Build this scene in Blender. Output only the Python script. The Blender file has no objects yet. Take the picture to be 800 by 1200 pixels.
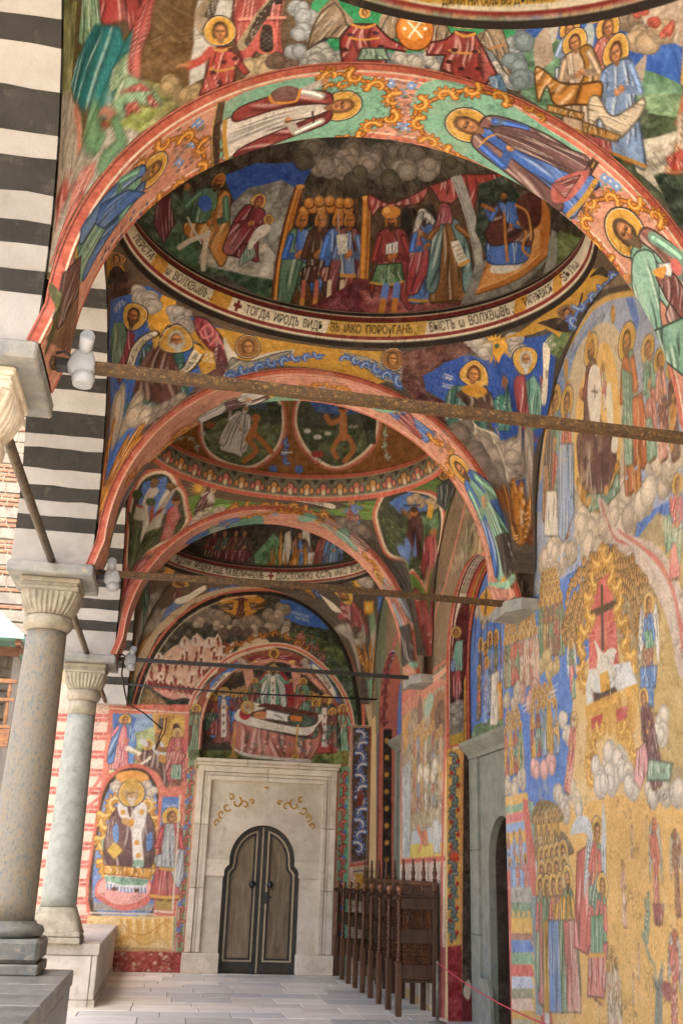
import bpy, math, random, re
import numpy as np
from mathutils import Matrix, Vector
S = bpy.context.scene
COL = S.collection
R_ = random.Random(7)
pi = math.pi
# ---------------------------------------------------------------- camera, sky, sun, exposure
cd = bpy.data.cameras.new('camera'); cam = bpy.data.objects.new('camera', cd); COL.objects.link(cam)
cd.sensor_fit = 'HORIZONTAL'; cd.sensor_width = 36.0; cd.lens = 1151.7061 / 800 * 36
cd.clip_start = 0.05; cd.clip_end = 2000
cx_ = Vector((0.98600921, -0.16374061, 0.03122244)); cy_ = Vector((-0.08529994, -0.33471083, 0.93845223))
cz_ = -Vector((0.14321225, 0.92798581, 0.34399503))
cam.matrix_world = Matrix(((cx_.x, cy_.x, cz_.x, 0), (cx_.y, cy_.y, cz_.y, 0), (cx_.z, cy_.z, cz_.z, 1.6), (0, 0, 0, 1)))
S.camera = cam
W = bpy.data.worlds.new('World'); S.world = W; W.use_nodes = True
wn = W.node_tree.nodes; bg = wn['Background']
SUN_EL, SUN_AZ = math.radians(63), math.radians(181)      # azimuth clockwise from +Y
sky = wn.new('ShaderNodeTexSky'); sky.sky_type = 'NISHITA'; sky.sun_disc = False
sky.sun_elevation = SUN_EL; sky.sun_rotation = SUN_AZ; sky.dust_density = 6.0; sky.air_density = .8; sky.ozone_density = .6
W.node_tree.links.new(sky.outputs[0], bg.inputs[0]); bg.inputs[1].default_value = 0.15
sl = bpy.data.lights.new('sun', 'SUN'); sl.energy = 3.2; sl.angle = math.radians(0.5); sl.color = (1, .96, .92)
so = bpy.data.objects.new('sun', sl); COL.objects.link(so)
so.rotation_euler = Vector((-math.sin(SUN_AZ) * math.cos(SUN_EL), -math.cos(SUN_AZ) * math.cos(SUN_EL), -math.sin(SUN_EL))).to_track_quat('-Z', 'Y').to_euler()
S.view_settings.view_transform = 'Standard'; S.view_settings.look = 'None'
S.view_settings.exposure = 2.4; S.view_settings.gamma = 1.0
S.cycles.use_denoising = True
S.cycles.max_bounces = 9; S.cycles.diffuse_bounces = 7; S.cycles.glossy_bounces = 2
S.cycles.use_adaptive_sampling = True; S.cycles.adaptive_threshold = 0.02
S.cycles.caustics_reflective = False; S.cycles.caustics_refractive = False
S.cycles.sample_clamp_indirect = 4
# ---------------------------------------------------------------- colours and materials
def s2l(c):
    c = np.asarray(c, float); return np.where(c <= .04045, c / 12.92, ((c + .055) / 1.055) ** 2.4)
def hx(h): return np.array([int(h[i:i + 2], 16) / 255 for i in (0, 2, 4)])
def lin(h): return tuple(s2l(hx(h))) + (1,)
def mat(name, a, b=None, c=None, scale=6.0, rough=.7, bump=.15, fine=60.0, stretch=(1, 1, 1), spec=.3, metal=0.0, cthr=(.55, .7), attr=None, vor=False):
    """two-tone mottled surface, third colour in patches, fine grain in the bump"""
    m = bpy.data.materials.new(name); m.use_nodes = True; n = m.node_tree.nodes; L = m.node_tree.links
    p = n['Principled BSDF']; p.inputs['Roughness'].default_value = rough; p.inputs['Metallic'].default_value = metal
    p.inputs['Specular IOR Level'].default_value = spec
    tc = n.new('ShaderNodeTexCoord'); mp = n.new('ShaderNodeMapping'); mp.inputs['Scale'].default_value = stretch
    g = n.new('ShaderNodeNewGeometry')
    L.new(g.outputs['Position'], mp.inputs[0])
    n1 = n.new('ShaderNodeTexNoise'); n1.inputs['Scale'].default_value = scale; n1.inputs['Detail'].default_value = 6; n1.inputs['Roughness'].default_value = .65
    L.new(mp.outputs[0], n1.inputs['Vector'])
    n2 = n.new('ShaderNodeTexNoise'); n2.inputs['Scale'].default_value = fine; n2.inputs['Detail'].default_value = 3
    L.new(mp.outputs[0], n2.inputs['Vector'])
    if attr:
        at = n.new('ShaderNodeVertexColor'); at.layer_name = attr
        hs = n.new('ShaderNodeMixRGB'); hs.blend_type = 'MULTIPLY'; hs.inputs[0].default_value = 1
        r = n.new('ShaderNodeValToRGB'); r.color_ramp.elements[0].position = .3; r.color_ramp.elements[1].position = .7
        r.color_ramp.elements[0].color = (.80, .80, .80, 1); r.color_ramp.elements[1].color = (1.12, 1.12, 1.12, 1)
        L.new(n2.outputs[0], r.inputs[0]); L.new(at.outputs[0], hs.inputs[1]); L.new(r.outputs[0], hs.inputs[2])
        L.new(hs.outputs[0], p.inputs['Base Color'])
    else:
        r = n.new('ShaderNodeValToRGB'); e = r.color_ramp.elements
        e[0].position = .36; e[1].position = .64; e[0].color = lin(a); e[1].color = lin(b or a)
        L.new(n1.outputs[0], r.inputs[0]); out = r.outputs[0]
        if c:
            n3 = n.new('ShaderNodeTexNoise'); n3.inputs['Scale'].default_value = scale * 2.3; n3.inputs['Detail'].default_value = 8; n3.inputs['Roughness'].default_value = .7
            mo = n.new('ShaderNodeVectorMath'); mo.operation = 'ADD'; mo.inputs[1].default_value = (13.1, 7.7, 3.3)
            L.new(mp.outputs[0], mo.inputs[0]); L.new(mo.outputs[0], n3.inputs['Vector'])
            r3 = n.new('ShaderNodeValToRGB'); r3.color_ramp.elements[0].position = cthr[0]; r3.color_ramp.elements[1].position = cthr[1]
            L.new(n3.outputs[0], r3.inputs[0]); mx = n.new('ShaderNodeMixRGB'); L.new(r3.outputs[0], mx.inputs[0])
            L.new(out, mx.inputs[1]); mx.inputs[2].default_value = lin(c); out = mx.outputs[0]
        oi = n.new('ShaderNodeObjectInfo'); ma = n.new('ShaderNodeMath'); ma.operation = 'MULTIPLY_ADD'
        ma.inputs[1].default_value = .22; ma.inputs[2].default_value = .89; L.new(oi.outputs['Random'], ma.inputs[0])
        mm = n.new('ShaderNodeMixRGB'); mm.blend_type = 'MULTIPLY'; mm.inputs[0].default_value = 1
        L.new(out, mm.inputs[1]); L.new(ma.outputs[0], mm.inputs[2]); L.new(mm.outputs[0], p.inputs['Base Color'])
    if bump:
        bp = n.new('ShaderNodeBump'); bp.inputs['Strength'].default_value = bump; bp.inputs['Distance'].default_value = .02
        ad = n.new('ShaderNodeMath'); ad.operation = 'ADD'; L.new(n1.outputs[0], ad.inputs[0]); L.new(n2.outputs[0], ad.inputs[1])
        L.new(ad.outputs[0], bp.inputs['Height']); L.new(bp.outputs[0], p.inputs['Normal'])
    return m
FR = mat('painted_plaster', '000000', attr='paint', scale=9, fine=45, rough=.72, bump=.22, spec=.22)
M_ = dict(
    abacus=mat('grey_stone', '7d7f7c', '9d9a90', 'b0a283', scale=5, bump=.35, cthr=(.58, .72)),
    capital=mat('weathered_limestone', '8c8472', 'aba28e', '6a6355', scale=9, bump=.4, cthr=(.6, .75)),
    cream=mat('cream_limestone', 'bdb19b', 'd8cdb8', 'a2957d', scale=5, bump=.25),
    shaft=mat('mottled_marble', '8b7c66', '807c70', '62696a', scale=20, bump=.12, stretch=(1, 1, .5), rough=.5, cthr=(.5, .62), spec=.4),
    shaft2=mat('grey_green_marble', '83887f', '9a9c91', '70756e', scale=8, bump=.1, rough=.5, cthr=(.55, .7), spec=.4),
    base=mat('dark_marble', '5c5f5a', '7d7c72', '94897a', scale=6, bump=.15, rough=.45, spec=.45),
    slabdark=mat('dark_slab_stone', '62625e', '82807a', '9a9384', scale=4, bump=.18, rough=.42, spec=.5),
    slablight=mat('light_slab_stone', 'aaa192', 'bfb6a9', '8f8372', scale=4, bump=.2, rough=.55),
    white=mat('white_plaster', '9c968d', 'aaa59c', '857f74', scale=3, bump=.25, rough=.8, cthr=(.58, .8)),
    black=mat('black_plaster', '2b2823', '38342e', '5a544b', scale=4, bump=.25, rough=.75, cthr=(.56, .8)),
    door_stone=mat('beige_marble', 'c6b79e', 'd9ccb7', 'a6967c', scale=3.5, bump=.12, rough=.55, cthr=(.55, .8)),
    portal=mat('grey_green_stone', '7e8074', '969585', '6a7a7c', scale=6, bump=.25, rough=.65),
    reveal_brown=mat('brown_plaster', '3a2c22', '55453a', '6d5f52', scale=6, bump=.3),
    dark=mat('dark_opening', '15130f', '221d16', scale=4, bump=0),
    wood=mat('dark_wood', '351f12', '50331d', '24150b', scale=7, bump=.15, rough=.42, stretch=(4, 4, .6), spec=.4),
    wood2=mat('mid_brown_wood', '4a2c17', '654022', '301c0e', scale=7, bump=.15, rough=.42, stretch=(4, 4, .6), spec=.4),
    finial=mat('polished_wood', '6a4326', '85593a', scale=9, bump=.05, rough=.35, spec=.5),
    doorpan=mat('brown_door_paint', '6a5a42', '86745a', '54462f', scale=4, bump=.12, rough=.5, stretch=(3, 3, .5)),
    doordark=mat('black_door_frame', '2e2a23', '423c31', scale=5, bump=.12, rough=.45),
    doorline=mat('pale_door_line', '96876b', 'ab9b7d', scale=8, bump=.05, rough=.5),
    iron=mat('dark_iron', '1d1b19', '2b2826', scale=9, bump=.1, rough=.45, spec=.5),
    rod=mat('rusty_tie_rod', '3c2f21', '5b4326', '8a6a3a', scale=22, bump=.5, rough=.6, cthr=(.55, .65)),
    rodgrey=mat('grey_iron_bar', '4b4237', '6b5b45', '77664c', scale=14, bump=.3, rough=.6),
    plastic=mat('white_plastic', '9a9da0', 'a8aaab', scale=3, bump=.02, rough=.38, spec=.5),
    lens=mat('pale_lens', '8f959a', 'a3a8ab', scale=3, bump=0, rough=.2, spec=.6),
    cable=mat('black_cable', '191817', '242322', scale=9, bump=0, rough=.5),
    rope=mat('red_rope', 'c2404a', 'd2545c', scale=60, bump=.1, rough=.6),
    steel=mat('grey_post_metal', '6d675d', '857c6d', scale=20, bump=.05, rough=.4, metal=.3),
    brick=mat('pale_red_brick', '6e4430', '84583f', '927258', scale=4, bump=.3, cthr=(.5, .7)),
    stone=mat('field_stone', '645b51', '7c7265', '59544f', scale=3, bump=.35),
    mortar=mat('lime_mortar', '7a6d5d', '8c7e6b', scale=6, bump=.35),
    copper=mat('green_roof', '5f8576', '72978a', '4c6f62', scale=4, bump=.1, rough=.6),
    rafter=mat('roof_timber', '5a3a24', '74502f', '3c2717', scale=6, bump=.2, stretch=(1, 4, 4)),
    earth=mat('courtyard_paving', '948c80', 'a59d90', '827a6e', scale=.8, bump=.2),
    joint=mat('joint_mortar', '6d6557', '7d7464', scale=8, bump=.2),
    pave_a=mat('beige_paving', 'd6cdbd', 'e0d8ca', 'bdb2a0', scale=3.2, bump=.1, rough=.42, stretch=(.5, 1.6, 1), spec=.45),
    pave_b=mat('grey_blue_paving', 'bcb9b2', 'ccc8c0', 'a7a49d', scale=3, bump=.1, rough=.42, stretch=(.5, 1.6, 1), spec=.45),
    pave_c=mat('pale_paving', 'ddd5c8', 'e6dfd3', 'c2b7a6', scale=3, bump=.1, rough=.42, stretch=(.5, 1.6, 1), spec=.45),
    roof=mat('roof_plaster', '8d8577', '9c9484', scale=4, bump=.1),
    gilt=mat('gilt_paint', 'a8802f', 'bb9440', scale=20, bump=.05, rough=.5),
)
# ---------------------------------------------------------------- object helpers
def tag(o, label=None, cat=None, group=None, kind=None):
    for k, v in (('label', label), ('category', cat), ('group', group), ('kind', kind)):
        if v: o[k] = v
    return o
def thing(name, label, cat, loc=(0, 0, 0), group=None, kind=None):
    o = bpy.data.objects.new(name, None); COL.objects.link(o); o.location = loc; o.empty_display_size = .2
    return tag(o, label, cat, group, kind)
def link(name, me, m=None, parent=None, smooth=False):
    if m is not None and not me.materials: me.materials.append(m)
    if smooth: me.polygons.foreach_set('use_smooth', [True] * len(me.polygons))
    o = bpy.data.objects.new(name, me); COL.objects.link(o)
    if parent is not None:
        o.parent = parent; o.matrix_parent_inverse = Matrix.Translation(world_loc(parent)).inverted()
    return o
def world_loc(o): return Vector(o.location) if o.type == 'EMPTY' else Vector((0, 0, 0))
class MB:
    def __init__(s): s.v = []; s.f = []; s.sm = []
    def add(s, vs, fs, smooth=False):
        b = len(s.v); s.v += [tuple(p) for p in vs]; s.f += [tuple(i + b for i in f) for f in fs]; s.sm += [smooth] * len(fs); return s
    def box(s, x0, x1, y0, y1, z0, z1, ch=0.0):
        if ch <= 0:
            vs = [(x, y, z) for z in (z0, z1) for y in (y0, y1) for x in (x0, x1)]
            return s.add(vs, [(0, 2, 3, 1), (4, 5, 7, 6), (0, 1, 5, 4), (2, 6, 7, 3), (0, 4, 6, 2), (1, 3, 7, 5)])
        X, Y, Z = (x0, x1), (y0, y1), (z0, z1); sg = (1, -1); vs = []; idx = {}
        for i in (0, 1):
            for j in (0, 1):
                for k in (0, 1):
                    for a in range(3):
                        q = [X[i] + sg[i] * ch, Y[j] + sg[j] * ch, Z[k] + sg[k] * ch]
                        q[a] = (X[i], Y[j], Z[k])[a]; idx[i, j, k, a] = len(vs); vs.append(q)
        fs = []
        for i in (0, 1):
            f = [idx[i, j, k, 0] for j, k in ((0, 0), (1, 0), (1, 1), (0, 1))]; fs.append(f if i else f[::-1])
            f = [idx[j, i, k, 1] for j, k in ((0, 0), (0, 1), (1, 1), (1, 0))]; fs.append(f if i else f[::-1])
            f = [idx[j, k, i, 2] for j, k in ((0, 0), (1, 0), (1, 1), (0, 1))]; fs.append(f if i else f[::-1])
        for a, b in ((0, 1), (0, 2), (1, 2)):
            c = 3 - a - b
            for p_ in (0, 1):
                for q_ in (0, 1):
                    d = [0, 0, 0]; d[a] = p_; d[b] = q_; e = list(d); e[c] = 1
                    fs.append([idx[(*d, a)], idx[(*e, a)], idx[(*e, b)], idx[(*d, b)]])
        for i in (0, 1):
            for j in (0, 1):
                for k in (0, 1): fs.append([idx[i, j, k, a] for a in range(3)])
        return s.add(vs, fs)
    def lathe(s, prof, cx, cy, n=20, a0=0.0, sq=None):
        vs = []; m = len(prof)
        for r, z in prof:
            for k in range(n):
                a = a0 + 2 * pi * k / n; vs.append((cx + r * math.cos(a), cy + r * math.sin(a), z))
        fs = [(i * n + k, i * n + (k + 1) % n, (i + 1) * n + (k + 1) % n, (i + 1) * n + k) for i in range(m - 1) for k in range(n)]
        s.add(vs, fs, n > 8); s.f += [tuple(range(len(s.v) - n, len(s.v))), tuple(range(len(s.v) - m * n + n - 1, len(s.v) - m * n - 1, -1))]; s.sm += [False, False]
        return s
    def tube(s, pts, r, n=8, sq=False, closed=False):
        pts = [Vector(p) for p in pts]; vs = []; N = len(pts)
        for i, p in enumerate(pts):
            t = (pts[min(i + 1, N - 1)] - pts[max(i - 1, 0)]).normalized()
            up = Vector((0, 0, 1)) if abs(t.z) < .9 else Vector((0, 1, 0))
            a = t.cross(up).normalized(); b = a.cross(t)
            rr = r[i] if isinstance(r, (list, tuple)) else r
            for k in range(n):
                w = 2 * pi * (k + .5) / n; vs.append(p + (a * math.cos(w) + b * math.sin(w)) * rr)
        fs = [(i * n + k, i * n + (k + 1) % n, (i + 1) * n + (k + 1) % n, (i + 1) * n + k) for i in range(N - 1) for k in range(n)]
        s.add(vs, fs, n > 5); s.f += [tuple(range(len(s.v) - N * n + n - 1, len(s.v) - N * n - 1, -1)), tuple(range(len(s.v) - n, len(s.v)))]; s.sm += [False] * 2
        return s
    def prism(s, poly, axis, d0, d1):
        """poly of 2-D points, extruded along axis: 'x' (pts are y,z), 'y' (x,z), 'z' (x,y)"""
        f = {'x': lambda a, b, d: (d, a, b), 'y': lambda a, b, d: (a, d, b), 'z': lambda a, b, d: (a, b, d)}[axis]
        n = len(poly); vs = [f(a, b, d0) for a, b in poly] + [f(a, b, d1) for a, b in poly]
        return s.add(vs, [tuple(range(n)), tuple(range(2 * n - 1, n - 1, -1))] + [(i, i + n, (i + 1) % n + n, (i + 1) % n) for i in range(n)])
    def strip(s, ra, rb, axis, d0, d1):
        """solid between two open polylines of equal length (a ring segment, an arch moulding)"""
        f = {'x': lambda a, b, d: (d, a, b), 'y': lambda a, b, d: (a, d, b), 'z': lambda a, b, d: (a, b, d)}[axis]
        n = len(ra); vs = [f(*q, d) for d in (d0, d1) for r in (ra, rb) for q in r]
        A0, B0, A1, B1 = 0, n, 2 * n, 3 * n; fs = []
        for i in range(n - 1):
            fs += [(A0 + i, A0 + i + 1, B0 + i + 1, B0 + i), (A1 + i, B1 + i, B1 + i + 1, A1 + i + 1), (A0 + i, A1 + i, A1 + i + 1, A0 + i + 1), (B0 + i, B0 + i + 1, B1 + i + 1, B1 + i)]
        fs += [(A0, B0, B1, A1), (A0 + n - 1, A1 + n - 1, B1 + n - 1, B0 + n - 1)]
        return s.add(vs, fs)
    def mesh(s, name):
        me = bpy.data.meshes.new(name); me.from_pydata(s.v, [], s.f)
        me.polygons.foreach_set('use_smooth', s.sm); me.update()
        import bmesh
        b = bmesh.new(); b.from_mesh(me); bmesh.ops.recalc_face_normals(b, faces=b.faces); b.to_mesh(me); b.free()
        return me
    def build(s, name, m, parent=None): return link(name, s.mesh(name), m, parent)
def arc(c, z, R, a0, a1, n):
    return [(c + R * math.cos(a0 + (a1 - a0) * i / n), z + R * math.sin(a0 + (a1 - a0) * i / n)) for i in range(n + 1)]
# ---------------------------------------------------------------- measures of the place (metres)
Y0, Y1, Y2, Y3, YE = 0.98, 5.13, 9.28, 13.43, 17.54      # arch lines and end wall
XC, ZS, RA = 1.11, 4.45, 1.95                            # transverse arches: centre, spring, radius
XL, XW = -0.93, 3.38                                     # inner faces of arcade and church wall
COLX = -1.29
# ---------------------------------------------------------------- painted surfaces: a dense sheet of vertices, painted in its own metric coordinates
def _h(ix, iy, s):
    n = (ix.astype(np.int64) * 374761393 + iy.astype(np.int64) * 668265263 + s * 974711) & 0xffffffff
    n = ((n ^ (n >> 13)) * 1274126177) & 0xffffffff
    return ((n ^ (n >> 16)) & 0xffff) / 65535.0
def vnoise(x, y, s=0):
    ix = np.floor(x); iy = np.floor(y); fx = x - ix; fy = y - iy
    fx = fx * fx * (3 - 2 * fx); fy = fy * fy * (3 - 2 * fy)
    a = _h(ix, iy, s); b = _h(ix + 1, iy, s); c = _h(ix, iy + 1, s); d = _h(ix + 1, iy + 1, s)
    return (a + (b - a) * fx) * (1 - fy) + (c + (d - c) * fx) * fy
def fbm(x, y, s=0, o=3):
    t = 0; a = .5; w = 0
    for i in range(o): t = t + a * vnoise(x * 2 ** i, y * 2 ** i, s + i); w += a; a *= .55
    return t / w
def cat_rom(P, closed, n=5):
    P = np.asarray(P, float); N = len(P); out = []
    if N < 3: return P
    for i in range(N if closed else N - 1):
        if closed: a, b, c, d = P[i - 1], P[i], P[(i + 1) % N], P[(i + 2) % N]
        else: a, b, c, d = P[max(i - 1, 0)], P[i], P[i + 1], P[min(i + 2, N - 1)]
        for k in range(n):
            t = k / n; out.append(.5 * (2 * b + (c - a) * t + (2 * a - 5 * b + 4 * c - d) * t * t + (3 * b - a - 3 * c + d) * t ** 3))
    if not closed: out.append(P[-1])
    return np.array(out)
class Canvas:
    def __init__(s, U, V, base):
        s.U, s.V = np.asarray(U, float), np.asarray(V, float)
        s.du = np.gradient(s.U); s.dv = np.gradient(s.V)
        s.C = np.empty((len(V), len(U), 3)); s.C[:] = hx(base); s.M = np.eye(2); s.seed = 1
    def rng(s): s.seed += 1; return np.random.default_rng(s.seed)
    def uv(s, P): return np.asarray(P, float) @ np.linalg.inv(s.M).T
    def XY(s, w):
        """local metric coordinates over a window of vertices"""
        i0, i1, j0, j1 = w; u = s.U[i0:i1][None]; v = s.V[j0:j1][:, None]; M = s.M
        return M[0, 0] * u + (M[0, 1] * v if M[0, 1] else 0), M[1, 1] * v + (M[1, 0] * u if M[1, 0] else 0)
    def win(s, P, pad=0.0):
        Q = s.uv(P); e = pad * np.hypot(*np.linalg.inv(s.M).T) if pad else np.zeros(2)
        lo = Q.min(0) - e; hi = Q.max(0) + e
        i0, i1 = np.searchsorted(s.U, [lo[0], hi[0]]); j0, j1 = np.searchsorted(s.V, [lo[1], hi[1]])
        return max(i0 - 1, 0), min(i1 + 1, len(s.U)), max(j0 - 1, 0), min(j1 + 1, len(s.V))
    def cover(s, P):
        w = s.win(P); i0, i1, j0, j1 = w
        if i1 - i0 < 1 or j1 - j0 < 1: return None, None
        P = s.uv(P); X = s.U[i0:i1]; DX = np.abs(s.du[i0:i1]); acc = np.zeros((j1 - j0, i1 - i0)); Q = np.roll(P, -1, 0)
        for off in (-.25, .25):
            Y = s.V[j0:j1] + off * s.dv[j0:j1]; A = np.zeros_like(acc)
            for (x0, y0), (x1, y1) in zip(P, Q):
                if y0 == y1: continue
                sg = 1
                if y0 > y1: x0, y0, x1, y1, sg = x1, y1, x0, y0, -1
                a, b = np.searchsorted(Y, [y0, y1])
                if b <= a: continue
                xc = x0 + (Y[a:b] - y0) * ((x1 - x0) / (y1 - y0))
                A[a:b] += sg * np.clip((X[None] - xc[:, None]) / DX[None] + .5, 0, 1)
            acc += np.minimum(np.abs(A), 1)
        return w, acc * .5
    def stroke(s, P, wd):
        """coverage of a tapered polyline; wd scalar or per-point width"""
        P = np.asarray(P, float); wd = np.broadcast_to(np.asarray(wd, float), (len(P),)); mx = wd.max()
        w = s.win(P, mx); i0, i1, j0, j1 = w
        if i1 - i0 < 1 or j1 - j0 < 1: return None, None
        acc = np.zeros((j1 - j0, i1 - i0)); sx = np.hypot(*s.M[:, 0]); sy = np.hypot(*s.M[:, 1])
        for k in range(len(P) - 1):
            a, b = P[k], P[k + 1]; p0, p1, q0, q1 = s.win(np.array([a, b]), mx)
            if p1 <= p0 or q1 <= q0: continue
            X, Y = s.XY((p0, p1, q0, q1)); dx, dy = b - a; l2 = dx * dx + dy * dy + 1e-12
            gx = X - a[0]; gy = Y - a[1]; t = np.clip((gx * dx + gy * dy) / l2, 0, 1)
            d = np.hypot(gx - t * dx, gy - t * dy); hw = .5 * (wd[k] + (wd[k + 1] - wd[k]) * t)
            pp = np.maximum(np.abs(s.du[p0:p1] * sx)[None], np.abs(s.dv[q0:q1] * sy)[:, None])
            cc = np.clip((hw - d) / pp + .5, 0, 1) * np.clip(2 * hw / pp, .35, 1)
            v = acc[max(q0 - j0, 0):q1 - j0, max(p0 - i0, 0):p1 - i0]; cc = cc[max(j0 - q0, 0):, max(i0 - p0, 0):][:v.shape[0], :v.shape[1]]
            np.maximum(v, cc, out=v)
        return w, acc
    def put(s, w, cov, col, mott=.10):
        if w is None: return
        i0, i1, j0, j1 = w; c = hx(col) if isinstance(col, str) else np.asarray(col)
        if mott and cov.size > 60:
            X, Y = s.XY(w); s.seed += 1
            n = (fbm(X * 14, Y * 14, s.seed, 2) - .5) * 2 * mott + (vnoise(X * 55, Y * 55, s.seed) - .5) * mott
            c = np.clip(c + n[..., None] * .8, 0, 1)
        k = cov[..., None]; s.C[j0:j1, i0:i1] = s.C[j0:j1, i0:i1] * (1 - k) + c * k
    def poly(s, P, col, mott=.10):
        w, c = s.cover(np.asarray(P, float)); s.put(w, c, col, mott)
    def line(s, P, wd, col, smooth=True):
        P = np.asarray(P, float)
        if smooth and len(P) > 2: P = cat_rom(P, False, 4); wd = wd if np.isscalar(wd) else np.interp(np.linspace(0, 1, len(P)), np.linspace(0, 1, len(wd)), wd)
        w, c = s.stroke(P, wd); s.put(w, c, col, .04)
    def ell(s, c, rx, ry, col, rot=0.0, mott=.06, n=22):
        a = np.linspace(0, 2 * pi, n, endpoint=False); x, y = rx * np.cos(a), ry * np.sin(a)
        s.poly(np.c_[c[0] + x * math.cos(rot) - y * math.sin(rot), c[1] + x * math.sin(rot) + y * math.cos(rot)], col, mott)
    def cloth(s, P, col, ax=(0, 1), folds=None, deep=.36, hi=.36, line=True):
        """drapery: filled shape with painted folds that run along ax and an ink contour"""
        P = np.asarray(P, float); w, cov = s.cover(P)
        if w is None: return
        i0, i1, j0, j1 = w; c = hx(col); ax = np.asarray(ax, float); ax = ax / (np.hypot(*ax) + 1e-9)
        X, Y = s.XY(w); o = P.mean(0); s.seed += 1
        b = (X - o[0]) * ax[0] + (Y - o[1]) * ax[1]; a = (X - o[0]) * ax[1] - (Y - o[1]) * ax[0]
        pa = (P - o) @ np.array([ax[1], -ax[0]]); pb = (P - o) @ ax; wid = np.ptp(pa) + 1e-6; ln = np.ptp(pb) + 1e-6
        k = folds or 4; g = np.random.default_rng(s.seed)
        t = (a - pa.min()) / wid; q = (b - pb.min()) / ln; wob = .10 * (vnoise(q * 3 + 7, t * 2, s.seed) - .5)
        sh = fbm(t * k * .55 + q * .7, q * 1.3, s.seed, 2); hc = np.clip(c + (1 - c) * .62, 0, 1) * np.array([1, .99, .95]); lc = c * .30
        lo = np.clip((.50 - sh) * 2.6, 0, 1) * deep; up = np.clip((sh - .52) * 2.4, 0, 1) * hi
        n_ = int(2 + k * 1.5)
        for j in range(n_):
            t0 = (j + g.uniform(.1, .9)) / n_; sp = (t0 - .5) * g.uniform(-.1, .5); am = g.uniform(-.08, .08); ph = g.uniform(0, 6)
            L = t0 + sp * (.5 - q) + am * np.sin(q * g.uniform(2, 5) + ph) + wob; q0 = g.uniform(-.2, .45); q1 = q0 + g.uniform(.35, 1.0); wl = g.uniform(.25, .5) / n_
            ww = np.clip((q - q0) * 9, 0, 1) * np.clip((q1 - q) * 5, 0, 1); d = (t - L) / (wl * (.5 + .9 * np.clip((q - q0) / (q1 - q0 + 1e-6), 0, 1) * (1 - np.clip((q - q0) / (q1 - q0 + 1e-6), 0, 1)) * 2))
            if j % 3 == 2: lo = np.maximum(lo, np.exp(-d * d * 1.3) * ww * deep * 2.3)
            else:
                up = np.maximum(up, np.exp(-d * d * 2) * ww * hi * 2.2); lo = np.maximum(lo, np.exp(-(d - 1.7) ** 2 * 1.5) * ww * deep * 1.3)
        n = (vnoise(X * 50, Y * 50, s.seed) - .5)[..., None] * .07
        cc = c[None, None] + n; cc = cc + (lc - cc) * lo.clip(0, .9)[..., None]; cc = cc + (hc - cc) * up.clip(0, .85)[..., None]
        kk = cov[..., None]; s.C[j0:j1, i0:i1] = s.C[j0:j1, i0:i1] * (1 - kk) + cc.clip(0, 1) * kk
        if line: s.line(np.vstack([P, P[:1]]), min(wid * .03 + .003, .014), c * .38, False)
    def glow(s, c, r0, r1, col, n=0, jag=.5):
        """a painted sunburst or flame aureole"""
        a = np.linspace(0, 2 * pi, 4 * max(n, 8), endpoint=False); r = np.where(np.arange(len(a)) % 2, r0, r1 if n else r0)
        s.poly(np.c_[c[0] + r * np.cos(a), c[1] + r * np.sin(a)], col)
    def cloud(s, pts, rad, tone='a2968a', k=1.0):
        g = s.rng(); base = hx(tone)
        for (x, y) in pts:
            for m in range(5):
                r = rad * g.uniform(.55, 1.0) * k; cx = x + g.uniform(-.6, .6) * rad; cy = y + g.uniform(-.5, .5) * rad
                s.ell((cx, cy), r * 1.05, r * .97, base * .72, 0, .08, 16)
                for q, f in ((.96, .88), (.76, 1.0), (.52, 1.1)):
                    s.ell((cx - (1 - q) * r * .25, cy + (1 - q) * r * .5), r * q, r * q * .9, np.clip(base * f, 0, 1), 0, .06, 14)
    def halo(s, c, r, gold='c9963a', rim=True):
        if rim: s.ell(c, r * 1.12, r * 1.12, '1d1712', 0, 0); s.ell(c, r * 1.04, r * 1.04, 'e6dcc2', 0, 0)
        s.ell(c, r, r, gold, 0, .12); s.ell(c, r * .86, r * .86, hx(gold) * .9 + .06, 0, .12)
    def head(s, c, r, up, hair='4a3220', beard=None, skin='a9744a', hood=None, face=0.0):
        """up = unit vector of the head axis; r = half face height"""
        up = np.asarray(up, float); rt = np.array([up[1], -up[0]]); rot = math.atan2(up[1], up[0]) - pi / 2; c = np.asarray(c, float)
        T = lambda a, b: c + rt * a * r + up * b * r
        if hood: s.ell(T(0, .15), r * 1.05, r * 1.3, hood, rot)
        else: s.ell(T(0, .28), r * .88, r * .98, hair, rot); s.ell(T(-.55, -.15), r * .34, r * .62, hair, rot); s.ell(T(.55, -.15), r * .34, r * .62, hair, rot)
        s.ell(T(0, -.95), r * .36, r * .5, hx(skin) * .75, rot); sk = hx(skin)
        s.ell(T(face, 0), r * .66, r * .92, sk * .72, rot); s.ell(T(face + .06, .03), r * .56, r * .82, sk, rot)
        s.ell(T(face + .12, .35), r * .36, r * .26, np.clip(sk * 1.22, 0, 1), rot); s.ell(T(face + .3, -.08), r * .2, r * .2, np.clip(sk * 1.24, 0, 1), rot)
        if beard:
            s.poly([T(face - .6, -.2), T(face - .35, -.3), T(face, -.38), T(face + .35, -.3), T(face + .62, -.2), T(face + .5, -.9), T(face + .15, -1.6), T(face - .2, -1.5), T(face - .5, -.9)], beard, .16)
            s.line([T(face - .3, -.5), T(face - .1, -1.2)], r * .1, np.clip(hx(beard) * 1.3, 0, 1)); s.line([T(face + .25, -.5), T(face + .1, -1.3)], r * .1, np.clip(hx(beard) * 1.3, 0, 1))
        dk = '2a1a10'
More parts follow.
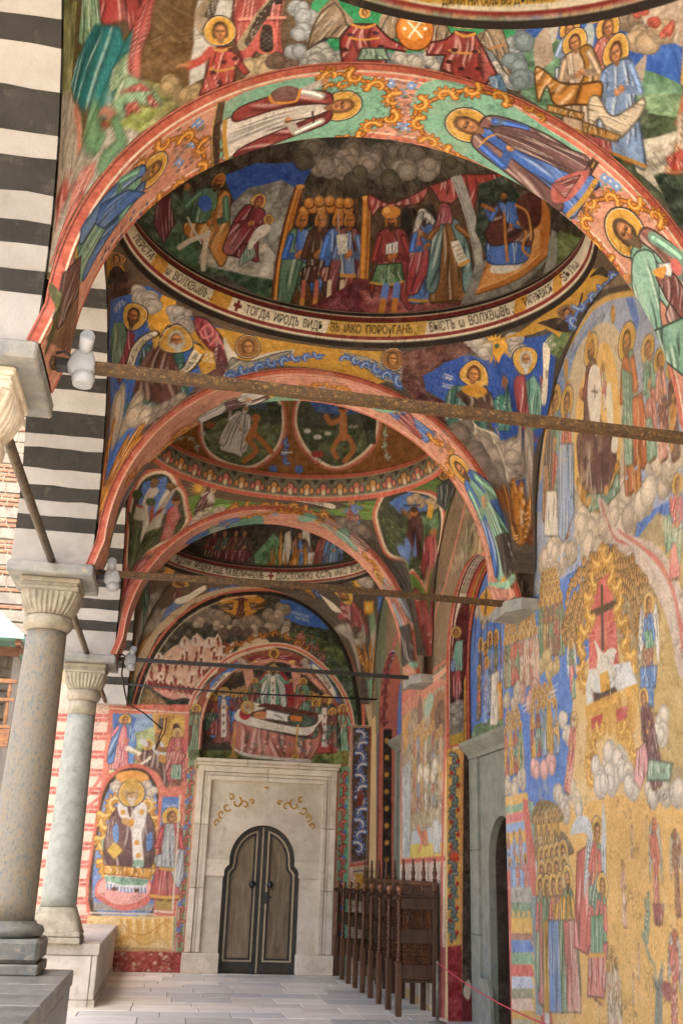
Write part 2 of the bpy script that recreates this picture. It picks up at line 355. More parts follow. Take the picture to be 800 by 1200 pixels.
        for q in (-.26, .26):
            s.line([T(face + q - .17, .12), T(face + q, .17), T(face + q + .17, .12)], r * .11, dk); s.ell(T(face + q, .07), r * .1, r * .09, dk, rot)
            s.line([T(face + q - .2, .3), T(face + q + .2, .32)], r * .09, sk * .5)
        s.line([T(face + .02, .2), T(face + .06, -.2), T(face - .06, -.24)], r * .09, sk * .55)
        s.line([T(face - .16, -.42), T(face + .16, -.42)], r * .11, '8a3a2c')
    def fig(s, foot, top, rob='9c3b34', man='3f6a8f', halo=1, pose=0, hair='4a3220', beard=None, skin='a9744a', hem=None, belt=None, wings=None, wd=1.0, flip=1, seat=0, hood=None, cut=0.0, hs=1.0, item=None):
        """a robed figure between foot and top (metric canvas coordinates)"""
        foot = np.asarray(foot, float); top = np.asarray(top, float); up = top - foot; H = np.hypot(*up); up = up / H; rt = np.array([up[1], -up[0]]) * flip * wd; g = s.rng()
        T = lambda a, b: foot + rt * a * H + up * b * H
        q = lambda L: [T(a, b) for a, b in L]; hb = .905; hr = .062 * hs
        if wings:
            for m in (-1, 1):
                P = cat_rom(q([(.05 * m, .80), (.16 * m, .92), (.27 * m, .86), (.33 * m, .62), (.30 * m, .36), (.22 * m, .50), (.13 * m, .58), (.07 * m, .66)]), True, 4)
                s.cloth(P, wings, T(.1 * m, 1) - T(.25 * m, 0), 7, .5, .3)
        if halo: s.halo(T(0, hb), H * .105 * hs, rim=halo != 2)
        if seat:
            s.cloth(cat_rom(q([(-.13, .80), (-.19, .60), (-.22, .34), (-.20, .04), (0, .0), (.20, .04), (.23, .34), (.19, .60), (.13, .80), (0, .84)]), True), rob, up, 6)
            s.cloth(cat_rom(q([(-.14, .80), (-.20, .52), (-.24, .40), (-.16, .26), (.08, .30), (.22, .22), (.25, .42), (.10, .46), (-.02, .58), (-.08, .80)]), True), man, rt * .9 + up * .5, 5)
        else:
            if not cut:
                for m in (-.055, .06): s.ell(T(m, .012), H * .035, H * .022, hx(skin) * .55)
            s.cloth(cat_rom(q([(-.11, .80), (-.125, .6), (-.115, .5), (-.15, .25), (-.165, cut + .03), (-.05, cut + .015), (.06, cut + .03), (.16, cut + .02), (.145, .25), (.11, .5), (.12, .6), (.105, .80), (0, .835)]), True, 4), rob, up, 6)
            if hem: s.line(q([(-.16, cut + .05), (0, cut + .035), (.155, cut + .045)]), H * .035, hem)
            if belt: s.line(q([(-.12, .53), (0, .515), (.115, .53)]), H * .03, belt)
            if man:
                v = g.integers(3)
                if v == 0: L = [(-.12, .81), (-.17, .6), (-.19, .38), (-.20, .14), (-.10, .12), (-.02, .3), (.10, .40), (.15, .5), (.02, .56), (-.05, .68), (-.04, .82)]
                elif v == 1: L = [(-.12, .81), (-.18, .55), (-.21, .16), (-.11, .14), (-.08, .5), (-.03, .80), (.03, .80), (.09, .5), (.13, .13), (.21, .16), (.18, .55), (.12, .81), (0, .84)]
                else: L = [(.12, .81), (.17, .6), (.20, .3), (.14, .14), (.02, .34), (-.13, .36), (-.15, .48), (.0, .52), (.05, .68), (.03, .82)]
                s.cloth(cat_rom(q(L), True, 4), man, up + rt * .2, 5)
        sh = hx(rob) * .8; aw = H * .062
        A = {0: [((-.10, .76), (-.16, .60), (-.03, .57)), ((.10, .76), (.155, .60), (.05, .64))], 1: [((-.10, .76), (-.17, .62), (-.21, .78)), ((.10, .76), (.15, .58), (.03, .52))],
             2: [((-.10, .76), (-.19, .66), (-.27, .70)), ((.10, .76), (.19, .66), (.27, .70))], 3: [((-.10, .76), (-.15, .58), (-.01, .60)), ((.10, .76), (.15, .58), (.02, .62))],
             4: [((-.10, .76), (-.16, .58), (-.06, .48)), ((.10, .76), (.19, .70), (.25, .82))]}[pose]
        for a, b, c in A:
            s.line(q([a, b, c]), aw, sh, False); s.line(q([a, ((a[0] + b[0]) / 2, (a[1] + b[1]) / 2 + .01), b]), aw * .35, np.clip(hx(rob) * 1.25, 0, 1), False)
            s.ell(T(*c), H * .027, H * .032, skin); s.ell(T(c[0], c[1] + .012), H * .014, H * .02, np.clip(hx(skin) * 1.2, 0, 1))
        if item == 'scroll':
            P = q([(.03, .64), (.10, .66), (.13, .40), (.09, .26), (.04, .28), (.06, .42)]); s.poly(cat_rom(P, True), 'd9cdb0'); s.line(q([(.06, .6), (.09, .3)]), H * .012, '5a4a38')
        if item == 'book': s.poly(q([(-.02, .56), (.08, .57), (.09, .70), (-.01, .69)]), 'c08a34'); s.line(q([(.03, .57), (.04, .69)]), H * .01, '6a3a20')
        if item == 'cross': s.line(q([(.04, .5), (.06, .78)]), H * .014, '2a1c12'); s.line(q([(.01, .70), (.10, .71)]), H * .014, '2a1c12')
        if item == 'stole': s.poly(q([(-.035, .79), (.035, .79), (.04, .12), (-.04, .12)]), 'd6d0c2'); [s.line(q([(0, b), (0, b + .05)]), H * .018, '5a3030') or s.line(q([(-.02, b + .03), (.02, b + .03)]), H * .014, '5a3030') for b in (.2, .34, .48, .62)]
        if item == 'staff': s.line(q([(.2, .0), (.17, .98)]), H * .012, '5a3a1c')
        s.head(T(.0, hb - .005), H * hr, up, hair, beard, skin, hood, g.uniform(-.1, .16))
    def crowd(s, a, b, n, rows, h, cols, gap=.6, gold='b98a3c'):
        """rows of haloed heads over robes; a,b = left and right foot of the front row"""
        a, b = np.asarray(a, float), np.asarray(b, float); g = s.rng(); up = np.array([0, 1.0])
        for r in range(rows - 1, -1, -1):
            m = n - (r % 2)
            for i in range(m):
                t = (i + .5 + (.0 if r % 2 == 0 else .0)) / m; f = a + (b - a) * (.5 + (t - .5) * (1 - .10 * r)) + up * r * h * .11 * gap / .6
                c = cols[g.integers(len(cols))]
                if r == 0: s.fig(f, f + up * h * g.uniform(.96, 1.02), c, cols[g.integers(len(cols))], 1, int(g.integers(0, 5)) if g.random() < .4 else 3, beard=[None, None, '8d8577', '3c2a1c'][g.integers(4)], wd=.8)
                else: s.halo(f + up * h * .9, h * .1, gold); s.head(f + up * h * .895, h * .058, up)
    def scrollw(s, path, wd, col, hi, lo, n=6, side=1):
        """running acanthus scroll along a path (metric), alternating curls"""
        P = cat_rom(path, False, 10); d = np.r_[0, np.cumsum(np.hypot(*np.diff(P, axis=0).T))]; Lg = d[-1]
        at = lambda t: np.array([np.interp(t * Lg, d, P[:, 0]), np.interp(t * Lg, d, P[:, 1])])
        s.line(P, wd * .22, lo, False); s.line(P, wd * .13, col, False)
        for i in range(n):
            t = (i + .5) / n; c = at(t); tg = at(min(t + .01, 1)) - at(max(t - .01, 0)); tg = tg / (np.hypot(*tg) + 1e-9); nr = np.array([-tg[1], tg[0]]); sd = side * (1 if i % 2 else -1)
            th = np.linspace(0, 4.4, 16); r = wd * .40 * (1 - th / 5.8)
            sp = np.array([c + nr * sd * wd * .08 + tg * rr * math.cos(q + 2.6) + nr * sd * rr * math.sin(q + 2.6) for q, rr in zip(th, r)])
            w = np.linspace(.34, .13, 16) * wd * .8
            s.line(sp, w * 1.25, lo, False); s.line(sp, w, col, False); s.line(sp + (tg - nr) * wd * .012, w * .35, hi, False)
            for k in (1, 3, 5, 7, 9):
                o = sp[k] - (c + nr * sd * wd * .08); o = o / (np.hypot(*o) + 1e-9)
                s.ell(sp[k] + o * wd * .15, wd * .13, wd * .085, lo, math.atan2(o[1], o[0]), 0, 10); s.ell(sp[k] + o * wd * .14, wd * .105, wd * .06, col, math.atan2(o[1], o[0]), 0, 10)
    def leafs(s, base, tips, wd, col, hi, lo):
        """a spray of acanthus leaves from base towards each tip"""
        base = np.asarray(base, float)
        for t in tips:
            t = np.asarray(t, float); d = t - base; n = np.array([-d[1], d[0]]) / (np.hypot(*d) + 1e-9)
            P = cat_rom([base, base + d * .3 + n * wd * .35, base + d * .6 + n * wd * .5, base + d * .85 + n * wd * .42, t + n * wd * .1, t - n * wd * .25, base + d * .8 - n * wd * .35, base + d * .4 - n * wd * .4], True, 4)
            s.poly(P + n * wd * .04, hx(lo)); s.cloth(P, col, d, 3, .5, .45); s.line([base + d * .1, base + d * .5 + n * wd * .06, base + d * .92], wd * .09, hi)
            s.ell(t - d * .04, wd * .24, wd * .24, lo, 0, 0, 12); s.ell(t - d * .04, wd * .18, wd * .18, col, 0, 0, 12); s.ell(t - d * .05, wd * .09, wd * .09, hi, 0, 0, 10)
    def hills(s, P, col, n=30):
        P = np.asarray(P, float); s.poly(P, col, .2); g = s.rng(); w, cov = s.cover(P)
        if w is None: return
        i0, i1, j0, j1 = w; X, Y = s.XY(w)
        k = fbm(X * 4 + Y * 2, Y * 9 - X * 3, s.seed, 3); c = hx(col)
        m = np.clip((k - .54) * 5, 0, 1) * cov * .45; s.put(w, m, np.clip(c * 1.45 + .04, 0, 1), .05)
        m = np.clip((.46 - k) * 5, 0, 1) * cov * .45; s.put(w, m, c * .5, .05)
    def text(s, txt, path, h, col, sq=.72):
        """lettering along a path; h = cap height, canvas metres"""
        P = cat_rom(path, False, 8); d = np.r_[0, np.cumsum(np.hypot(*np.diff(P, axis=0).T))]
        tris, wid = glyphs(txt.replace('Ѡ', 'ω').replace('✝', '✚'))   # the font's own capitals close up
        k = h / .72; kx = k * sq
        if d[-1] > 0 and wid * kx > d[-1]: kx = d[-1] / wid
        x0 = (d[-1] - wid * kx) / 2; T = tris.reshape(-1, 2); t = T[:, 0] * kx + x0
        px = np.interp(t, d, P[:, 0]); py = np.interp(t, d, P[:, 1]); e = 1e-2 * d[-1]
        tx = np.interp(t + e, d, P[:, 0]) - np.interp(t - e, d, P[:, 0]); ty = np.interp(t + e, d, P[:, 1]) - np.interp(t - e, d, P[:, 1]); l = np.hypot(tx, ty) + 1e-9
        yy = (T[:, 1] - .36) * k; Q = np.c_[px - ty / l * yy, py + tx / l * yy].reshape(-1, 3, 2)
        w = s.win(Q.reshape(-1, 2)); acc = None
        for q in Q:
            ww, c = s.cover(q)
            if ww is None: continue
            if acc is None: acc = np.zeros((w[3] - w[2], w[1] - w[0]))
            v = acc[ww[2] - w[2]:ww[3] - w[2], ww[0] - w[0]:ww[1] - w[0]]; v += c
        if acc is not None: s.put(w, np.clip(acc * 1.25, 0, 1), col, 0)
    def frame(s, P, wd, cols, smooth=True):
        for i, c in enumerate(cols): s.line(P, wd * (1 - i / len(cols)), c, smooth)
    def age(s, fade=.10, worn=.35, tint='b59a78', sd=3):
        """faded pigment, rubbed patches and hairline cracks over the whole painting"""
        X, Y = s.XY((0, len(s.U), 0, len(s.V))); n = fbm(X * 2.2, Y * 2.2, sd, 4); m = fbm(X * 9, Y * 9, sd + 9, 3); g = hx(tint)
        k = (fade + worn * np.clip((n - .56) * 5, 0, 1) * np.clip((m - .46) * 6, 0, 1))[..., None]
        s.C = s.C * (1 - k) + g * k
        q = np.clip((fbm(X * 5.5, Y * 5.5, sd + 40, 3) - .60) * 8, 0, 1) * np.clip((vnoise(X * 60, Y * 60, sd) - .5) * 5, 0, 1)
        s.C *= 1 - .2 * q[..., None]
        r = np.abs(fbm(X * 1.3 + .4 * m, Y * 1.3, sd + 77, 3) - .5); s.C *= (1 - .16 * np.clip(1 - r / .002, 0, 1))[..., None]
        s.C *= (.90 + .2 * fbm(X * 1.1, Y * 1.1, sd + 5, 3))[..., None]
def glyphs(txt, _c={}):
    """triangles and width of a line of lettering; hard and soft signs are drawn here"""
    if txt in _c: return _c[txt]
    out, x = [], 0.0
    for part in re.split('([ЪЬ])', txt):
        if not part: continue
        if part in 'ЪЬ':
            o = .13 if part == 'Ъ' else .02
            for x0, y0, x1, y1 in ([(0, .64, .14, .73)] if part == 'Ъ' else []) + [(o, 0, o + .1, .73), (o + .1, .36, o + .33, .44), (o + .1, 0, o + .33, .08), (o + .31, .04, o + .41, .40)]:
                out.append(np.array([[(x0, y0), (x1, y0), (x1, y1)], [(x0, y0), (x1, y1), (x0, y1)]]) + [x, 0])
            x += o + .47; continue
        cu = bpy.data.curves.new('lettering', 'FONT'); cu.body = part; cu.resolution_u = 2; cu.size = 1.0
        o = bpy.data.objects.new('lettering', cu); COL.objects.link(o); bpy.context.view_layer.update()
        me = o.evaluated_get(bpy.context.evaluated_depsgraph_get()).to_mesh(); me.calc_loop_triangles()
        v = np.array([q.co[:2] for q in me.vertices]); t = np.array([q.vertices[:] for q in me.loop_triangles], int)
        if len(t): out.append(v[t] + [x, 0]); x += v[:, 0].max() + .07
        x += .28 * (len(part) - len(part.rstrip())) if len(t) else .28 * len(part)
        o.to_mesh_clear(); bpy.data.objects.remove(o); bpy.data.curves.remove(cu)
    _c[txt] = (np.concatenate(out) if out else np.zeros((0, 3, 2)), max(x, .1)); return _c[txt]
def rng_lin(*seg):
    """piecewise even spacing: (a, b, n), ..."""
    out = [np.linspace(a, b, n, endpoint=False) for a, b, n in seg]; return np.r_[tuple(out) + ([seg[-1][1]],)]
def sheet(cv, Pf, parts, parent, smooth=False):
    """vertices from Pf(U grid, V grid) -> xyz arrays; parts: list of (name, mask(uc, vc) or None, label)"""
    UU, VV = np.meshgrid(cv.U, cv.V); X, Y, Z = Pf(UU, VV); H, Wd = UU.shape
    co = np.stack([X, Y, Z], -1).reshape(-1, 3); lc = np.c_[s2l(np.clip(cv.C, 0, 1)).reshape(-1, 3), np.ones(H * Wd)]
    i = np.arange(H * Wd).reshape(H, Wd); F = np.stack([i[:-1, :-1], i[:-1, 1:], i[1:, 1:], i[1:, :-1]], -1)
    uc = (UU[:-1, :-1] + UU[1:, 1:]) / 2; vc = (VV[:-1, :-1] + VV[1:, 1:]) / 2; free = np.ones(uc.shape, bool); out = []
    for name, fn, lab in parts:
        m = free & (fn(uc, vc) if fn else True); free &= ~m
        if name is None or not m.any(): continue
        f = F[m]; ids, inv = np.unique(f, return_inverse=True); inv = inv.reshape(-1, 4)
        me = bpy.data.meshes.new(name); me.vertices.add(len(ids)); me.vertices.foreach_set('co', co[ids].ravel())
        me.loops.add(inv.size); me.loops.foreach_set('vertex_index', inv.ravel().astype(np.int32))
        me.polygons.add(len(inv)); me.polygons.foreach_set('loop_start', np.arange(0, inv.size, 4, dtype=np.int32))
        me.update(calc_edges=True)
        a = me.color_attributes.new('paint', 'FLOAT_COLOR', 'POINT'); a.data.foreach_set('color', lc[ids].astype(np.float32).ravel())
        o = link(name, me, FR, parent, smooth)
        if lab: o['label'] = lab
        out.append(o)
    return out
# ---------------------------------------------------------------- shapes of the painted surfaces: (u, v) in metres -> point
VAULTS = {'B0': (3.055, 1.18, 2.10, 1.68, 6.76, 1.775), 'B1': (7.205, 1.18, 2.10, 1.68, 6.72, 1.775), 'B2': (11.355, 1.14, 1.95, 1.69, 6.54, 1.775), 'B3': (15.62, 1.16, 1.93, 1.74, 6.46, 1.90)}
VA, VB, VC, VD, KU = 0.0, 2.6, 3.0, 5.6, 2.3
def vault_pt(key, u, v):
    yc, cx, Rx, Ry, zr, hy = VAULTS[key]; ph = u / KU; sx, cyy = np.sin(ph), np.cos(ph)
    x0, x1 = XL, XW - .02
    tx = np.where(sx > 0, (x1 - cx) / np.maximum(sx, 1e-6), (x0 - cx) / np.minimum(sx, -1e-6)); ty = hy / np.maximum(np.abs(cyy), 1e-6)
    t = np.minimum(tx, ty); bx = cx + sx * t; by = cyy * t; endw = ty <= tx
    z_end = 4.45 + np.sqrt(np.maximum(2.03 ** 2 - (bx - XC) ** 2, 0)); z_l = 4.45 + np.sqrt(np.maximum(1.78 ** 2 - by ** 2, 0))
    z_r = np.where(np.abs(by) < 1.74, 4.80 + np.sqrt(np.maximum(1.74 ** 2 - by ** 2, 0)), 4.45 + .35 * np.clip((hy - np.abs(by)) / .05, 0, 1))
    zb = np.where(endw, z_end, np.where(sx > 0, z_r, z_l))
    k = 1 / np.sqrt((sx / Rx) ** 2 + (cyy / Ry) ** 2); rx, ry = sx * k, cyy * k
    s = np.clip(v / VB, 0, 1); A = math.radians(66); a = s * A
    h = (1 - np.cos(a)) / (1 - math.cos(A)); g = np.sin(a) / math.sin(A)
    x = bx + (cx + rx - bx) * h; y = by + (ry - by) * h; z = zb + (zr - zb) * g
    q = np.clip((v - VB) / (VC - VB), 0, 1); m = v > VB
    f = 1 - .025 * np.sin(q * pi) - .02 * q
    x = np.where(m, cx + rx * f, x); y = np.where(m, ry * f, y); z = np.where(m, zr + .40 * q, z)
    d = np.clip((v - VC) / (VD - VC), 0, 1); m = v > VC; b = d * pi / 2
    x = np.where(m, cx + rx * .99 * np.cos(b), x); y = np.where(m, ry * .99 * np.cos(b), y); z = np.where(m, zr + .40 + 1.75 * np.sin(b), z)
    return x, y + yc, z
ARCHES = {'A1': Y1, 'A2': Y2, 'A3': Y3}; UL = pi * RA
def arch_pt(key, u, v):
    """u from the left foot over the crown, v from the far edge (0) to the near edge (.6); beyond that the edge turns up the faces"""
    ym = ARCHES[key]; th = pi - np.clip(u, 0, UL) / RA; e = np.where(v > .6, v - .6, np.where(v < 0, -v, 0)); R = RA + e
    x = XC + R * np.cos(th); z = 4.45 + R * np.sin(th) - np.where(u < 0, -u, 0) - np.where(u > UL, u - UL, 0)
    x = x - .28 * np.where(u < 0, -u, 0) + .28 * np.where(u > UL, u - UL, 0)          # the feet draw back on to their blocks
    return x, ym + .3 - np.clip(v, 0, .6) + 0 * u, z
RECESS = {2: (11.30, 4.17, 1.15), 3: (16.0, 4.2, .90)}; RD = .33
def recess_path(k, u):
    """u climbs the far jamb, goes over the arch and down the near jamb"""
    yc, zs, R = RECESS[k]; th = np.clip((u - zs) / R, 0, pi)
    y = yc + R * np.cos(th); z = np.where(u < zs, u, np.where(u > zs + pi * R, zs - (u - zs - pi * R), zs + R * np.sin(th)))
    return y, z
def surf_pt(key, u, v):
    if key == 'EW': return u, YE - end_relief(u, v) + 0 * u, v
    if key == 'RW': return XW + 0 * u, -u, v
    if key in VAULTS: return vault_pt(key, u, v)
    if key in ARCHES: return arch_pt(key, u, v)
    if key[:2] == 'LN': return XW + RD + 0 * u, -u, v
    if key[:2] == 'RV': y, z = recess_path(int(key[2]), u); return XW + v, y, z
def end_relief(x, z):
    """how far the end wall's planes stand out (+) or lie back (-)"""
    r = np.hypot(x - 1.56, np.maximum(z - 3.94, 0)); inn = (r < 1.17)
    return np.where(inn, -.16, 0.0)
QL = .94                                                  # vertex density of the painted sheets
def dens(*seg): return rng_lin(*[(a, b, max(2, int(n * QL))) for a, b, n in seg])
def val(t):
    """one field of a paint line: number, colour, list or key=value options"""
    if t[:1] == '[': return t[1:-1].replace('"', '').split(',')
    try: return float(t) if '.' in t or len(t) < 5 else t
    except ValueError: return t
def opts(t): return {k: (float(v) if re.fullmatch(r'-?[0-9.]+', v) and len(v) < 5 else v) for k, v in (q.split('=') for q in t.split(',') if q)}
def paint(cv, cmds):
    """paint lines: op|metric scale|first point and steps (5 mm)|settings"""
    for c in cmds.strip().split('\n') if cmds else []:
        op, ms, fl, *a = c.split('|'); m = [float(t) for t in ms.split()]; cv.M = np.array(m).reshape(2, 2) if m else np.eye(2)
        P = np.cumsum(np.array(fl.split(), float).reshape(-1, 2), 0) / 200 @ cv.M.T
        a = [(opts(t) if k == {'f': 2, 'h': 1, 'cr': 4}.get(op) else t if k in {'p': (0,), 's': (0,), 'l': (0,), 'lt': (0,), 'k': (0,), 'f': (0, 1), 'c': (0,), 'e': (0,), 'hs': (1,), 'hl': (0,), 't': (0, 2), 'w': (2, 3, 4), 'a': (1, 2, 3), 'g': (0,), 'gl': (2,), 'ring': (0,)}.get(op, ()) else val(t)) for k, t in enumerate(a)]
        if op == 'ring': ring_base(cv, a[0])
        elif op == 'p': cv.poly(P, a[0], a[1])
        elif op == 's': cv.poly(cat_rom(P, True), a[0], a[1])
        elif op == 'l': cv.line(P, a[1], a[0], bool(a[2]))
        elif op == 'lt': cv.line(P, np.linspace(a[1], a[2], len(P)), a[0])
        elif op == 'k': cv.cloth(cat_rom(P, True, 4) if a[4] else P, a[0], (a[2], a[3]), a[1])
        elif op == 'f': cv.fig(P[0], P[1], a[0], a[1] or None, **a[2])
        elif op == 'h':
            d = P[1] - P[0]; r = np.hypot(*d); d = d / r; k = dict(a[1]); gold = k.pop('gold', 'c9963a')
            if a[0]: cv.halo(P[0], r, gold, a[0] == 1)
            cv.head(P[0] - d * r * .06, r * .60, d, **k)
        elif op == 'c': cv.cloud(P, a[1], a[0])
        elif op == 'e':
            for q in P: cv.ell(q, a[1], a[1] * a[2], a[0])
        elif op == 'hs':                                   # a company of small haloed heads
            for q in P:
                for col, k, dy in (('2c1c10', 1.22, 0), (a[1], 1, 0), ('a8744a', .58, -.25), ('5a3a20', .42, .4)): cv.ell(q + (0, dy * a[0]), k * a[0], k * a[0], col, 0, .04, 12)
        elif op == 'hl': cv.halo(P[0], a[1], a[0])
        elif op == 't': cv.text(a[0], P, a[1], a[2], a[3])
        elif op == 'w': cv.scrollw(P, a[0], a[2], a[3], a[4], int(a[1]), a[5])
        elif op == 'a': cv.leafs(P[0], P[1:], a[0], a[1], a[2], a[3])
        elif op == 'g': cv.hills(P, a[0])
        elif op == 'fr': cv.frame(P, a[0], a[1], bool(a[2]))
        elif op == 'gl': cv.glow(P[0], a[0], a[1], a[2], int(a[3]))
        elif op == 'cr': cv.crowd(P[0], P[1], int(a[0]), int(a[1]), a[2], a[3], **a[4])
    cv.M = np.eye(2)
# ---------------------------------------------------------------- ground, paving
gr = MB(); gr.add([(-400, -400, -.45), (400, -400, -.45), (400, 400, -.45), (-400, 400, -.45)], [(0, 1, 2, 3)])
tag(gr.build('courtyard_ground', M_['earth']), kind='structure')
fl = MB(); fl.box(-2.1, 4.3, -4.2, 17.9, -.44, -.012); floor = tag(fl.build('floor', M_['joint']), kind='structure')
yy = -4.1; row = 0
while yy < 17.5:
    d = R_.choice((.40, .46, .54)) if yy > 8 else .9; d = min(d, 17.52 - yy)
    if d < .1: break
    x = -.74 if 9.62 > yy or yy > 13.2 else -2.08; blue = (row % 5 == 2)
    while x < 4.2:
        w = R_.uniform(.42, .95); w = 4.25 - x if x + w > 3.9 else w
        h = R_.uniform(-.0015, .0015); b = MB().box(x + .005, x + w - .005, yy + .005, yy + d - .005, -.03, h, .005)
        k = R_.random(); b.build('paving_slab', M_['pave_b' if (blue and k < .8) or k < .22 else ('pave_a' if k < .62 else 'pave_c')], floor); x += w
    yy += d; row += 1
# ---------------------------------------------------------------- stone benches that carry the columns
def bench(label, y0, y1, x0, x1, h, side, top, step):
    t = thing('stone_bench', label, 'stone bench', ((x0 + x1) / 2, (y0 + y1) / 2, -.012), 'stone benches under the arcade')
    MB().box(x0 + .03, x1 - .03, y0 + .03, y1 - .03, -.012, h - .1).build('core', M_['joint'], t)
    n = max(1, round((y1 - y0) / step)); 
    for i in range(n):
        a, b = y0 + (y1 - y0) * i / n, y0 + (y1 - y0) * (i + 1) / n; g = .004
        MB().box(x0 - .01, x1 + .01, a + g, b - g, h - .13, h + R_.uniform(-.003, .003), .012).build('coping_slab', M_[top], t)
        MB().box(x1 - .07, x1 - .004 + R_.uniform(-.004, .003), a + g, b - g, .08, h - .134, .008).build('side_slab', M_[side], t)
        MB().box(x1 - .07, x1 + .012, a + g, b - g, -.012, .076, .006).build('foot_slab', M_[side], t)
    for k, yv in ((0, y0), (1, y1)):
        s0, s1 = (yv - .004, yv + .06) if not k else (yv - .06, yv + .004)
        MB().box(x0 + .005, x1 - .075, s0, s1, .08, h - .134, .008).build('end_slab', M_[side], t)
        MB().box(x0 + .005, x1 - .075, s0, s1, -.012, .076, .006).build('end_foot_slab', M_[side], t)
    return t
bench('dark grey stone bench with slab sides under the nearest full column', 1.2, 9.61, -1.95, -.735, .735, 'slabdark', 'slabdark', .62)
bench('pale limestone bench block under the far column by the painted end wall', 13.22, 17.52, -1.95, -.732, .69, 'slablight', 'slablight', 1.05)
# ---------------------------------------------------------------- columns
def column(label, y, zb, shaft, cap, base, collar):
    t = thing('column', label, 'column', (COLX, y, zb), 'columns of the arcade'); x = COLX
    if collar == 0:
        b = MB(); b.box(x - .33, x + .33, y - .33, y + .33, zb, zb + .085, .012); b.box(x - .32, x + .32, y - .32, y + .32, zb + .09, zb + .27, .03); b.build('plinth', M_[base], t)
        MB().lathe([(.27, zb + .272), (.30, zb + .29), (.31, zb + .325), (.295, zb + .36), (.245, zb + .375), (.232, zb + .40)], x, y, 28).build('torus', M_[base], t); z0 = zb + .40
    else:
        b = MB(); b.box(x - .33, x + .33, y - .33, y + .33, zb, zb + .07, .01); b.box(x - .32, x + .32, y - .32, y + .32, zb + .075, zb + .13, .01); b.build('plinth', M_[cap], t)
        vs = []; n = 32
        for i in range(6):
            f = i / 5; z = zb + .13 + .27 * f; e = 2 + 14 * (1 - f) ** 2; r0 = .315 - .085 * f
            for k in range(n):
                a = 2 * pi * k / n; c, s = math.cos(a), math.sin(a); r = r0 / ((abs(c) ** e + abs(s) ** e) ** (1 / e)); vs.append((x + r * c, y + r * s, z))
        m = MB(); m.add(vs, [(i * n + k, i * n + (k + 1) % n, (i + 1) * n + (k + 1) % n, (i + 1) * n + k) for i in range(5) for k in range(n)], True); m.f += [tuple(range(5 * n, 6 * n))]; m.sm += [False]
        m.build('chamfered_base', M_[cap], t); z0 = zb + .40
    zt = 3.60; n = 14; zs = 3.42 if collar else zt
    MB().lathe([(.218 - .040 * (i / n) ** 1.3, z0 + (zs - z0) * i / n) for i in range(n + 1)], x, y, 32).build('shaft', M_[shaft], t)
    if collar: MB().lathe([(.181, zs + .002), (.179, zt)], x, y, 32).build('collar', M_[cap], t)
    MB().lathe([(.178, zt + .002), (.20, zt + .015), (.222, zt + .05), (.226, zt + .09), (.212, zt + .125), (.196, zt + .14)], x, y, 32).build('neck_ring', M_[cap], t)
    m = MB(); n = 68; vs = []; L = ((.0, 2.0, .198), (.15, 2.3, .218), (.4, 3.0, .240), (.7, 4.5, .252), (1, 8, .258))
    for f, e, r0 in L:
        for k in range(n * 2):
            a = 2 * pi * k / (n * 2); c, s = math.cos(a), math.sin(a); r = r0 / ((abs(c) ** e + abs(s) ** e) ** (1 / e)); r += (.007 if k % 4 < 2 else -.006) * (1 if .1 < f < 1 else .5) + R_.uniform(-.002, .002); vs.append((x + r * c, y + r * s, zt + .142 + .20 * f))
    N = n * 2; m.add(vs, [(i * N + k, i * N + (k + 1) % N, (i + 1) * N + (k + 1) % N, (i + 1) * N + k) for i in range(len(L) - 1) for k in range(N)]); m.build('fluted_bell', M_[cap], t)
    b = MB(); b.box(x - .262, x + .262, y - .262, y + .262, zt + .345, zt + .39, .008); b.box(x - .25, x + .25, y - .25, y + .25, zt + .39, zt + .42, .004); b.box(x - .268, x + .268, y - .268, y + .268, zt + .42, 4.068, .01); b.build('capital_block', M_[cap], t)
    MB().box(x - .384, x + .384, y - .384, y + .384, 4.07, 4.17, .012).build('abacus', M_['abacus'], t)
    return t
column('column at the left picture edge of which only the pale capital shows', Y1, .735, 'shaft', 'cream', 'base', 0)
column('thick mottled stone column nearest the viewer on a dark square base', Y2, .735, 'shaft', 'capital', 'base', 0)
column('slimmer grey green column with pale collar on the light bench', Y3, .69, 'shaft2', 'capital', 'base', 1)
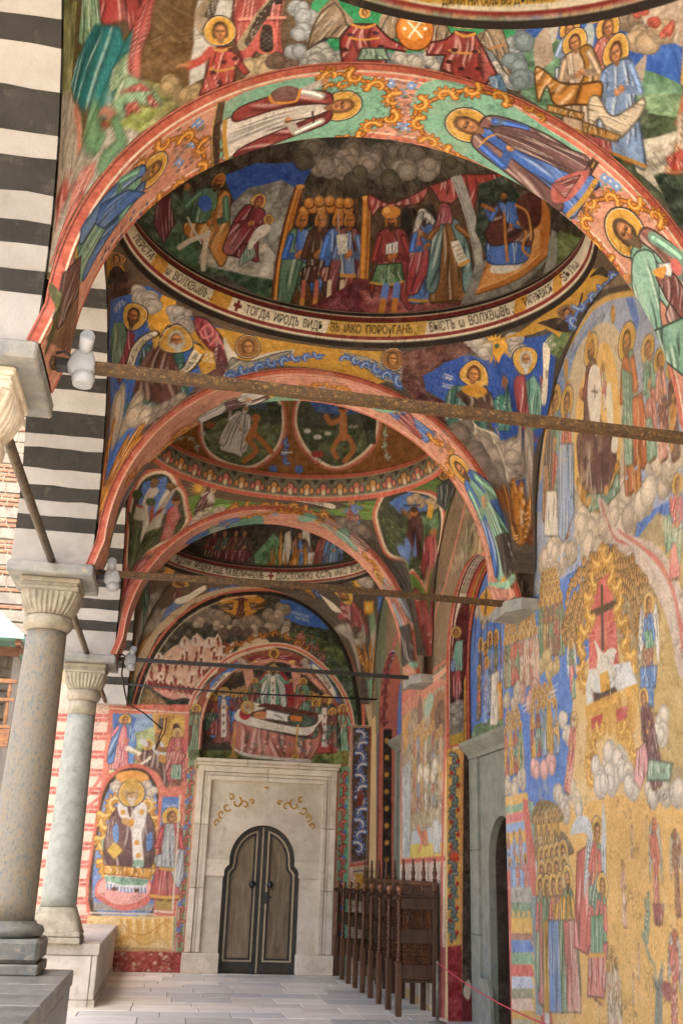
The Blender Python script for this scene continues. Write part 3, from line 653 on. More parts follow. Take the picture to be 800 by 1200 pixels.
# ---------------------------------------------------------------- striped arcade arches
VB_ = [-9.0, 1.5, 6, 10.8, 15.3, 20.3, 26.6, 30.8, 38, 45, 49.5, 58, 65, 73, 81]
VB_ = VB_ + [180 - a for a in VB_[::-1]]
def arcade(yc, yend, label):
    t = thing('striped_arch', label, 'arch', (-1.3, yc, 4.172), 'striped arches of the arcade'); R = 1.78; d = yend - yc - R
    def pt(a, r):
        a_ = math.radians(a)
        if a <= 0: return (yc + r, 4.45 + a / 9.0 * .278)
        if a >= 180: return (yc - r, 4.45 - (a - 180) / 9.0 * .278)
        return (yc + r * math.cos(a_), 4.45 + r * math.sin(a_))
    jit = [[R_.uniform(-.22, .22) for _ in range(6)] for _ in range(len(VB_) + 1)]
    for i in range(len(VB_) - 1):
        a0, a1 = VB_[i], VB_[i + 1]; n = 4; A = [a0 + (a1 - a0) * k / n for k in range(n + 1)]
        dk = (i % 2 == 1) if i < 15 else (i % 2 == 1); b = .004 if dk else 0
        xs = np.linspace(-1.66, XL - .012, 6); vs = []; m = MB(); n1 = n + 1
        for rr in (R + b, R + .26):
            for q, x in enumerate(xs):
                for k in range(n1):
                    e = jit[i][q] * (1 - k / n) + jit[i + 1][q] * k / n; y_, z_ = pt(A[k] + (e if 0 < i < len(VB_) - 2 or 0 < k < n else 0), rr); vs.append((x, y_, z_))
        I = lambda s_, q, k: s_ * 6 * n1 + q * n1 + k; fs = []
        for q in range(5):
            for k in range(n): fs += [(I(0, q, k), I(0, q, k + 1), I(0, q + 1, k + 1), I(0, q + 1, k)), (I(1, q, k), I(1, q + 1, k), I(1, q + 1, k + 1), I(1, q, k + 1))]
            for k in (0, n): fs += [(I(0, q, k), I(0, q + 1, k), I(1, q + 1, k), I(1, q, k))]
        for q in (0, 5):
            for k in range(n): fs += [(I(0, q, k), I(1, q, k), I(1, q, k + 1), I(0, q, k + 1))]
        m.add(vs, fs); m.build('voussoir', M_['black' if dk else 'white'], t)
    ra = arc(yc, 4.45, R + .27, 0, pi, 40); top = [(y, 9.0) for y, z in ra]
    ra = [(yc + R + .27, 4.175)] + ra + [(yc - R - .27, 4.175)]; top = [(yc + R + .27, 9.0)] + top + [(yc - R - .27, 9.0)]
    MB().strip(ra, top, 'x', -1.64, XL - .06).build('spandrel', M_['white'], t)
    return t
arcade(7.205, Y2, 'black and white striped arch between the left edge column and the thick column')
arcade(11.355, Y3, 'black and white striped arch between the thick column and the far column')
arcade(15.49, YE, 'black and white striped arch from the far column to the end wall')
arcade(3.055, Y1, 'black and white striped arch at the top left corner of the picture')
for yv in (Y1, Y2, Y3):
    pass
# ---------------------------------------------------------------- vaults
INK, CRM, RED_, PNK, GOLD, BLU, GRN = '1f1813', 'd8ccb0', '7d2a24', 'c9705c', 'b8842c', '3b5f9e', '6f9a7c'
def band(cv, v0, v1, col, u0=-99, u1=99, mott=.08):
    P = np.array([(max(u0, cv.U[0] - 1), v0), (min(u1, cv.U[-1] + 1), v0), (min(u1, cv.U[-1] + 1), v1), (max(u0, cv.U[0] - 1), v1)]); cv.poly(P, col, mott)
UP = pi * KU
def vault_canvas(key):
    if key == 'B1': return Canvas(dens((-UP, -4.0, 50), (-4.0, 4.7, 720), (4.7, UP, 40)), dens((0, 2.6, 230), (2.6, 3.0, 48), (3.0, 4.75, 185), (4.75, VD, 14)), '6a5a48')
    if key == 'B0': return Canvas(dens((-UP, -2.7, 60), (-2.7, 3.4, 720), (3.4, UP, 50)), dens((0, 2.6, 200), (2.6, 3.0, 30), (3.0, VD, 30)), '6a5a48')
    if key == 'B2': return Canvas(dens((-UP, -3.9, 40), (-3.9, 4.5, 470), (4.5, UP, 30)), dens((0, 2.6, 150), (2.6, 3.0, 32), (3.0, 4.2, 96), (4.2, VD, 12)), '5a4f38')
    return Canvas(dens((-UP, -3.6, 36), (-3.6, 4.2, 360), (4.2, UP, 26)), dens((0, 2.6, 112), (2.6, 3.0, 30), (3.0, 3.9, 50), (3.9, VD, 16)), '54483a')
def vault_base(cv, key):
    for k in range(4):                                     # plain grounds so that no part is bare
        u = (k - 1.5) * UP / 2; band(cv, 0, 2.6, ('4a4238', '5b4a38')[k % 2], u - UP / 4, u + UP / 4)
    band(cv, 3.0, VD, '3d3a30')
    ring_base(cv, key)
def ring_base(cv, key):
    cv.M = np.eye(2)
    if key in ('B0', 'B1', 'B3'):
        band(cv, 2.58, 2.66, INK, mott=0); band(cv, 2.655, 2.675, CRM, mott=0); band(cv, 2.675, 2.71, RED_); band(cv, 2.71, 2.86, CRM, mott=.05)
        band(cv, 2.855, 2.875, INK, mott=0); band(cv, 2.875, 2.935, '6a1f1c'); band(cv, 2.93, 2.945, CRM, mott=0); band(cv, 2.945, 3.0, INK, mott=0); band(cv, 2.985, 2.998, '8d7f68', mott=0)
    else:
        band(cv, 2.58, 2.66, 'c8614a'); band(cv, 2.655, 2.67, CRM, mott=0); band(cv, 2.67, 2.92, '6c6a58'); band(cv, 2.92, 2.935, CRM, mott=0); band(cv, 2.935, 3.0, 'c8614a')
        n = 44
        for i in range(n):
            u = -UP + 2 * UP * (i + .5) / n; s = .72; cv.M = np.diag([s, 1.0]); c = ['c9705c', 'c98a4a'][i % 2]
            for dx, rr in ((-.07, .05), (.07, .05), (0, .07)): cv.ell((u * s + dx, 2.74 + (.05 if dx == 0 else 0)), rr * .8, rr, INK, 0, 0, 12); cv.ell((u * s + dx, 2.74 + (.05 if dx == 0 else 0)), rr * .62, rr * .82, c, 0, 0, 12)
            cv.ell((u * s, 2.72), .03, .04, 'e0c9a0', 0, 0, 10); w = u * s + .12; cv.poly([(w - .05, 2.91), (w + .05, 2.91), (w, 2.83)], '2c2a2a', 0)
            cv.M = np.eye(2)
DATA = {}
DATA['EW'] = """
p||-508 899 272 17 36 -757 -199 -67|d9bfae|0.06
p||-494 795 284 13 -4 -12 -278 -12|b8524c|0.16
l||-483 796 2 -14|d9bfae|0.0128|1
l||-452 798 2 -15|d9bfae|0.0128|1
l||-421 799 2 -14|d9bfae|0.0128|1
l||-390 801 2 -14|d9bfae|0.0129|1
l||-359 803 2 -15|d9bfae|0.0129|1
l||-327 804 1 -14|d9bfae|0.0129|1
l||-296 806 2 -14|d9bfae|0.013|1
l||-265 808 2 -15|d9bfae|0.013|1
l||-233 810 1 -15|d9bfae|0.013|1
p||-492 780 284 13 -5 -12 -277 -12|b8524c|0.16
l||-467 782 2 -14|d9bfae|0.0128|1
l||-436 784 2 -14|d9bfae|0.0128|1
l||-405 786 2 -15|d9bfae|0.0128|1
l||-374 787 2 -14|d9bfae|0.0129|1
l||-343 789 2 -14|d9bfae|0.0129|1
l||-311 791 1 -15|d9bfae|0.0129|1
l||-280 793 2 -15|d9bfae|0.0129|1
l||-249 794 2 -14|d9bfae|0.013|1
l||-217 796 1 -14|d9bfae|0.013|1
p||-486 734 283 12 -5 -12 -276 -11|b8524c|0.16
l||-475 735 2 -14|d9bfae|0.0127|1
l||-444 736 2 -14|d9bfae|0.0127|1
l||-413 738 2 -14|d9bfae|0.0127|1
l||-382 740 2 -15|d9bfae|0.0127|1
l||-351 741 2 -14|d9bfae|0.0128|1
l||-320 743 2 -14|d9bfae|0.0128|1
l||-289 744 2 -14|d9bfae|0.0128|1
l||-258 746 2 -14|d9bfae|0.0129|1
l||-226 748 1 -15|d9bfae|0.0129|1
p||-484 719 282 12 -4 -12 -276 -11|b8524c|0.16
l||-459 721 2 -14|d9bfae|0.0127|1
l||-428 723 2 -14|d9bfae|0.0127|1
l||-397 724 2 -14|d9bfae|0.0127|1
l||-366 726 1 -14|d9bfae|0.0127|1
l||-335 728 1 -15|d9bfae|0.0128|1
l||-304 729 1 -14|d9bfae|0.0128|1
l||-273 731 2 -14|d9bfae|0.0128|1
l||-242 733 2 -15|d9bfae|0.0129|1
l||-211 734 2 -14|d9bfae|0.0129|1
p||-478 674 281 11 -4 -12 -275 -10|b8524c|0.16
l||-466 674 1 -14|d9bfae|0.0126|1
l||-436 676 2 -14|d9bfae|0.0126|1
l||-405 677 1 -14|d9bfae|0.0126|1
l||-375 679 2 -14|d9bfae|0.0126|1
l||-344 680 2 -14|d9bfae|0.0127|1
l||-313 682 2 -14|d9bfae|0.0127|1
l||-282 683 2 -14|d9bfae|0.0127|1
l||-251 685 2 -14|d9bfae|0.0127|1
l||-220 686 2 -14|d9bfae|0.0128|1
p||-476 659 281 11 -5 -12 -274 -10|b8524c|0.16
l||-451 661 2 -14|d9bfae|0.0125|1
l||-420 662 2 -14|d9bfae|0.0126|1
l||-390 664 2 -14|d9bfae|0.0126|1
l||-359 665 2 -14|d9bfae|0.0126|1
l||-328 667 2 -14|d9bfae|0.0127|1
l||-297 668 1 -14|d9bfae|0.0127|1
l||-266 670 1 -14|d9bfae|0.0127|1
l||-235 671 1 -14|d9bfae|0.0127|1
l||-204 673 2 -14|d9bfae|0.0128|1
p||-470 614 280 10 -5 -11 -273 -10|b8524c|0.16
l||-458 614 1 -13|d9bfae|0.0124|1
l||-428 616 2 -14|d9bfae|0.0125|1
l||-398 617 2 -14|d9bfae|0.0125|1
l||-367 619 2 -14|d9bfae|0.0125|1
l||-336 620 1 -14|d9bfae|0.0126|1
l||-306 622 2 -14|d9bfae|0.0126|1
l||-275 623 2 -14|d9bfae|0.0126|1
l||-244 624 2 -13|d9bfae|0.0126|1
l||-213 626 1 -14|d9bfae|0.0127|1
p||-468 600 279 10 -4 -12 -273 -9|b8524c|0.16
l||-443 601 2 -13|d9bfae|0.0124|1
l||-413 603 2 -14|d9bfae|0.0125|1
l||-382 604 2 -14|d9bfae|0.0125|1
l||-352 606 2 -14|d9bfae|0.0125|1
l||-321 607 2 -14|d9bfae|0.0125|1
l||-290 608 1 -14|d9bfae|0.0126|1
l||-259 610 1 -14|d9bfae|0.0126|1
l||-228 611 1 -14|d9bfae|0.0126|1
l||-197 613 1 -14|d9bfae|0.0127|1
p||-462 555 278 9 -4 -11 -272 -9|b8524c|0.16
l||-451 555 2 -13|d9bfae|0.0123|1
l||-420 557 1 -14|d9bfae|0.0124|1
l||-390 558 2 -14|d9bfae|0.0124|1
l||-360 559 2 -13|d9bfae|0.0124|1
l||-329 561 1 -14|d9bfae|0.0124|1
l||-299 562 2 -14|d9bfae|0.0125|1
l||-268 563 2 -13|d9bfae|0.0125|1
l||-237 565 1 -14|d9bfae|0.0125|1
l||-207 566 2 -14|d9bfae|0.0126|1
p||-460 541 278 9 -5 -11 -271 -9|b8524c|0.16
l||-435 542 2 -13|d9bfae|0.0123|1
l||-405 544 2 -14|d9bfae|0.0123|1
l||-375 545 2 -14|d9bfae|0.0124|1
l||-344 546 1 -13|d9bfae|0.0124|1
l||-314 548 2 -14|d9bfae|0.0124|1
l||-283 549 1 -14|d9bfae|0.0125|1
l||-253 550 2 -13|d9bfae|0.0125|1
l||-222 552 2 -14|d9bfae|0.0125|1
l||-191 553 2 -14|d9bfae|0.0125|1
p||-454 497 277 8 -5 -11 -270 -8|b8524c|0.16
l||-443 497 2 -13|d9bfae|0.0122|1
l||-413 498 2 -13|d9bfae|0.0123|1
l||-383 500 2 -14|d9bfae|0.0123|1
l||-352 501 1 -14|d9bfae|0.0123|1
l||-322 502 2 -14|d9bfae|0.0123|1
l||-292 503 2 -13|d9bfae|0.0124|1
l||-261 505 1 -14|d9bfae|0.0124|1
l||-231 506 2 -14|d9bfae|0.0124|1
l||-200 507 1 -14|d9bfae|0.0124|1
p||-452 483 276 8 -4 -11 -270 -8|b8524c|0.16
l||-427 484 1 -13|d9bfae|0.0122|1
l||-397 485 1 -13|d9bfae|0.0122|1
l||-367 487 1 -14|d9bfae|0.0123|1
l||-337 488 2 -14|d9bfae|0.0123|1
l||-307 489 2 -13|d9bfae|0.0123|1
l||-276 490 1 -13|d9bfae|0.0123|1
l||-246 491 2 -13|d9bfae|0.0124|1
l||-215 493 1 -14|d9bfae|0.0124|1
l||-185 494 2 -14|d9bfae|0.0124|1
p||-446 439 275 8 -5 -11 -269 -8|b8524c|0.16
l||-435 439 2 -13|d9bfae|0.0121|1
l||-405 441 2 -14|d9bfae|0.0121|1
l||-375 442 1 -14|d9bfae|0.0122|1
l||-345 443 1 -14|d9bfae|0.0122|1
l||-315 444 2 -13|d9bfae|0.0122|1
l||-285 445 2 -13|d9bfae|0.0123|1
l||-255 446 2 -13|d9bfae|0.0123|1
l||-224 447 1 -13|d9bfae|0.0123|1
l||-194 449 2 -14|d9bfae|0.0123|1
p||-444 425 274 8 -4 -11 -269 -7|b8524c|0.16
l||-420 427 2 -14|d9bfae|0.0121|1
l||-390 428 2 -14|d9bfae|0.0121|1
l||-360 429 2 -13|d9bfae|0.0122|1
l||-330 430 2 -13|d9bfae|0.0122|1
l||-300 431 2 -13|d9bfae|0.0122|1
l||-270 432 2 -13|d9bfae|0.0122|1
l||-239 433 1 -13|d9bfae|0.0123|1
l||-209 435 2 -14|d9bfae|0.0123|1
l||-178 436 1 -14|d9bfae|0.0123|1
p||-438 382 273 7 -4 -11 -268 -6|b8524c|0.16
l||-427 382 1 -13|d9bfae|0.012|1
l||-398 383 2 -13|d9bfae|0.012|1
l||-368 385 2 -14|d9bfae|0.0121|1
l||-338 386 2 -14|d9bfae|0.0121|1
l||-308 387 1 -14|d9bfae|0.0121|1
l||-278 388 1 -14|d9bfae|0.0121|1
l||-248 389 2 -14|d9bfae|0.0122|1
l||-218 390 2 -13|d9bfae|0.0122|1
l||-187 391 1 -13|d9bfae|0.0122|1
p||-436 368 272 7 -4 -11 -267 -6|b8524c|0.16
l||-412 370 1 -13|d9bfae|0.012|1
l||-383 371 2 -13|d9bfae|0.012|1
l||-353 372 2 -13|d9bfae|0.0121|1
l||-323 373 2 -13|d9bfae|0.0121|1
l||-293 374 2 -13|d9bfae|0.0121|1
l||-263 375 2 -13|d9bfae|0.0121|1
l||-233 376 2 -13|d9bfae|0.0122|1
l||-202 377 1 -13|d9bfae|0.0122|1
l||-172 378 1 -13|d9bfae|0.0122|1
p||-431 326 272 6 -4 -11 -266 -6|b8524c|0.16
l||-420 326 2 -13|d9bfae|0.0119|1
l||-390 327 1 -13|d9bfae|0.0119|1
l||-361 328 2 -13|d9bfae|0.012|1
l||-331 329 2 -13|d9bfae|0.012|1
l||-301 330 1 -13|d9bfae|0.012|1
l||-271 331 1 -13|d9bfae|0.012|1
l||-241 332 1 -13|d9bfae|0.0121|1
l||-211 333 1 -13|d9bfae|0.0121|1
l||-181 334 1 -13|d9bfae|0.0121|1
p||-429 312 272 6 -5 -10 -265 -6|b8524c|0.16
l||-405 313 2 -13|d9bfae|0.0119|1
l||-375 314 1 -13|d9bfae|0.0119|1
l||-346 315 2 -13|d9bfae|0.012|1
l||-316 316 2 -13|d9bfae|0.012|1
l||-286 317 1 -13|d9bfae|0.012|1
l||-256 318 1 -13|d9bfae|0.012|1
l||-226 319 1 -13|d9bfae|0.0121|1
l||-196 320 1 -13|d9bfae|0.0121|1
l||-166 321 1 -13|d9bfae|0.0121|1
p||-423 270 270 5 -4 -10 -265 -5|b8524c|0.16
l||-413 270 2 -13|d9bfae|0.0118|1
l||-383 271 2 -13|d9bfae|0.0118|1
l||-354 272 2 -13|d9bfae|0.0119|1
l||-324 273 2 -13|d9bfae|0.0119|1
l||-294 274 1 -13|d9bfae|0.0119|1
l||-265 275 2 -13|d9bfae|0.0119|1
l||-235 276 2 -13|d9bfae|0.012|1
l||-205 277 1 -13|d9bfae|0.012|1
l||-175 277 1 -13|d9bfae|0.012|1
p||-421 257 270 5 -5 -11 -264 -5|b8524c|0.16
l||-397 258 1 -13|d9bfae|0.0118|1
l||-368 259 2 -13|d9bfae|0.0118|1
l||-339 260 2 -13|d9bfae|0.0119|1
l||-309 260 2 -12|d9bfae|0.0119|1
l||-279 261 1 -13|d9bfae|0.0119|1
l||-250 262 2 -13|d9bfae|0.0119|1
l||-220 263 2 -13|d9bfae|0.012|1
l||-190 264 2 -13|d9bfae|0.012|1
l||-160 265 1 -13|d9bfae|0.012|1
p||-416 215 269 5 -4 -11 -263 -4|b8524c|0.16
l||-405 215 2 -13|d9bfae|0.0117|1
l||-376 216 2 -13|d9bfae|0.0117|1
l||-347 217 2 -13|d9bfae|0.0118|1
l||-317 218 1 -13|d9bfae|0.0118|1
l||-288 218 2 -12|d9bfae|0.0118|1
l||-258 219 1 -13|d9bfae|0.0118|1
l||-228 220 1 -13|d9bfae|0.0119|1
l||-199 221 2 -13|d9bfae|0.0119|1
l||-169 222 1 -13|d9bfae|0.0119|1
p||-414 202 269 4 -5 -10 -263 -4|b8524c|0.16
l||-390 203 1 -13|d9bfae|0.0117|1
l||-361 204 2 -13|d9bfae|0.0117|1
l||-332 204 2 -12|d9bfae|0.0118|1
l||-302 205 1 -13|d9bfae|0.0118|1
l||-273 206 2 -13|d9bfae|0.0118|1
l||-243 207 1 -13|d9bfae|0.0118|1
l||-214 208 2 -13|d9bfae|0.0119|1
l||-184 208 2 -13|d9bfae|0.0119|1
l||-154 209 1 -13|d9bfae|0.0119|1
p||-408 160 267 4 -4 -10 -262 -4|b8524c|0.16
l||-398 161 2 -13|d9bfae|0.0116|1
l||-369 161 2 -12|d9bfae|0.0116|1
l||-340 162 2 -12|d9bfae|0.0117|1
l||-310 163 1 -13|d9bfae|0.0117|1
l||-281 164 1 -13|d9bfae|0.0117|1
l||-252 164 2 -12|d9bfae|0.0117|1
l||-222 165 1 -13|d9bfae|0.0118|1
l||-193 166 2 -13|d9bfae|0.0118|1
l||-163 167 2 -13|d9bfae|0.0118|1
p||-407 147 267 4 -4 -10 -261 -4|b8524c|0.16
l||-383 148 2 -12|d9bfae|0.0116|1
l||-354 149 2 -12|d9bfae|0.0116|1
l||-325 150 2 -13|d9bfae|0.0117|1
l||-296 151 2 -13|d9bfae|0.0117|1
l||-266 151 1 -12|d9bfae|0.0117|1
l||-237 152 2 -13|d9bfae|0.0117|1
l||-207 153 1 -13|d9bfae|0.0118|1
l||-178 153 2 -12|d9bfae|0.0118|1
l||-148 154 1 -13|d9bfae|0.0118|1
p||-246 826 17 1 1 -656 -19 0|c96a62|0.1
l||-287 535 24 34 23 43 18 43|c96a62|0.0559|1
l||-309 485 32 15 45 43|c96a62|0.0551|1
p||-182 815 17 120 59 156 111 124 120 51 171 30 135 -42 109 -86 67 -107 59 -244 -99 -5 -325 335 -194 -274|3a372c|0.15
p||-247 832 8 113 67 65 -10 -195|55604c|0.1
p||-246 826 51 122 26 -28 -8 -95|5a7a60|0.1
g||427 1208 113 -56 67 -107 46 -223 -86 -10 -52 149 -115 133|2c3a26
g||297 1151 86 -17 79 -4 96 -41 51 -122 -47 -3 -129 101|4a5a34
p||323 1258 77 -7 65 -47 47 -48 -115 11 -51 19|3560a8|0.1
t||351 1215 95 -19|ВОСКРЕСЕНIЕ|0.051|d8d4c8|0.72
t||370 1197 77 -17|МЕРТВЫХЪ|0.0478|d8d4c8|0.72
c||0 1161 47 26 44 -10 44 -9 44 -16 36 15 42 -16 29 40 23 -17 22 53|8a7a68|0.125
c||32 1148 74 -8 50 -9 80 6 61 14 23 49|a8977f|0.094
c||169 1126 -43 -9 86 5 62 5|5f4c42|0.093
gl||180 1228|0.1421|0.3158|b8782c|14
s||97 1222 44 39 81 6 51 -25 -41 -42 -42 -16 -51 9|c8862f|0.1
f||183 1184 -3 90|6a2e22||halo=2,pose=2,wd=1.0,skin=8a5c34
k||68 1233 50 -9 37 9 -4 -29 -43 0|5a3a1c|5|1.0|0.0|0
k||211 1237 38 -3 42 29 -28 -54 -44 3|5a3a1c|5|0.97|0.23|0
s||-135 937 18 52 33 27 27 32 40 28 4 22 32 -20 10 32 32 -23 18 8 36 2 15 -30 41 21 -15 -50 -21 -45 -62 -59 -12 -36 -36 -27 -53 21 -47 33|c9a088|0.12
s||-80 987 10 28 14 -27|d8c0a8|0.1
lt||-68 994 1 -21|7a2c26|0.048|0.024
e||-69 997|6a3a26|0.0256|1.0
lt||-91 986 2 -21|7a2c26|0.0479|0.024
e||-91 989|6a3a26|0.0255|1.0
lt||125 1017 4 -21|7a2c26|0.0488|0.0244
e||125 1020|6a3a26|0.026|1.0
s||-79 935 10 28 14 -26|d8c0a8|0.1
lt||-68 942 0 -21|7a2c26|0.0477|0.0238
e||-68 945|6a3a26|0.0254|1.0
lt||-85 984 -1 -21|7a2c26|0.0479|0.024
e||-86 987|6a3a26|0.0255|1.0
lt||128 1015 4 -21|7a2c26|0.0488|0.0244
e||128 1018|6a3a26|0.026|1.0
s||75 1063 10 28 15 -27|d8c0a8|0.1
lt||87 1070 0 -22|7a2c26|0.049|0.0245
e||87 1073|6a3a26|0.0261|1.0
lt||44 981 5 -21|7a2c26|0.0483|0.0241
e||44 984|6a3a26|0.0257|1.0
lt||108 1095 3 -22|7a2c26|0.0493|0.0246
e||108 1098|6a3a26|0.0262|1.0
s||43 1007 10 28 14 -27|d8c0a8|0.1
lt||54 1013 -1 -21|7a2c26|0.0485|0.0243
e||54 1016|6a3a26|0.0258|1.0
lt||-4 1032 6 -22|7a2c26|0.0485|0.0242
e||-4 1035|6a3a26|0.0258|1.0
lt||108 1038 0 -21|7a2c26|0.0489|0.0244
e||108 1041|6a3a26|0.026|1.0
s||109 1035 10 29 14 -27|d8c0a8|0.1
lt||120 1042 6 -21|7a2c26|0.0489|0.0245
e||120 1045|6a3a26|0.026|1.0
lt||103 1040 1 -21|7a2c26|0.0489|0.0244
e||103 1043|6a3a26|0.026|1.0
lt||34 1011 -2 -21|7a2c26|0.0484|0.0242
e||33 1014|6a3a26|0.0258|1.0
s||-54 916 10 28 14 -26|d8c0a8|0.1
lt||-42 923 -3 -21|7a2c26|0.0476|0.0238
e||-43 926|6a3a26|0.0253|1.0
lt||-113 906 0 -21|7a2c26|0.0473|0.0236
e||-114 909|6a3a26|0.0252|1.0
lt||16 997 1 -22|7a2c26|0.0483|0.0241
e||16 1000|6a3a26|0.0257|1.0
s||133 1050 10 28 15 -27|d8c0a8|0.1
lt||145 1057 1 -22|7a2c26|0.0491|0.0246
e||145 1060|6a3a26|0.0261|1.0
lt||-72 928 0 -21|7a2c26|0.0475|0.0238
e||-72 931|6a3a26|0.0253|1.0
lt||-29 938 0 -21|7a2c26|0.0477|0.0239
e||-30 941|6a3a26|0.0254|1.0
s||16 944 9 28 15 -27|d8c0a8|0.1
lt||27 950 -2 -21|7a2c26|0.048|0.024
e||27 953|6a3a26|0.0255|1.0
lt||-114 953 5 -21|7a2c26|0.0476|0.0238
e||-114 956|6a3a26|0.0253|1.0
lt||36 1036 1 -21|7a2c26|0.0486|0.0243
e||36 1039|6a3a26|0.0259|1.0
s||-91 938 9 27 14 -26|d8c0a8|0.1
lt||-80 944 -2 -21|7a2c26|0.0476|0.0238
e||-81 947|6a3a26|0.0254|1.0
lt||65 972 6 -21|7a2c26|0.0483|0.0241
e||65 975|6a3a26|0.0257|1.0
lt||76 971 -3 -22|7a2c26|0.0483|0.0241
e||76 974|6a3a26|0.0257|1.0
s||-56 897 9 27 14 -26|d8c0a8|0.1
lt||-45 903 4 -20|7a2c26|0.0475|0.0237
e||-45 906|6a3a26|0.0253|1.0
lt||-13 924 3 -21|7a2c26|0.0477|0.0238
e||-13 927|6a3a26|0.0254|1.0
lt||93 1061 -1 -22|7a2c26|0.049|0.0245
e||93 1064|6a3a26|0.0261|1.0
s||-23 1015 10 28 14 -27|d8c0a8|0.1
lt||-12 1022 1 -22|7a2c26|0.0484|0.0242
e||-12 1025|6a3a26|0.0258|1.0
lt||133 1079 -3 -22|7a2c26|0.0492|0.0246
e||133 1082|6a3a26|0.0262|1.0
lt||-119 957 5 -20|7a2c26|0.0476|0.0238
e||-119 960|6a3a26|0.0253|1.0
s||-43 985 9 28 14 -27|d8c0a8|0.1
lt||-32 991 -2 -21|7a2c26|0.0481|0.0241
e||-32 994|6a3a26|0.0256|1.0
lt||140 1071 -2 -22|7a2c26|0.0492|0.0246
e||139 1074|6a3a26|0.0262|1.0
lt||-116 973 -1 -22|7a2c26|0.0477|0.0239
e||-117 976|6a3a26|0.0254|1.0
s||41 1049 10 28 14 -27|d8c0a8|0.1
lt||52 1056 -2 -22|7a2c26|0.0488|0.0244
e||52 1059|6a3a26|0.026|1.0
lt||2 1016 7 -21|7a2c26|0.0484|0.0242
e||2 1019|6a3a26|0.0258|1.0
lt||-94 928 4 -21|7a2c26|0.0475|0.0237
e||-95 931|6a3a26|0.0253|1.0
s||-24 912 10 28 14 -27|d8c0a8|0.1
lt||-13 919 2 -21|7a2c26|0.0477|0.0238
e||-13 922|6a3a26|0.0254|1.0
lt||-63 959 -3 -21|7a2c26|0.0478|0.0239
e||-64 962|6a3a26|0.0254|1.0
lt||-17 1005 6 -21|7a2c26|0.0483|0.0241
e||-17 1008|6a3a26|0.0257|1.0
s||87 1032 10 28 14 -27|d8c0a8|0.1
lt||98 1039 -2 -22|7a2c26|0.0488|0.0244
e||98 1042|6a3a26|0.026|1.0
lt||-62 981 -1 -22|7a2c26|0.0479|0.024
e||-62 984|6a3a26|0.0255|1.0
lt||-62 906 -1 -21|7a2c26|0.0474|0.0237
e||-62 909|6a3a26|0.0252|1.0
s||-120 866 9 27 14 -26|d8c0a8|0.1
lt||-109 873 3 -21|7a2c26|0.047|0.0235
e||-109 876|6a3a26|0.025|1.0
lt||142 1075 5 -22|7a2c26|0.0492|0.0246
e||142 1078|6a3a26|0.0262|1.0
lt||52 978 4 -21|7a2c26|0.0483|0.0241
e||52 981|6a3a26|0.0257|1.0
s||-10 1027 10 29 14 -27|d8c0a8|0.1
lt||2 1034 -1 -21|7a2c26|0.0485|0.0243
e||1 1037|6a3a26|0.0258|1.0
lt||114 999 5 -21|7a2c26|0.0486|0.0243
e||113 1002|6a3a26|0.0259|1.0
lt||-35 945 4 -20|7a2c26|0.0478|0.0239
e||-36 948|6a3a26|0.0254|1.0
s||38 966 9 29 15 -27|d8c0a8|0.1
lt||49 973 2 -21|7a2c26|0.0482|0.0241
e||49 976|6a3a26|0.0257|1.0
lt||51 990 0 -21|7a2c26|0.0484|0.0242
e||51 993|6a3a26|0.0257|1.0
lt||128 1000 -3 -22|7a2c26|0.0486|0.0243
e||127 1003|6a3a26|0.0259|1.0
s||129 999 11 29 14 -27|d8c0a8|0.1
lt||141 1006 3 -21|7a2c26|0.0487|0.0244
e||141 1009|6a3a26|0.0259|1.0
lt||-111 875 -1 -21|7a2c26|0.0471|0.0235
e||-111 878|6a3a26|0.025|1.0
lt||138 1040 -3 -22|7a2c26|0.049|0.0245
e||138 1043|6a3a26|0.0261|1.0
s||-92 916 9 28 14 -27|d8c0a8|0.1
lt||-81 923 2 -21|7a2c26|0.0475|0.0237
e||-81 926|6a3a26|0.0253|1.0
lt||79 976 -1 -21|7a2c26|0.0483|0.0242
e||78 979|6a3a26|0.0257|1.0
lt||-122 866 -2 -21|7a2c26|0.047|0.0235
e||-122 869|6a3a26|0.025|1.0
s||96 1084 10 29 14 -28|d8c0a8|0.1
lt||107 1091 5 -22|7a2c26|0.0492|0.0246
e||107 1094|6a3a26|0.0262|1.0
lt||88 987 2 -21|7a2c26|0.0484|0.0242
e||88 990|6a3a26|0.0258|1.0
s||-27 1056 6 32 18 1 12 -30|cdb8a2|0.1
lt||-11 1082 1 -18|6a2a22|0.0305|0.0153
s||11 1065 7 32 18 1 12 -30|cdb8a2|0.1
lt||27 1091 2 -19|6a2a22|0.0306|0.0153
s||60 1062 7 32 18 1 11 -30|cdb8a2|0.1
lt||76 1088 2 -18|6a2a22|0.0307|0.0154
s||-111 996 6 31 17 1 12 -30|cdb8a2|0.1
lt||-96 1021 2 -18|6a2a22|0.0301|0.015
s||114 1035 7 31 18 1 11 -30|cdb8a2|0.1
lt||130 1061 2 -19|6a2a22|0.0307|0.0153
s||-129 934 101 -42 53 -26 -14 23 49 20 25 26 -50 -51 -9 -24 -79 13 -62 32|c98a7a|0.1
lt||-123 929 5 -21|6a2420|0.0356|0.0178
lt||-116 925 5 -21|6a2420|0.0356|0.0178
lt||-109 921 5 -20|6a2420|0.0355|0.0178
lt||-103 927 5 -21|6a2420|0.0356|0.0178
lt||-96 923 5 -21|6a2420|0.0356|0.0178
lt||-89 919 5 -20|6a2420|0.0356|0.0178
lt||-83 925 5 -21|6a2420|0.0356|0.0178
lt||-77 921 5 -21|6a2420|0.0356|0.0178
lt||-70 917 5 -20|6a2420|0.0356|0.0178
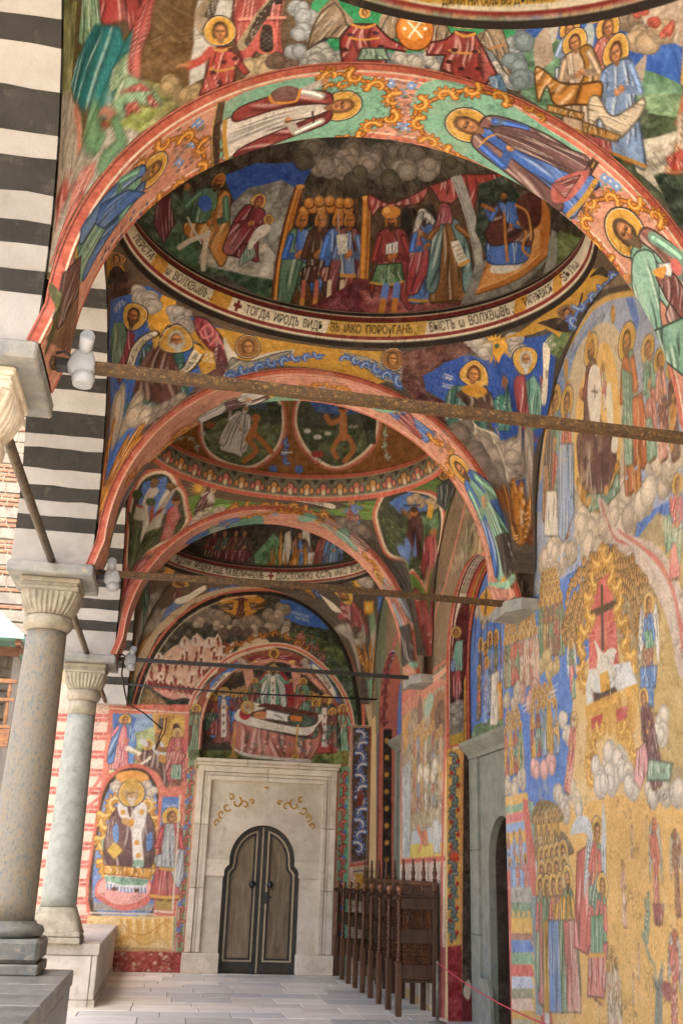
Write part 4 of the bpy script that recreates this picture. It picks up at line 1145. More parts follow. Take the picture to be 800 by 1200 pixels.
lt||-64 923 5 -21|6a2420|0.0357|0.0178
lt||-57 919 5 -21|6a2420|0.0357|0.0178
lt||-50 915 5 -20|6a2420|0.0356|0.0178
lt||-44 921 5 -21|6a2420|0.0357|0.0178
lt||-37 917 5 -21|6a2420|0.0357|0.0178
lt||-30 913 5 -20|6a2420|0.0357|0.0178
lt||-24 919 5 -21|6a2420|0.0357|0.0179
lt||-17 915 5 -21|6a2420|0.0357|0.0179
lt||-10 911 4 -20|6a2420|0.0357|0.0179
lt||-4 917 4 -21|6a2420|0.0358|0.0179
lt||3 913 4 -21|6a2420|0.0358|0.0179
lt||9 909 5 -20|6a2420|0.0357|0.0179
lt||16 915 4 -21|6a2420|0.0358|0.0179
lt||22 911 5 -21|6a2420|0.0358|0.0179
lt||29 907 5 -20|6a2420|0.0358|0.0179
lt||35 913 5 -21|6a2420|0.0358|0.0179
lt||42 909 5 -21|6a2420|0.0358|0.0179
g||-159 825 32 88 56 -32 47 -27 51 -6 12 -11|3c4034
g||-132 904 43 -24 50 -30 -57 -15 -47 3|6a5236
g||-54 861 57 15 39 -4 -9 -33 -114 -9|2a3026
f||349 1113 9 77|8f8672|a89c86|halo=0,pose=0,wd=1.2
f||402 1066 9 83|a85a50|8a4038|halo=0,pose=0,wd=1.2
f||440 1050 9 82|4f6a5a|6a3a30|halo=0,pose=0,wd=1.2
f||486 1006 9 82|7d3a30|3a4a3a|halo=0,pose=0,wd=1.2
f||459 1035 10 70|6a3a2c|4a3026|halo=0,pose=0,wd=1.2
w||131 1048 68 42 60 23 40 15 53 -9 55 -27 45 -41|0.1692|8|a8642a|d99a4a|3a1c0e|1
fr||-168 825 18 108 39 121 61 94 70 65 96 49 117 25 95 -2 104 -38 98 -77 67 -116 42 -147 8 -91|0.0528|["c96a52","c96a52"]|1
fr||-162 825 19 102 39 118 61 94 70 65 92 49 115 21 95 -2 97 -38 95 -74 64 -117 38 -137 9 -91|0.0652|["1c1612"]|1
l||-154 826 20 99 39 115 58 90 71 62 90 48 110 25|d8ccb0|0.0153|1
g||573 827 -17 137 -60 105 48 -28 56 -75 29 -151|3a4a36
fr||30 639 -7 144 18 104 59 95 86 67 121 36 101 -15 96 -63 66 -80 34 -98 7 -163|0.0918|["d8c9b0","c4624c"]|1
s||42 668 -4 115 19 96 56 88 80 67 115 35 94 -15 87 -57 65 -80 34 -89 8 -148 -37 -2 -10 133 -38 98 -79 81 -122 39 -102 -32 -79 -66 -41 -96 -5 -162|8a4a3a|0.1
k||218 1029 45 15 47 -6 46 13 54 -19 -44 -6 -52 -6 -55 -4|8a2a34|5|1.0|0.06|1
h||312 1054 -1 19|2|skin=7a4a2a
e||249 1019|d9b04a|0.0615|0.5
e||379 1027|d9b04a|0.0621|0.5
p||91 935 34 33 34 27 23 19 16 -11 -43 -39 -31 -45 -27 -44|4a70b4|0.1
s||83 890 26 47 28 32 24 7 -23 -30 -25 -40 -18 -29|d9cfb8|0.1
t||89 887 26 50 34 35|ЧЕСТНА ПРЕДЪ|0.0527|2a1c14|0.72
p||447 1038 45 -35 46 -59 27 -57 -19 8 -33 48 -45 46 -26 23|4a70b4|0.1
s||454 1026 38 -29 33 -41 20 -39 -12 -4 -33 41 -39 41|d9cfb8|0.1
t||467 1008 32 -35 33 -48|ГОСПОДЕМЪ|0.0543|2a1c14|0.72
c||197 1019 10 -9 215 20 13 -12|a8988a|0.062
p||28 836 40 8 9 -180 -41 -2|4a5a3c|0.1
f||54 697 -4 158|5a7a5a|6a3a30|pose=3,wd=0.75
p||552 884 31 1 13 -205 -34 -2|35456a|0.1
f||580 705 -9 180|6f9a80|a8504a|pose=0,wd=0.8,hem=b88a4a
p||558 722 36 2 5 -47 -37 -2|6a6a34|0.1
fr||78 660 -3 140 25 86 72 88 80 39 59 12 68 -10 86 -50 58 -79 21 -78 9 -124|0.0763|["d8c9b0","b8523f","d8a08a"]|1
p||-5 666 76 3 -1 -608 -29 0|5a7a52|0.1
fr||36 668 10 -607|0.0412|["d8c9b0","a84840"]|1
fr||65 663 8 -602|0.033|["d8c9b0","a84840"]|1
w||52 645 1 -118 1 -137 0 -133 4 -181|0.1517|13|a8443a|d98a70|3a2018|1
e||43 611|4a6aa8|0.0429|1.0
e||57 626|4a6aa8|0.0287|1.0
e||45 527|4a6aa8|0.0423|1.0
e||57 541|4a6aa8|0.0283|1.0
e||46 444|4a6aa8|0.0418|1.0
e||58 458|4a6aa8|0.0279|1.0
e||47 363|4a6aa8|0.0412|1.0
e||59 377|4a6aa8|0.0276|1.0
e||49 283|4a6aa8|0.0407|1.0
e||59 296|4a6aa8|0.0272|1.0
e||50 204|4a6aa8|0.0402|1.0
e||60 217|4a6aa8|0.0269|1.0
e||51 127|4a6aa8|0.0397|1.0
e||60 140|4a6aa8|0.0266|1.0
p||559 669 46 2 11 -687 -51 0|5f9a78|0.1
fr||562 669 3 -685|0.0368|["d8c9b0","b85040"]|1
fr||604 814 9 -830|0.0373|["d8c9b0","b85040"]|1
w||584 653 -3 -104 2 -141 1 -136 -1 -133 -2 -130|0.1702|16|b84a44|e09a84|4a2018|-1
e||591 621|4a6aa8|0.0356|1.0
e||590 535|4a6aa8|0.0351|1.0
e||589 450|4a6aa8|0.0346|1.0
e||588 367|4a6aa8|0.0342|1.0
e||587 285|4a6aa8|0.0338|1.0
e||586 205|4a6aa8|0.0333|1.0
e||585 126|4a6aa8|0.0329|1.0
e||584 48|4a6aa8|0.0325|1.0
p||607 808 62 3 1 -449 -56 -13|453630|0.1
w||642 792 -1 -95 3 -117 0 -114 -4 -89|0.2955|11|6078b4|dcd0ba|2a2024|1
e||641 563|6a2a24|0.0589|2.4
fr||604 811 68 0 1 -452 -62 -13 -7 465|0.0327|["d8c9b0","8a4434"]|0
p||611 338 65 7 -2 -385 -69 -1|b8a088|0.15
fr||614 341 62 10|0.0428|["a84840"]|0
l||624 322 41 6 0 -108|3a4a5a|0.0212|0
p||630 316 35 2 -4 -71 -32 -1|b88a3a|0.1
p||669 811 22 1 3 -455 -21 -1|9a5040|0.1
p||679 812 25 1 9 -827 -23 0|c49a50|0.1
e||690 800|7a3a24|0.026|1.0
e||690 785|e0c070|0.026|1.0
e||690 769|7a3a24|0.0259|1.0
e||690 754|e0c070|0.0258|1.0
e||690 738|7a3a24|0.0258|1.0
e||690 723|e0c070|0.0257|1.0
e||690 707|7a3a24|0.0257|1.0
e||691 692|e0c070|0.0256|1.0
e||691 677|7a3a24|0.0255|1.0
e||691 661|e0c070|0.0255|1.0
e||691 646|7a3a24|0.0254|1.0
e||691 631|e0c070|0.0254|1.0
e||691 616|7a3a24|0.0253|1.0
e||691 601|e0c070|0.0253|1.0
e||691 586|7a3a24|0.0252|1.0
e||692 571|e0c070|0.0251|1.0
e||692 556|7a3a24|0.0251|1.0
e||692 541|e0c070|0.025|1.0
e||692 526|7a3a24|0.025|1.0
e||692 511|e0c070|0.0249|1.0
e||692 497|7a3a24|0.0249|1.0
e||692 482|e0c070|0.0248|1.0
e||692 467|7a3a24|0.0248|1.0
e||692 453|e0c070|0.0247|1.0
e||693 438|7a3a24|0.0247|1.0
e||693 423|e0c070|0.0246|1.0
e||693 409|7a3a24|0.0245|1.0
e||693 394|e0c070|0.0245|1.0
e||693 380|7a3a24|0.0244|1.0
e||693 366|e0c070|0.0244|1.0
l||669 811 7 -696|3a2418|0.0174|1
p||-248 838 274 16 8 -229 3 -460 -275 1 -2 446|c96a58|0.1
l||-258 826 281 -2|d8c9b0|0.0234|0
p||-230 810 194 5 -2 -36 -53 -60 -131 -7|7a9ac0|0.1
p||-233 810 52 0 30 -13 -20 -82 -3 -86 -43 -16|3f66b0|0.1
g||-173 737 97 40 -6 -87 -6 -62 -135 -18 -2 73|8a9a6a
p||-100 817 114 0 2 -150 -78 -4|d0a04a|0.1
p||-91 812 70 4 0 -71 -60 -3|b8823a|0.1
s||-22 659 -7 115 19 19 19 -17 4 -115|3a2c28|0.1
p||-75 801 17 1 1 -38 -18 -1|3a3430|0.1
s||-33 659 -5 115 24 30 28 -22 -1 -23 -23 28 -16 -19 4 -109|d9a84e|0.1
g||-167 672 144 -2 42 -9 5 -121 -20 -9 -50 76 -90 47|8a5a4a
k||-126 671 14 29 22 7 33 -38 26 -33 6 -70 -36 54 -45 24|5a3c3c|4|-0.09|1.0|1
h||-104 709 -2 18|2|skin=9a6a44
s||-125 711 -13 17 29 -4 3 -23|b9bcc0|0.1
s||-89 702 33 18 21 -44 7 -6 -35 4|b9bcc0|0.1
e||-73 743|8a5a34|0.0579|1.0
l||-72 731 6 -34 41 2|8a5a34|0.0865|1
p||-64 680 35 -4 0 -29 -33 10|b8823a|0.1
f||-190 620 1 186|c8707a|4a78c0|pose=1,wd=1.15,hair=6a4a2a
k||-177 772 25 -16 11 -57 -24 10|4a78c0|3|-0.1|0.99|0
s||-180 691 18 -10 30 -10 10 12 -18 5 -30 15|dfd4bc|0.1
s||-162 624 44 25 26 24 1 -12 -32 -24 -32 -24|dfd4bc|0.1
t||-174 686 42 -12|АЗЪ ЕСМЬ|0.0356|3a2a1c|0.72
f||5 592 -13 177|b85058|c86a6a|pose=3,wd=1.1,hair=8a7a60,hood=b8a880
k||-18 648 35 -1 1 -48 -34 1|7aa08a|4|-0.09|1.0|0
s||-237 158 -14 302 15 116 45 52 50 17 53 -17 41 -63 14 -97 9 -305|c05a4a|0.1
s||-230 166 -12 294 13 105 42 52 47 14 48 -15 37 -57 14 -91 11 -297|2a201a|0.1
s||-221 182 -13 279 15 93 36 52 45 14 41 -15 34 -55 13 -82 11 -287|5a7ab4|0.1
s||-199 606 60 16 48 -17 -8 -34 -39 -13 -40 9|d08a3c|0.1
c||-201 572 13 -16 94 15 19 -16|bdb2a2|0.084
p||-226 202 190 0 -3 -21 -187 -2|8a8a84|0.1
w||-200 302 -22 105 7 82 35 42|0.3391|7|c8923a|ebc678|6a3c14|1
w||-46 306 1 108 -24 80 -32 32|0.321|7|c8923a|ebc678|6a3c14|-1
p||-216 354 167 -8 1 -71 -166 5|c8923a|0.1
p||-224 394 24 14 10 -40 -27 -9|7aa088|0.1
p||-66 399 23 1 -3 -35 -20 5|7aa088|0.1
s||-226 223 13 52 86 18 73 -19 13 -41 -16 -32 -37 -16 -48 -6 -46 19|c8625a|0.1
s||-220 238 18 37 75 18 62 -19 14 -31 -24 -27 -37 -16 -49 -1 -35 19|dc9a94|0.06
k||-202 473 31 28 73 -2 39 -48 11 -65 -9 -75 -70 -18 -73 14 -14 74 10 59|4a2f34|7|-0.1|0.99|1
k||-206 462 25 23 -1 -90 -22 -54 -11 53|5a3a40|4|-0.11|0.99|0
k||-207 317 155 -6 -2 -31 -150 11|c8862f|8|-0.1|0.99|0
p||-182 395 31 -31 -25 -30 -28 28|b8943a|0.1
l||-182 395 31 -31 -25 -30 -28 28 22 33|5a3a1c|0.0136|0
p||-203 286 144 -9 -8 -34 -54 -7 -74 24|6f9a84|0.2
p||-190 268 50 -12 66 2 10 11 -2 -32 -69 -1 -59 13|d4d4d4|0.1
l||-189 257 2 -15|3a5aa0|0.0213|1
l||-178 258 1 -16|3a5aa0|0.0213|1
l||-167 255 2 -15|3a5aa0|0.0213|1
l||-156 253 1 -13|3a5aa0|0.0213|1
l||-145 251 2 -13|3a5aa0|0.0213|1
l||-134 249 2 -13|3a5aa0|0.0213|1
l||-123 249 2 -13|3a5aa0|0.0213|1
l||-112 249 2 -13|3a5aa0|0.0214|1
l||-101 250 2 -13|3a5aa0|0.0214|1
l||-90 250 2 -13|3a5aa0|0.0214|1
l||-79 250 2 -13|3a5aa0|0.0214|1
l||-68 250 2 -13|3a5aa0|0.0214|1
e||-166 245|4a3020|0.0452|0.7
e||-94 242|4a3020|0.0454|0.7
s||-192 430 15 17 8 -49 -12 -11|4a78b8|0.1
s||-78 412 16 12 4 -49 -16 -6|4a78b8|0.1
s||-183 506 20 18 23 -54 9 22 20 28 24 -15 -1 -52 -7 -41 14 -86 -30 -6 -19 104 -26 34 -18 16|d4d0ca|0.1
e||-164 485|c08a34|0.0442|1.0
e||-102 488|c08a34|0.0444|1.0
e||-109 390|c08a34|0.0437|1.0
e||-100 350|c08a34|0.0435|1.0
p||-115 336 33 1 5 -21 -39 -1|6f9a84|0.1
l||-156 458 21 -10|b08a4a|0.0964|1
e||-135 451|b07a48|0.0551|1.0
e||-133 456|c98a2c|0.0496|1.0
h||-142 547 -5 41|1|hair=8a7a60,beard=b0a48c,skin=b08050
s||-169 562 11 29 28 1 14 -27 -27 -13|b8903a|0.1
t||-212 516 20 18|СТЫЙ|0.0486|e0d8c8|0.72
t||-96 538 36 -16|НИКОЛАЙ|0.049|e0d8c8|0.72
fr||-236 171 209 0|0.0264|["d8c9b0"]|0
p||-53 564 87 18 5 -417 -72 6|c96a58|0.1
p||-39 540 59 2 5 -180 -59 -2|4a72b4|0.1
p||-29 254 53 -4 3 -67 -56 4|a0823f|0.1
p||-34 360 56 2 2 -112 -53 4|b0a48c|0.1
f||-1 213 -1 290|b0484a|a8b0b4|pose=3,wd=0.95,hair=5a3a22,hem=c8923a
k||-20 453 34 1 6 -65 1 -75 -45 4 -1 69|aab2b6|5|-0.09|1.0|0
l||-24 312 45 -4|c8923a|0.0408|1
l||11 454 10 -52 1 -40|b0484a|0.0415|1
t||-28 510 45 2|СТЫЙ АРХИД.|0.0421|e0d8c8|0.72
fr||20 548 7 -370 -58 3|0.0272|["d8c9b0"]|0
p||-241 163 275 4 2 -112 -176 -3 -101 43|d9b878|0.1
s||-140 158 77 -8 87 7 1 -72 -29 20 -47 -21 -45 14 -36 -21|dcae5c|0.1
s||-235 156 90 -3 34 -20 -23 -31 -51 -26 -40 19|e2c184|0.1
lt||-134 153 0 -30 9 -36|c8923a|0.0209|0.0091
lt||-124 153 3 -30 5 -23|efd9a6|0.0209|0.0092
lt||-114 154 6 -31 2 -33|b87a3a|0.0209|0.0092
lt||-104 154 0 -31 7 -20|c8923a|0.021|0.0092
lt||-94 154 3 -30 5 -31|efd9a6|0.021|0.0092
lt||-84 154 6 -30 0 -18|b87a3a|0.021|0.0092
lt||-74 155 0 -31 7 -28|c8923a|0.021|0.0092
lt||-64 155 3 -31 2 -15|efd9a6|0.021|0.0092
lt||-54 155 6 -30 0 -26|b87a3a|0.021|0.0092
lt||-44 155 0 -30 7 -36|c8923a|0.021|0.0092
lt||-34 156 3 -31 2 -23|efd9a6|0.0211|0.0092
lt||-24 156 6 -31 0 -33|b87a3a|0.0211|0.0092
lt||-14 156 1 -31 4 -20|c8923a|0.0211|0.0092
lt||-3 156 2 -30 2 -31|efd9a6|0.0211|0.0092
lt||7 157 5 -31 -2 -18|b87a3a|0.0211|0.0093
lt||17 157 0 -31 4 -28|c8923a|0.0211|0.0093
l||-140 153 36 -35 45 -9 36 21 41 27|b8803a|0.0184|1
l||-231 146 32 -40 38 -4 23 36|b8803a|0.0156|1
l||-143 87 41 16 46 -24 52 21 32 -25|c8923a|0.0261|1
p||-147 72 184 -1 1 -11 -184 -1|b08a60|0.1
p||-183 59 256 2 2 -85 -275 -4|8a2c2a|0.22
e||19 46|c4a088|0.0262|0.7
e||-77 7|b06a5a|0.0282|0.7
e||-54 27|6a1f1f|0.011|0.7
e||-133 22|c4a088|0.0216|0.7
e||19 24|b06a5a|0.0136|0.7
e||-72 14|6a1f1f|0.0225|0.7
e||-136 9|c4a088|0.0294|0.7
e||-124 25|b06a5a|0.0191|0.7
e||3 40|6a1f1f|0.0159|0.7
e||-49 3|c4a088|0.0125|0.7
e||-118 21|b06a5a|0.0308|0.7
e||-47 32|6a1f1f|0.0304|0.7
e||0 54|c4a088|0.0311|0.7
e||-105 39|b06a5a|0.0298|0.7
e||-61 12|6a1f1f|0.0142|0.7
e||18 48|c4a088|0.0139|0.7
e||-51 38|b06a5a|0.023|0.7
e||27 19|6a1f1f|0.0105|0.7
e||-83 26|c4a088|0.0216|0.7
e||-9 30|b06a5a|0.0122|0.7
e||-93 9|6a1f1f|0.0186|0.7
e||3 3|c4a088|0.0249|0.7
e||-16 23|b06a5a|0.0177|0.7
e||27 32|6a1f1f|0.0318|0.7
e||-82 8|c4a088|0.0285|0.7
e||-28 32|b06a5a|0.0137|0.7
e||0 37|6a1f1f|0.0259|0.7
e||-118 50|c4a088|0.0137|0.7
e||6 48|b06a5a|0.0316|0.7
e||-72 24|6a1f1f|0.0185|0.7
e||-29 52|c4a088|0.0198|0.7
e||30 48|b06a5a|0.0258|0.7
e||-81 39|6a1f1f|0.0109|0.7
e||-133 3|c4a088|0.0294|0.7
e||8 13|b06a5a|0.0326|0.7
e||-110 23|6a1f1f|0.0218|0.7
e||-33 5|c4a088|0.028|0.7
e||35 51|b06a5a|0.0258|0.7
e||-15 16|6a1f1f|0.0248|0.7
e||11 41|c4a088|0.0322|0.7
e||-65 23|b06a5a|0.0312|0.7
e||-12 40|6a1f1f|0.0158|0.7
e||-80 21|c4a088|0.0335|0.7
e||24 36|b06a5a|0.0198|0.7
e||8 42|6a1f1f|0.0201|0.7
e||-139 44|c4a088|0.0229|0.7
e||-13 23|b06a5a|0.0189|0.7
e||35 23|6a1f1f|0.0141|0.7
e||-125 2|c4a088|0.0331|0.7
e||29 24|b06a5a|0.0177|0.7
e||-125 41|6a1f1f|0.0155|0.7
e||32 9|c4a088|0.0286|0.7
e||-114 42|b06a5a|0.0173|0.7
e||32 49|6a1f1f|0.029|0.7
e||-15 27|c4a088|0.0328|0.7
e||-92 27|b06a5a|0.014|0.7
e||-125 53|6a1f1f|0.0177|0.7
e||-120 52|c4a088|0.0335|0.7
e||-85 7|b06a5a|0.0266|0.7
e||-5 21|6a1f1f|0.0326|0.7
p||85 644 -7 156 28 100 68 78 137 48 125 -39 81 -72 32 -104 11 -148|3a332a|0.1
s||226 949 85 74 99 -38 8 -177 -183 -10|2a2622|0.1
p||205 997 33 15 21 -107 -30 -2|c8907a|0.1
p||379 1015 36 -17 4 -74 -25 -2|c8907a|0.1
s||262 860 0 91 53 59 65 -51 10 -92|8f2c30|0.1
g||62 703 508 20 2 -74 -505 -9|5f6a34
cr||98 785 141 49|6|3|0.451|["3f66a8","7a3a34","7a8a5a","5a4a3a"]|
cr||401 843 135 -53|6|3|0.457|["7a3a34","5f7a5a","8a5a3a","3a4a6a"]|
f||324 833 -10 184|5f9478|b8c0b4|pose=2,beard=3a2a1c,hair=3a2a1c,wd=1.3,cut=0.2,item=stole
f||262 854 -13 112|5f7a60|8a4038|pose=3,wd=1.2,cut=0.1
f||428 845 -2 132|5f8a70|a84840|pose=3,wd=1.2,cut=0.1
f||156 729 -14 197|7a3a34|4a74b8|pose=0,beard=b0aca0,hair=a8a498,wd=1.2,item=stole
f||112 756 -6 144|8a4038|3a5a44|pose=3,wd=0.9
f||514 711 -8 207|a83c3a|2f4038|pose=3,wd=1.2,beard=3a2a1c,item=stole
f||482 751 -6 151|4a6a54|7a3a30|pose=3,wd=0.9
f||537 748 -3 122|6a3a34|4a5a48|pose=3,wd=0.8
k||186 811 49 -13 123 -23 117 -12 16 55 14 -35 -45 -98 -97 1 -136 11 -46 22 2 53|b0685a|9|-0.05|1.0|1
s||185 825 39 51 37 2 124 -29 118 0 -18 -37 -35 -38 -92 7 -123 17|d8cfc0|0.1
s||180 730 46 -27 136 -11 98 -1 -6 -18 -91 8 -136 11|d8cfc0|0.1
e||429 731|6a6a64|0.0256|1.0
e||347 729|d8a090|0.0254|1.0
e||389 740|6a6a64|0.0255|1.0
e||331 763|d8a090|0.0255|1.0
e||420 746|6a6a64|0.0256|1.0
e||219 757|d8a090|0.0253|1.0
e||427 762|6a6a64|0.0257|1.0
e||304 728|d8a090|0.0253|1.0
e||424 757|6a6a64|0.0256|1.0
e||302 744|d8a090|0.0254|1.0
e||212 710|6a6a64|0.0251|1.0
e||210 705|d8a090|0.0251|1.0
e||241 759|6a6a64|0.0254|1.0
e||422 724|d8a090|0.0255|1.0
e||263 734|6a6a64|0.0253|1.0
e||326 726|d8a090|0.0254|1.0
e||252 716|6a6a64|0.0252|1.0
e||460 734|d8a090|0.0256|1.0
e||441 718|6a6a64|0.0255|1.0
e||301 717|d8a090|0.0253|1.0
e||417 739|6a6a64|0.0256|1.0
e||231 728|d8a090|0.0252|1.0
e||437 759|6a6a64|0.0257|1.0
e||370 717|d8a090|0.0254|1.0
e||355 772|6a6a64|0.0256|1.0
e||364 758|d8a090|0.0256|1.0
e||424 735|6a6a64|0.0256|1.0
e||283 713|d8a090|0.0253|1.0
e||363 753|6a6a64|0.0255|1.0
e||419 720|d8a090|0.0255|1.0
e||434 721|6a6a64|0.0255|1.0
e||373 730|d8a090|0.0255|1.0
e||358 740|6a6a64|0.0255|1.0
e||457 757|d8a090|0.0257|1.0
s||239 840 114 31 125 -23 -5 -37 -70 -10 -139 23|4a3a34|0.1
p||261 866 223 -24 6 12 -199 26|5a2c24|0.1
s||257 841 42 9 8 -24 -43 -2|b8784a|0.1
p||299 856 86 -14 -5 -24 -80 8|d8d4cc|0.1
s||385 842 87 -7 -17 -31 -68 8|2f4a40|0.1
p||385 842 44 -3 0 -18 -43 0|c06a2a|0.1
e||224 837|a82c34|0.1055|1.0
h||231 861 -9 21|1|beard=b0aca0,hair=a8a498,skin=a8744a
l||330 839 25 -7|3a2a1c|0.0152|1
lt||192 772 -1 -82|b88a3a|0.0222|0.0444
e||192 687|b88a3a|0.0736|0.5
l||193 796 0 -36|c8964a|0.0298|1
lt||413 784 -2 -84|b88a3a|0.0226|0.0451
e||411 698|b88a3a|0.0747|0.5
l||415 808 -2 -36|c8964a|0.0303|1
"""
